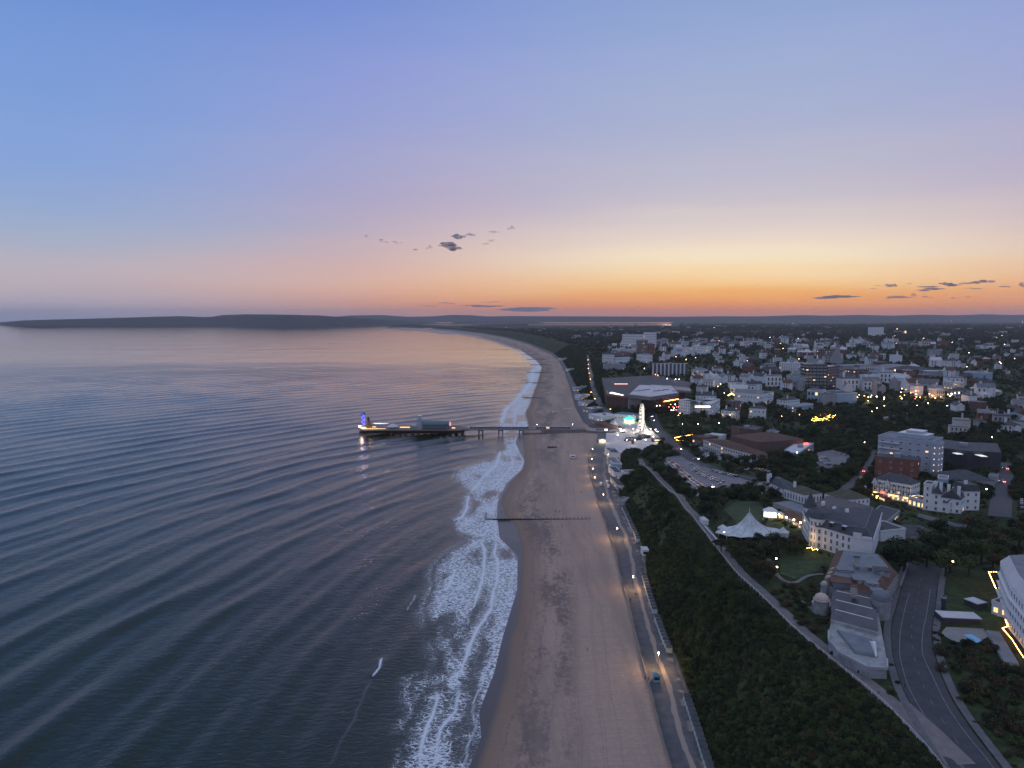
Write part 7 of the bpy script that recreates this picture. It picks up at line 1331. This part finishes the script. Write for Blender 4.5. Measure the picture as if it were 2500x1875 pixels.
# ================================================================== far houses
def house_mesh(k, wall, roofm):
    key = ('house', k, wall, roofm)
    if key in WINCACHE: return WINCACHE[key]
    r = random.Random(k*7+3); b = MB(); w, d, h = r.uniform(.8, 1.4), r.uniform(.7, 1.0), r.uniform(.6, .95); t = k % 3
    b.box(-w/2, w/2, -d/2, d/2, -.6, h)
    if t == 0: b.hip(-w/2, w/2, -d/2, d/2, h, .32, .05, 1)
    elif t == 1: b.gable(-w/2, w/2, -d/2, d/2, h, .4, 'x', .04, 1, 0)
    else: b.box(-w/2-.02, w/2+.02, -d/2-.02, d/2+.02, h, h+.06, 1)
    b.box(-w*.3, -w*.2, -.05, .05, h, h+.55, 0)
    if t < 2: b.box(w*.05, w*.35, -d/2-.15, -d/2+.2, -.6, h*.85, 0); b.gable(w*.05, w*.35, -d/2-.15, -d/2+.2, h*.85, .18, 'y', .02, 1, 0)
    for i in range(4): b.box(-w/2+w*(i+.3)/4, -w/2+w*(i+.65)/4, -d/2-.02, -d/2, h*.55, h*.82, 2); b.box(-w/2+w*(i+.3)/4, -w/2+w*(i+.65)/4, -d/2-.02, -d/2, h*.12, h*.40, 2)
    WINCACHE[key] = b.mesh('house', [WALLS[wall], ROOFS[roofm], GLASS]); return WINCACHE[key]
def wpoly(px): return np.array([ground(*p)[:2] for p in px])
def sample(polyw, n, sep, r, tries=60, taken=None):
    lo, hi = polyw.min(0), polyw.max(0); out = []; tk = [] if taken is None else taken
    c = 0
    while len(out) < n and c < n*tries:
        c += 1; p = np.array((r.uniform(lo[0], hi[0]), r.uniform(lo[1], hi[1])))
        if not in_poly(np.array([p[0]]), np.array([p[1]]), polyw)[0] or blocked(p[0], p[1]): continue
        if tk and min((p[0]-q[0])**2+(p[1]-q[1])**2 for q in tk) < sep*sep: continue
        out.append(p); tk.append(p)
    return out
GX0, GY0, GC = 0.0, 100.0, 2.5; GRID = np.zeros((int(3400/GC), int(4200/GC)), bool)
def paint(p):
    p = np.asarray(p); lo = np.floor((p.min(0)-(GX0, GY0))/GC).astype(int); hi = np.ceil((p.max(0)-(GX0, GY0))/GC).astype(int)
    lo = np.maximum(lo, 0); hi = np.minimum(hi, np.array(GRID.shape)-1)
    if (hi <= lo).any(): return
    xs = GX0+(np.arange(lo[0], hi[0]+1)+.5)*GC; ys = GY0+(np.arange(lo[1], hi[1]+1)+.5)*GC; Xg, Yg = np.meshgrid(xs, ys, indexing='ij'); GRID[lo[0]:hi[0]+1, lo[1]:hi[1]+1] |= in_poly(Xg, Yg, p)
def blocked(x, y):
    i, j = int((x-GX0)/GC), int((y-GY0)/GC)
    return GRID[i, j] if 0 <= i < GRID.shape[0] and 0 <= j < GRID.shape[1] else False
for p in EXCL: paint(p)
HZ = [('streets of the west cliff', [(1480, 846), (1760, 838), (1860, 870), (1900, 925), (1760, 928), (1690, 888), (1600, 884), (1480, 880)], 85, (10, 19), .75), ('streets around the church spire', [(1760, 836), (2100, 828), (2330, 848), (2330, 908), (2060, 902), (1900, 895)], 92, (12, 24), .5), ('suburb at the right edge', [(2330, 848), (2500, 846), (2500, 985), (2420, 992), (2350, 940)], 32, (9, 15), .35), ('far suburb below the skyline', [(1330, 818), (1500, 810), (2480, 810), (2480, 845), (1700, 836), (1420, 832)], 30, (11, 18), .25), ('town centre blocks', [(1850, 905), (2100, 905), (2420, 925), (2400, 985), (2200, 965), (2080, 962), (1960, 957), (1890, 962)], 44, (13, 24), .55), ('slope below the west cliff', [(1690, 932), (1850, 925), (1880, 962), (1780, 968), (1700, 968)], 18, (11, 18), .7), ('blocks right of the public gardens', [(2330, 1005), (2500, 985), (2500, 1075), (2330, 1080)], 16, (10, 16), .3)]
hr = random.Random(11)
def mk_house(p, s, wl, rm, label, group):
    z = float(height(p[0], p[1])); o = obj('house', house_mesh(hr.randrange(9), wl, rm), None, (p[0], p[1], z+s*.05), hr.uniform(-.5, .5)+hr.choice((0, 0, 1.57)), (s*hr.uniform(.9, 1.3), s, s*hr.uniform(.75, 1.05))); tag(o, label, 'house', group)
    paint([(p[0]-s*.8, p[1]-s*.7), (p[0]+s*.8, p[1]-s*.7), (p[0]+s*.8, p[1]+s*.7), (p[0]-s*.8, p[1]+s*.7)])
for zn, px, n, sz, pw in HZ:
    pts = sample(wpoly(px), n, sz[1]*1.5, hr); pts.sort(key=lambda q: q[0]/q[1]); cn = {}
    for p in pts:
        wl = 'white' if hr.random() < pw else hr.choice(('cream', 'grey', 'brick', 'brown')); cn[wl] = cn.get(wl, 0)+1; mk_house(p, hr.uniform(*sz), wl, hr.choice(('slate', 'slate', 'brown', 'grey', 'lead', 'white')), f'{wl} walled house in the {zn}, {ordw(cn[wl])} such from the left', 'houses in the '+zn)
# beyond the houses one can pick out, roofs too small and many to count
def far_roofs():
    b = MB(); r = random.Random(4); P = np.vstack([wpoly([(1290, 812), (1480, 800)]), wpoly([(2560, 800), (2560, 850), (1700, 846), (1400, 836)])]); n = 0
    while n < 140:
        y = math.exp(r.uniform(math.log(2300), math.log(7800))); x = r.uniform(xt(y)+60, .82*y)
        if fbm(np.array(x), np.array(y), 420, 2, 91) < .48: continue
        s = r.uniform(8, 15)*(1+y/9000); z = float(height(x, y)); c = (x, y, z-2); m = r.choice((1, 2, 2, 3)); b.cbox(c, s*r.uniform(1, 2.2), s, s*.55+4, r.uniform(-.5, .5), m); b.cbox((x, y, z+s*.55+2), s*.9, s*.7, s*.22, 0, 3); n += 1
    tag(b.build('far_suburb_roofs', [WALLS['white'], WALLS['cream'], WALLS['grey'], ROOFS['slate']]), 'countless tiny roofs of the far suburb among trees', kind='stuff')
far_roofs()
# ================================================================== trees
def leaf_mat(name, c1, c2):
    m, nt, b = new_mat(name); N = nt.nodes.new; L = nt.links.new; oi = N('ShaderNodeObjectInfo'); g = N('ShaderNodeNewGeometry')
    nz = N('ShaderNodeTexNoise'); nz.inputs['Scale'].default_value = .045; nz.inputs['Detail'].default_value = 5; nz.inputs['Roughness'].default_value = .7; L(g.outputs[0], nz.inputs[0])
    a = N('ShaderNodeMath'); a.operation = 'ADD'; L(oi.outputs['Random'], a.inputs[0]); L(nz.outputs[0], a.inputs[1]); h = N('ShaderNodeMath'); h.operation = 'MULTIPLY'; h.inputs[1].default_value = .55; L(a.outputs[0], h.inputs[0])
    r = N('ShaderNodeValToRGB'); L(h.outputs[0], r.inputs[0]); e = r.color_ramp.elements; e[0].position = .15; e[0].color = (*c1, 1); e[1].position = .85; e[1].color = (*c2, 1)
    L(r.outputs[0], b.inputs['Base Color']); b.inputs['Roughness'].default_value = .8; b.inputs['Specular IOR Level'].default_value = .15; return m
LEAFG = leaf_mat('leaves_green', (.018, .032, .011), (.085, .108, .040)); LEAFD = leaf_mat('leaves_dark', (.014, .024, .012), (.048, .060, .030)); LEAFB = leaf_mat('leaves_brown', (.034, .032, .016), (.110, .085, .045)); BARK = mat('bark', (.06, .045, .035), .9, .3, 1.5)
def crown_mesh(seed, n, leaf, kind='round', m=None):
    r = np.random.default_rng(seed); nl = 9 if kind != 'cone' else 8; V = []; Fc = []
    lob = []
    for k in range(nl):
        a = r.uniform(0, 6.28); q = r.uniform(.15, .62); z = r.uniform(-.35, .55)
        if kind == 'cone': z = -.7+1.5*k/nl; q = .45*(1-k/nl)*r.uniform(.4, 1)
        if kind == 'low': z *= .45
        lob.append((q*math.cos(a), q*math.sin(a), z, r.uniform(.34, .56)*(1 if kind != 'cone' else max(.3, 1-k/nl))))
    for k in range(n):
        x, y, z, rad = lob[r.integers(nl)]; d = r.normal(size=3); d /= np.linalg.norm(d); d[2] = d[2] if d[2] > -.4 else -d[2]*.6
        rr_ = rad*r.uniform(.62, 1.05); c = np.array((x, y, z))+d*rr_*np.array((1, 1, .85)); nrm = d+r.normal(size=3)*.55; nrm /= np.linalg.norm(nrm); u = np.cross(nrm, r.normal(size=3)); u /= np.linalg.norm(u); v = np.cross(nrm, u); s = leaf*r.uniform(.6, 1.25); i = len(V)
        V += [c-u*s*.5, c+v*s*.32+u*s*.05, c+u*s*.55, c-v*s*.34]; Fc.append((i, i+1, i+2, i+3))
    return mesh_np('crown', np.array(V), np.array(Fc), m or LEAFG)
def trunk_mesh(seed):
    r = random.Random(seed); b = MB(); b.bar((0, 0, -.15), (0, 0, .55), .055, 7, r2=.035)
    for k in range(5): a = k*1.3+r.random(); b.bar((0, 0, .35+.05*k), (.28*math.cos(a), .28*math.sin(a), .75+.06*k), .028, 5, r2=.010)
    return b.mesh('trunk', BARK)
CROWNS = {'round': [crown_mesh(20+k, 900, .17, 'round', (LEAFG, LEAFD, LEAFG, LEAFB)[k]) for k in range(4)], 'low': [crown_mesh(30+k, 520, .20, 'low', (LEAFG, LEAFD, LEAFB)[k]) for k in range(3)], 'cone': [crown_mesh(40, 900, .15, 'cone', LEAFD)], 'big': [crown_mesh(50+k, 2600, .10, 'round', LEAFD) for k in range(2)]}
TRUNKS = [trunk_mesh(k) for k in range(3)]; tre = random.Random(21); TREES = []
def tree(x, y, rad, hgt, kind, label, group, z=None):
    z0 = float(height(x, y)) if z is None else z; r = thing('tree' if kind != 'low' else 'shrub', label, 'tree' if kind != 'low' else 'shrub', (x, y, z0), tre.uniform(0, 6.28), group); me = tre.choice(CROWNS[kind])
    t = obj('trunk', tre.choice(TRUNKS), r); t.scale = (hgt*.9, hgt*.9, hgt); c = obj('crown', me, r, (0, 0, hgt-rad*.85 if kind != 'cone' else hgt*.52)); c.scale = (rad, rad, rad*.95 if kind != 'cone' else hgt*.58); TREES.append(c)
TZ = [('strip between cliff path and car park', [(1568, 1128), (1606, 1126), (1668, 1188), (1695, 1212), (1722, 1216), (1690, 1226), (1640, 1188), (1590, 1148)], 30, (2.6, 4.6), 'round', 3.6), ('wooded garden above the marquee', [(1692, 1228), (1762, 1212), (1842, 1202), (1880, 1234), (1765, 1246), (1745, 1290), (1716, 1268)], 28, (2.8, 4.6), 'round', 4.0), ('garden below the marquee', [(1742, 1338), (1900, 1326), (1962, 1342), (1990, 1372), (1900, 1372), (1876, 1442), (1805, 1398)], 40, (2.2, 4.0), 'round', 3.2), ('slope beside the domed villa', [(1868, 1440), (1985, 1430), (2006, 1545), (1965, 1540)], 24, (1.4, 2.6), 'low', 2.2), ('grove beyond the head of the clifftop road', [(2236, 1384), (2290, 1302), (2510, 1292), (2510, 1368), (2430, 1400), (2300, 1412)], 34, (3.6, 6.2), 'round', 5.0), ('thicket right of the clifftop road', [(2270, 1590), (2330, 1572), (2440, 1580), (2505, 1660), (2520, 1880), (2435, 1800), (2335, 1702)], 44, (1.8, 3.2), 'low', 2.4), ('belt in front of the theatre', [(1768, 1114), (1845, 1126), (1852, 1142), (1785, 1142), (1728, 1122)], 12, (3.4, 5), 'round', 4.2), ('belt around the tree ringed car park', [(1868, 1124), (1985, 1104), (2040, 1086), (2090, 1105), (2090, 1135), (2065, 1168), (1995, 1176), (1930, 1165), (1870, 1150)], 34, (3.6, 5.6), 'round', 5), ('public gardens', [(1640, 1022), (1990, 1000), (2140, 992), (2480, 992), (2480, 1060), (2150, 1075), (1990, 1085), (1900, 1060), (1700, 1052), (1640, 1045)], 46, (4.5, 7.5), 'round', 9)]
tree(*PZ(2208, 1395, 31)[:2], 9.5, 15, 'big', 'huge dark cypress like tree between the white hotel and the road', 'clifftop trees'); tree(*PZ(2165, 1380, 31)[:2], 5, 9, 'big', 'dark tree at the left foot of the huge tree', 'clifftop trees'); tree(*PZ(2262, 1382, 31)[:2], 6, 10, 'big', 'dark tree at the right foot of the huge tree', 'clifftop trees'); tree(*PZ(1881, 1322, 31)[:2], 1.3, 6, 'cone', 'slim pointed conifer right in front of the marquee', 'clifftop trees'); tree(*PZ(1722, 1262, 30)[:2], 6, 9.5, 'big', 'big round tree beside the cliff path above the marquee', 'clifftop trees'); tree(*PZ(1765, 1212, 21)[:2], 5, 8, 'big', 'big round tree at the foot of the car park', 'clifftop trees')
for zn, px, n, sz, kd, sep in TZ:
    pts = sample(wpoly(px), n, sep*1.25, tre); pts.sort(key=lambda q: q[0]/q[1]); cn = {}
    for p in pts:
        rad = tre.uniform(*sz); w = ('tall' if rad > sum(sz)/2 else 'small') if kd != 'low' else ('large' if rad > sum(sz)/2 else 'small'); cn[w] = cn.get(w, 0)+1; tree(p[0], p[1], rad, rad*(2.0 if kd == 'round' else 1.25), kd, f'{ordw(cn[w])} {w} {"tree" if kd == "round" else "shrub"} from left in the {zn}', 'trees in the '+zn)
# ---- woods and scrub too dense to count: one object each, leaf clumps on points
def scatter(name, label, P, scale, rot, idx, sources):
    me = bpy.data.meshes.new(name); me.vertices.add(len(P)); me.vertices.foreach_set('co', np.asarray(P, np.float32).ravel()); attr(me, 'scl', scale); attr(me, 'rot', rot); a = me.attributes.new('idx', 'INT', 'POINT'); a.data.foreach_set('value', np.asarray(idx, np.int32))
    o = obj(name, me); ng = bpy.data.node_groups.new(name, 'GeometryNodeTree'); ng.interface.new_socket('Geometry', in_out='INPUT', socket_type='NodeSocketGeometry'); ng.interface.new_socket('Geometry', in_out='OUTPUT', socket_type='NodeSocketGeometry'); N = ng.nodes.new; L = ng.links.new
    gi, go, ip, jn = N('NodeGroupInput'), N('NodeGroupOutput'), N('GeometryNodeInstanceOnPoints'), N('GeometryNodeJoinGeometry')
    for s in reversed(sources): oi = N('GeometryNodeObjectInfo'); oi.transform_space = 'ORIGINAL'; oi.inputs['Object'].default_value = s; oi.inputs['As Instance'].default_value = True; L(oi.outputs['Geometry'], jn.inputs[0])
    def na(nm, t):
        n = N('GeometryNodeInputNamedAttribute'); n.data_type = t; n.inputs['Name'].default_value = nm; return n.outputs[0]
    cx = N('ShaderNodeCombineXYZ'); L(na('rot', 'FLOAT'), cx.inputs[2]); er = N('FunctionNodeEulerToRotation'); L(cx.outputs[0], er.inputs[0]); L(gi.outputs[0], ip.inputs['Points']); L(jn.outputs[0], ip.inputs['Instance']); ip.inputs['Pick Instance'].default_value = True; L(na('idx', 'INT'), ip.inputs['Instance Index']); L(er.outputs[0], ip.inputs['Rotation']); L(na('scl', 'FLOAT'), ip.inputs['Scale']); L(ip.outputs[0], go.inputs[0])
    md = o.modifiers.new('scatter', 'NODES'); md.node_group = ng; return tag(o, label, kind='stuff')
def src_for(kind): return [next(c for c in TREES if c.data == me) for me in CROWNS[kind] if any(c.data == me for c in TREES)]
def free_mask(X, Y):
    i = ((X-GX0)/GC).astype(int); j = ((Y-GY0)/GC).astype(int); ok = (i >= 0) & (j >= 0) & (i < GRID.shape[0]) & (j < GRID.shape[1]); m = np.ones(len(X), bool); m[ok] = ~GRID[i[ok], j[ok]]; return m
def build_woods():
    P = []; S_ = []
    # cliff face scrub
    ys = np.concatenate([rng.uniform(95, 420, 9500), rng.uniform(420, 800, 5200), rng.uniform(940, 2600, 6500)]); u = rng.uniform(0.0, 1.04, len(ys)); X = xb(ys)+2.2+(xt(ys)-xb(ys)-3.6)*u; ok = free_mask(X, ys) & (xt(ys)-xb(ys) > 6)
    grass = (ys > 380) & (ys < 560) & (u > .25) & (u < .95) & (fbm(X, ys, 40, 2, 95) > .33); ok &= ~(grass & (rng.random(len(ys)) < .9))
    X, Y = X[ok], ys[ok]; Z = height(X, Y); sc = rng.uniform(.8, 2.1, len(X))*(.75+.5*fbm(X, Y, 30, 2, 97))*np.clip(Y/500, 1, 2.2)
    scatter('cliff_scrub', 'dense dark scrub covering the cliff between promenade and clifftop', np.stack([X, Y, Z+sc*.15], -1), sc, rng.uniform(0, 6.28, len(X)), rng.choice(3, len(X), p=[.55, .37, .08]), src_for('low'))
    Yb = rng.uniform(100, 700, 900); Xb = xb(Yb)+4+(xt(Yb)-xb(Yb)-7)*rng.random(900); okb = free_mask(Xb, Yb) & (fbm(Xb, Yb, 50, 2, 111) > .5); Xb, Yb = Xb[okb], Yb[okb]; sb = rng.uniform(1.8, 3.4, len(Xb)); scatter('cliff_thicket', 'taller dark thicket clumps growing on the cliff face', np.stack([Xb, Yb, height(Xb, Yb)+sb*.45], -1), sb, rng.uniform(0, 6.28, len(Xb)), rng.integers(0, 3, len(Xb)), src_for('round'))
    # woods of the town, valley and suburbs
    n = 72000; Y = np.exp(rng.uniform(math.log(430), math.log(9500), n)); X = xt(Y)+4+(np.maximum(.86*Y, 300)-xt(Y))*rng.random(n)
    town = smooth((X/Y-.10)/.1)*smooth((Y-950)/200)*(1-smooth((Y-2600)/900)); dens = np.clip((.30+1.5*(fbm(X, Y, 120, 3, 101)-.38))*(1-.45*town), 0.05, 1); ok = free_mask(X, Y) & (rng.random(n) < dens); X, Y = X[ok], Y[ok]
    # keep the clifftop lawns and hotel grounds to the trees already placed there
    near = Y < 640; keep = ~near | (X > 240) | (rng.random(len(X)) < .25); X, Y = X[keep], Y[keep]
    kp = (Y < 7000) | (X > .235*Y); X, Y = X[kp], Y[kp]; sc = rng.uniform(2.4, 5.2, len(X))*np.clip(Y/1500, .85, 3.4); Z = height(X, Y)+np.where(Y > 3000, curv(X, Y), 0)+sc*rng.uniform(.25, .75, len(X))*np.clip(1500/Y, .35, 1)
    scatter('town_woodland', 'dark woodland and garden trees spread through the town and suburbs', np.stack([X, Y, Z], -1), sc, rng.uniform(0, 6.28, len(X)), rng.integers(0, 4, len(X)), src_for('round'))
    # low cover between the clifftop buildings
    n = 9000; X = rng.uniform(70, 420, n); Y = rng.uniform(120, 640, n); ok = free_mask(X, Y) & (X > xt(Y)+5) & (X < .85*Y+40) & (fbm(X, Y, 45, 3, 105) > .40); X, Y = X[ok], Y[ok]; sc = rng.uniform(.6, 1.7, len(X)); Z = height(X, Y)+sc*.2
    scatter('undergrowth', 'low dark shrubbery between the clifftop buildings and roads', np.stack([X, Y, Z], -1), sc, rng.uniform(0, 6.28, len(X)), rng.integers(0, 3, len(X)), src_for('low'))
build_woods()
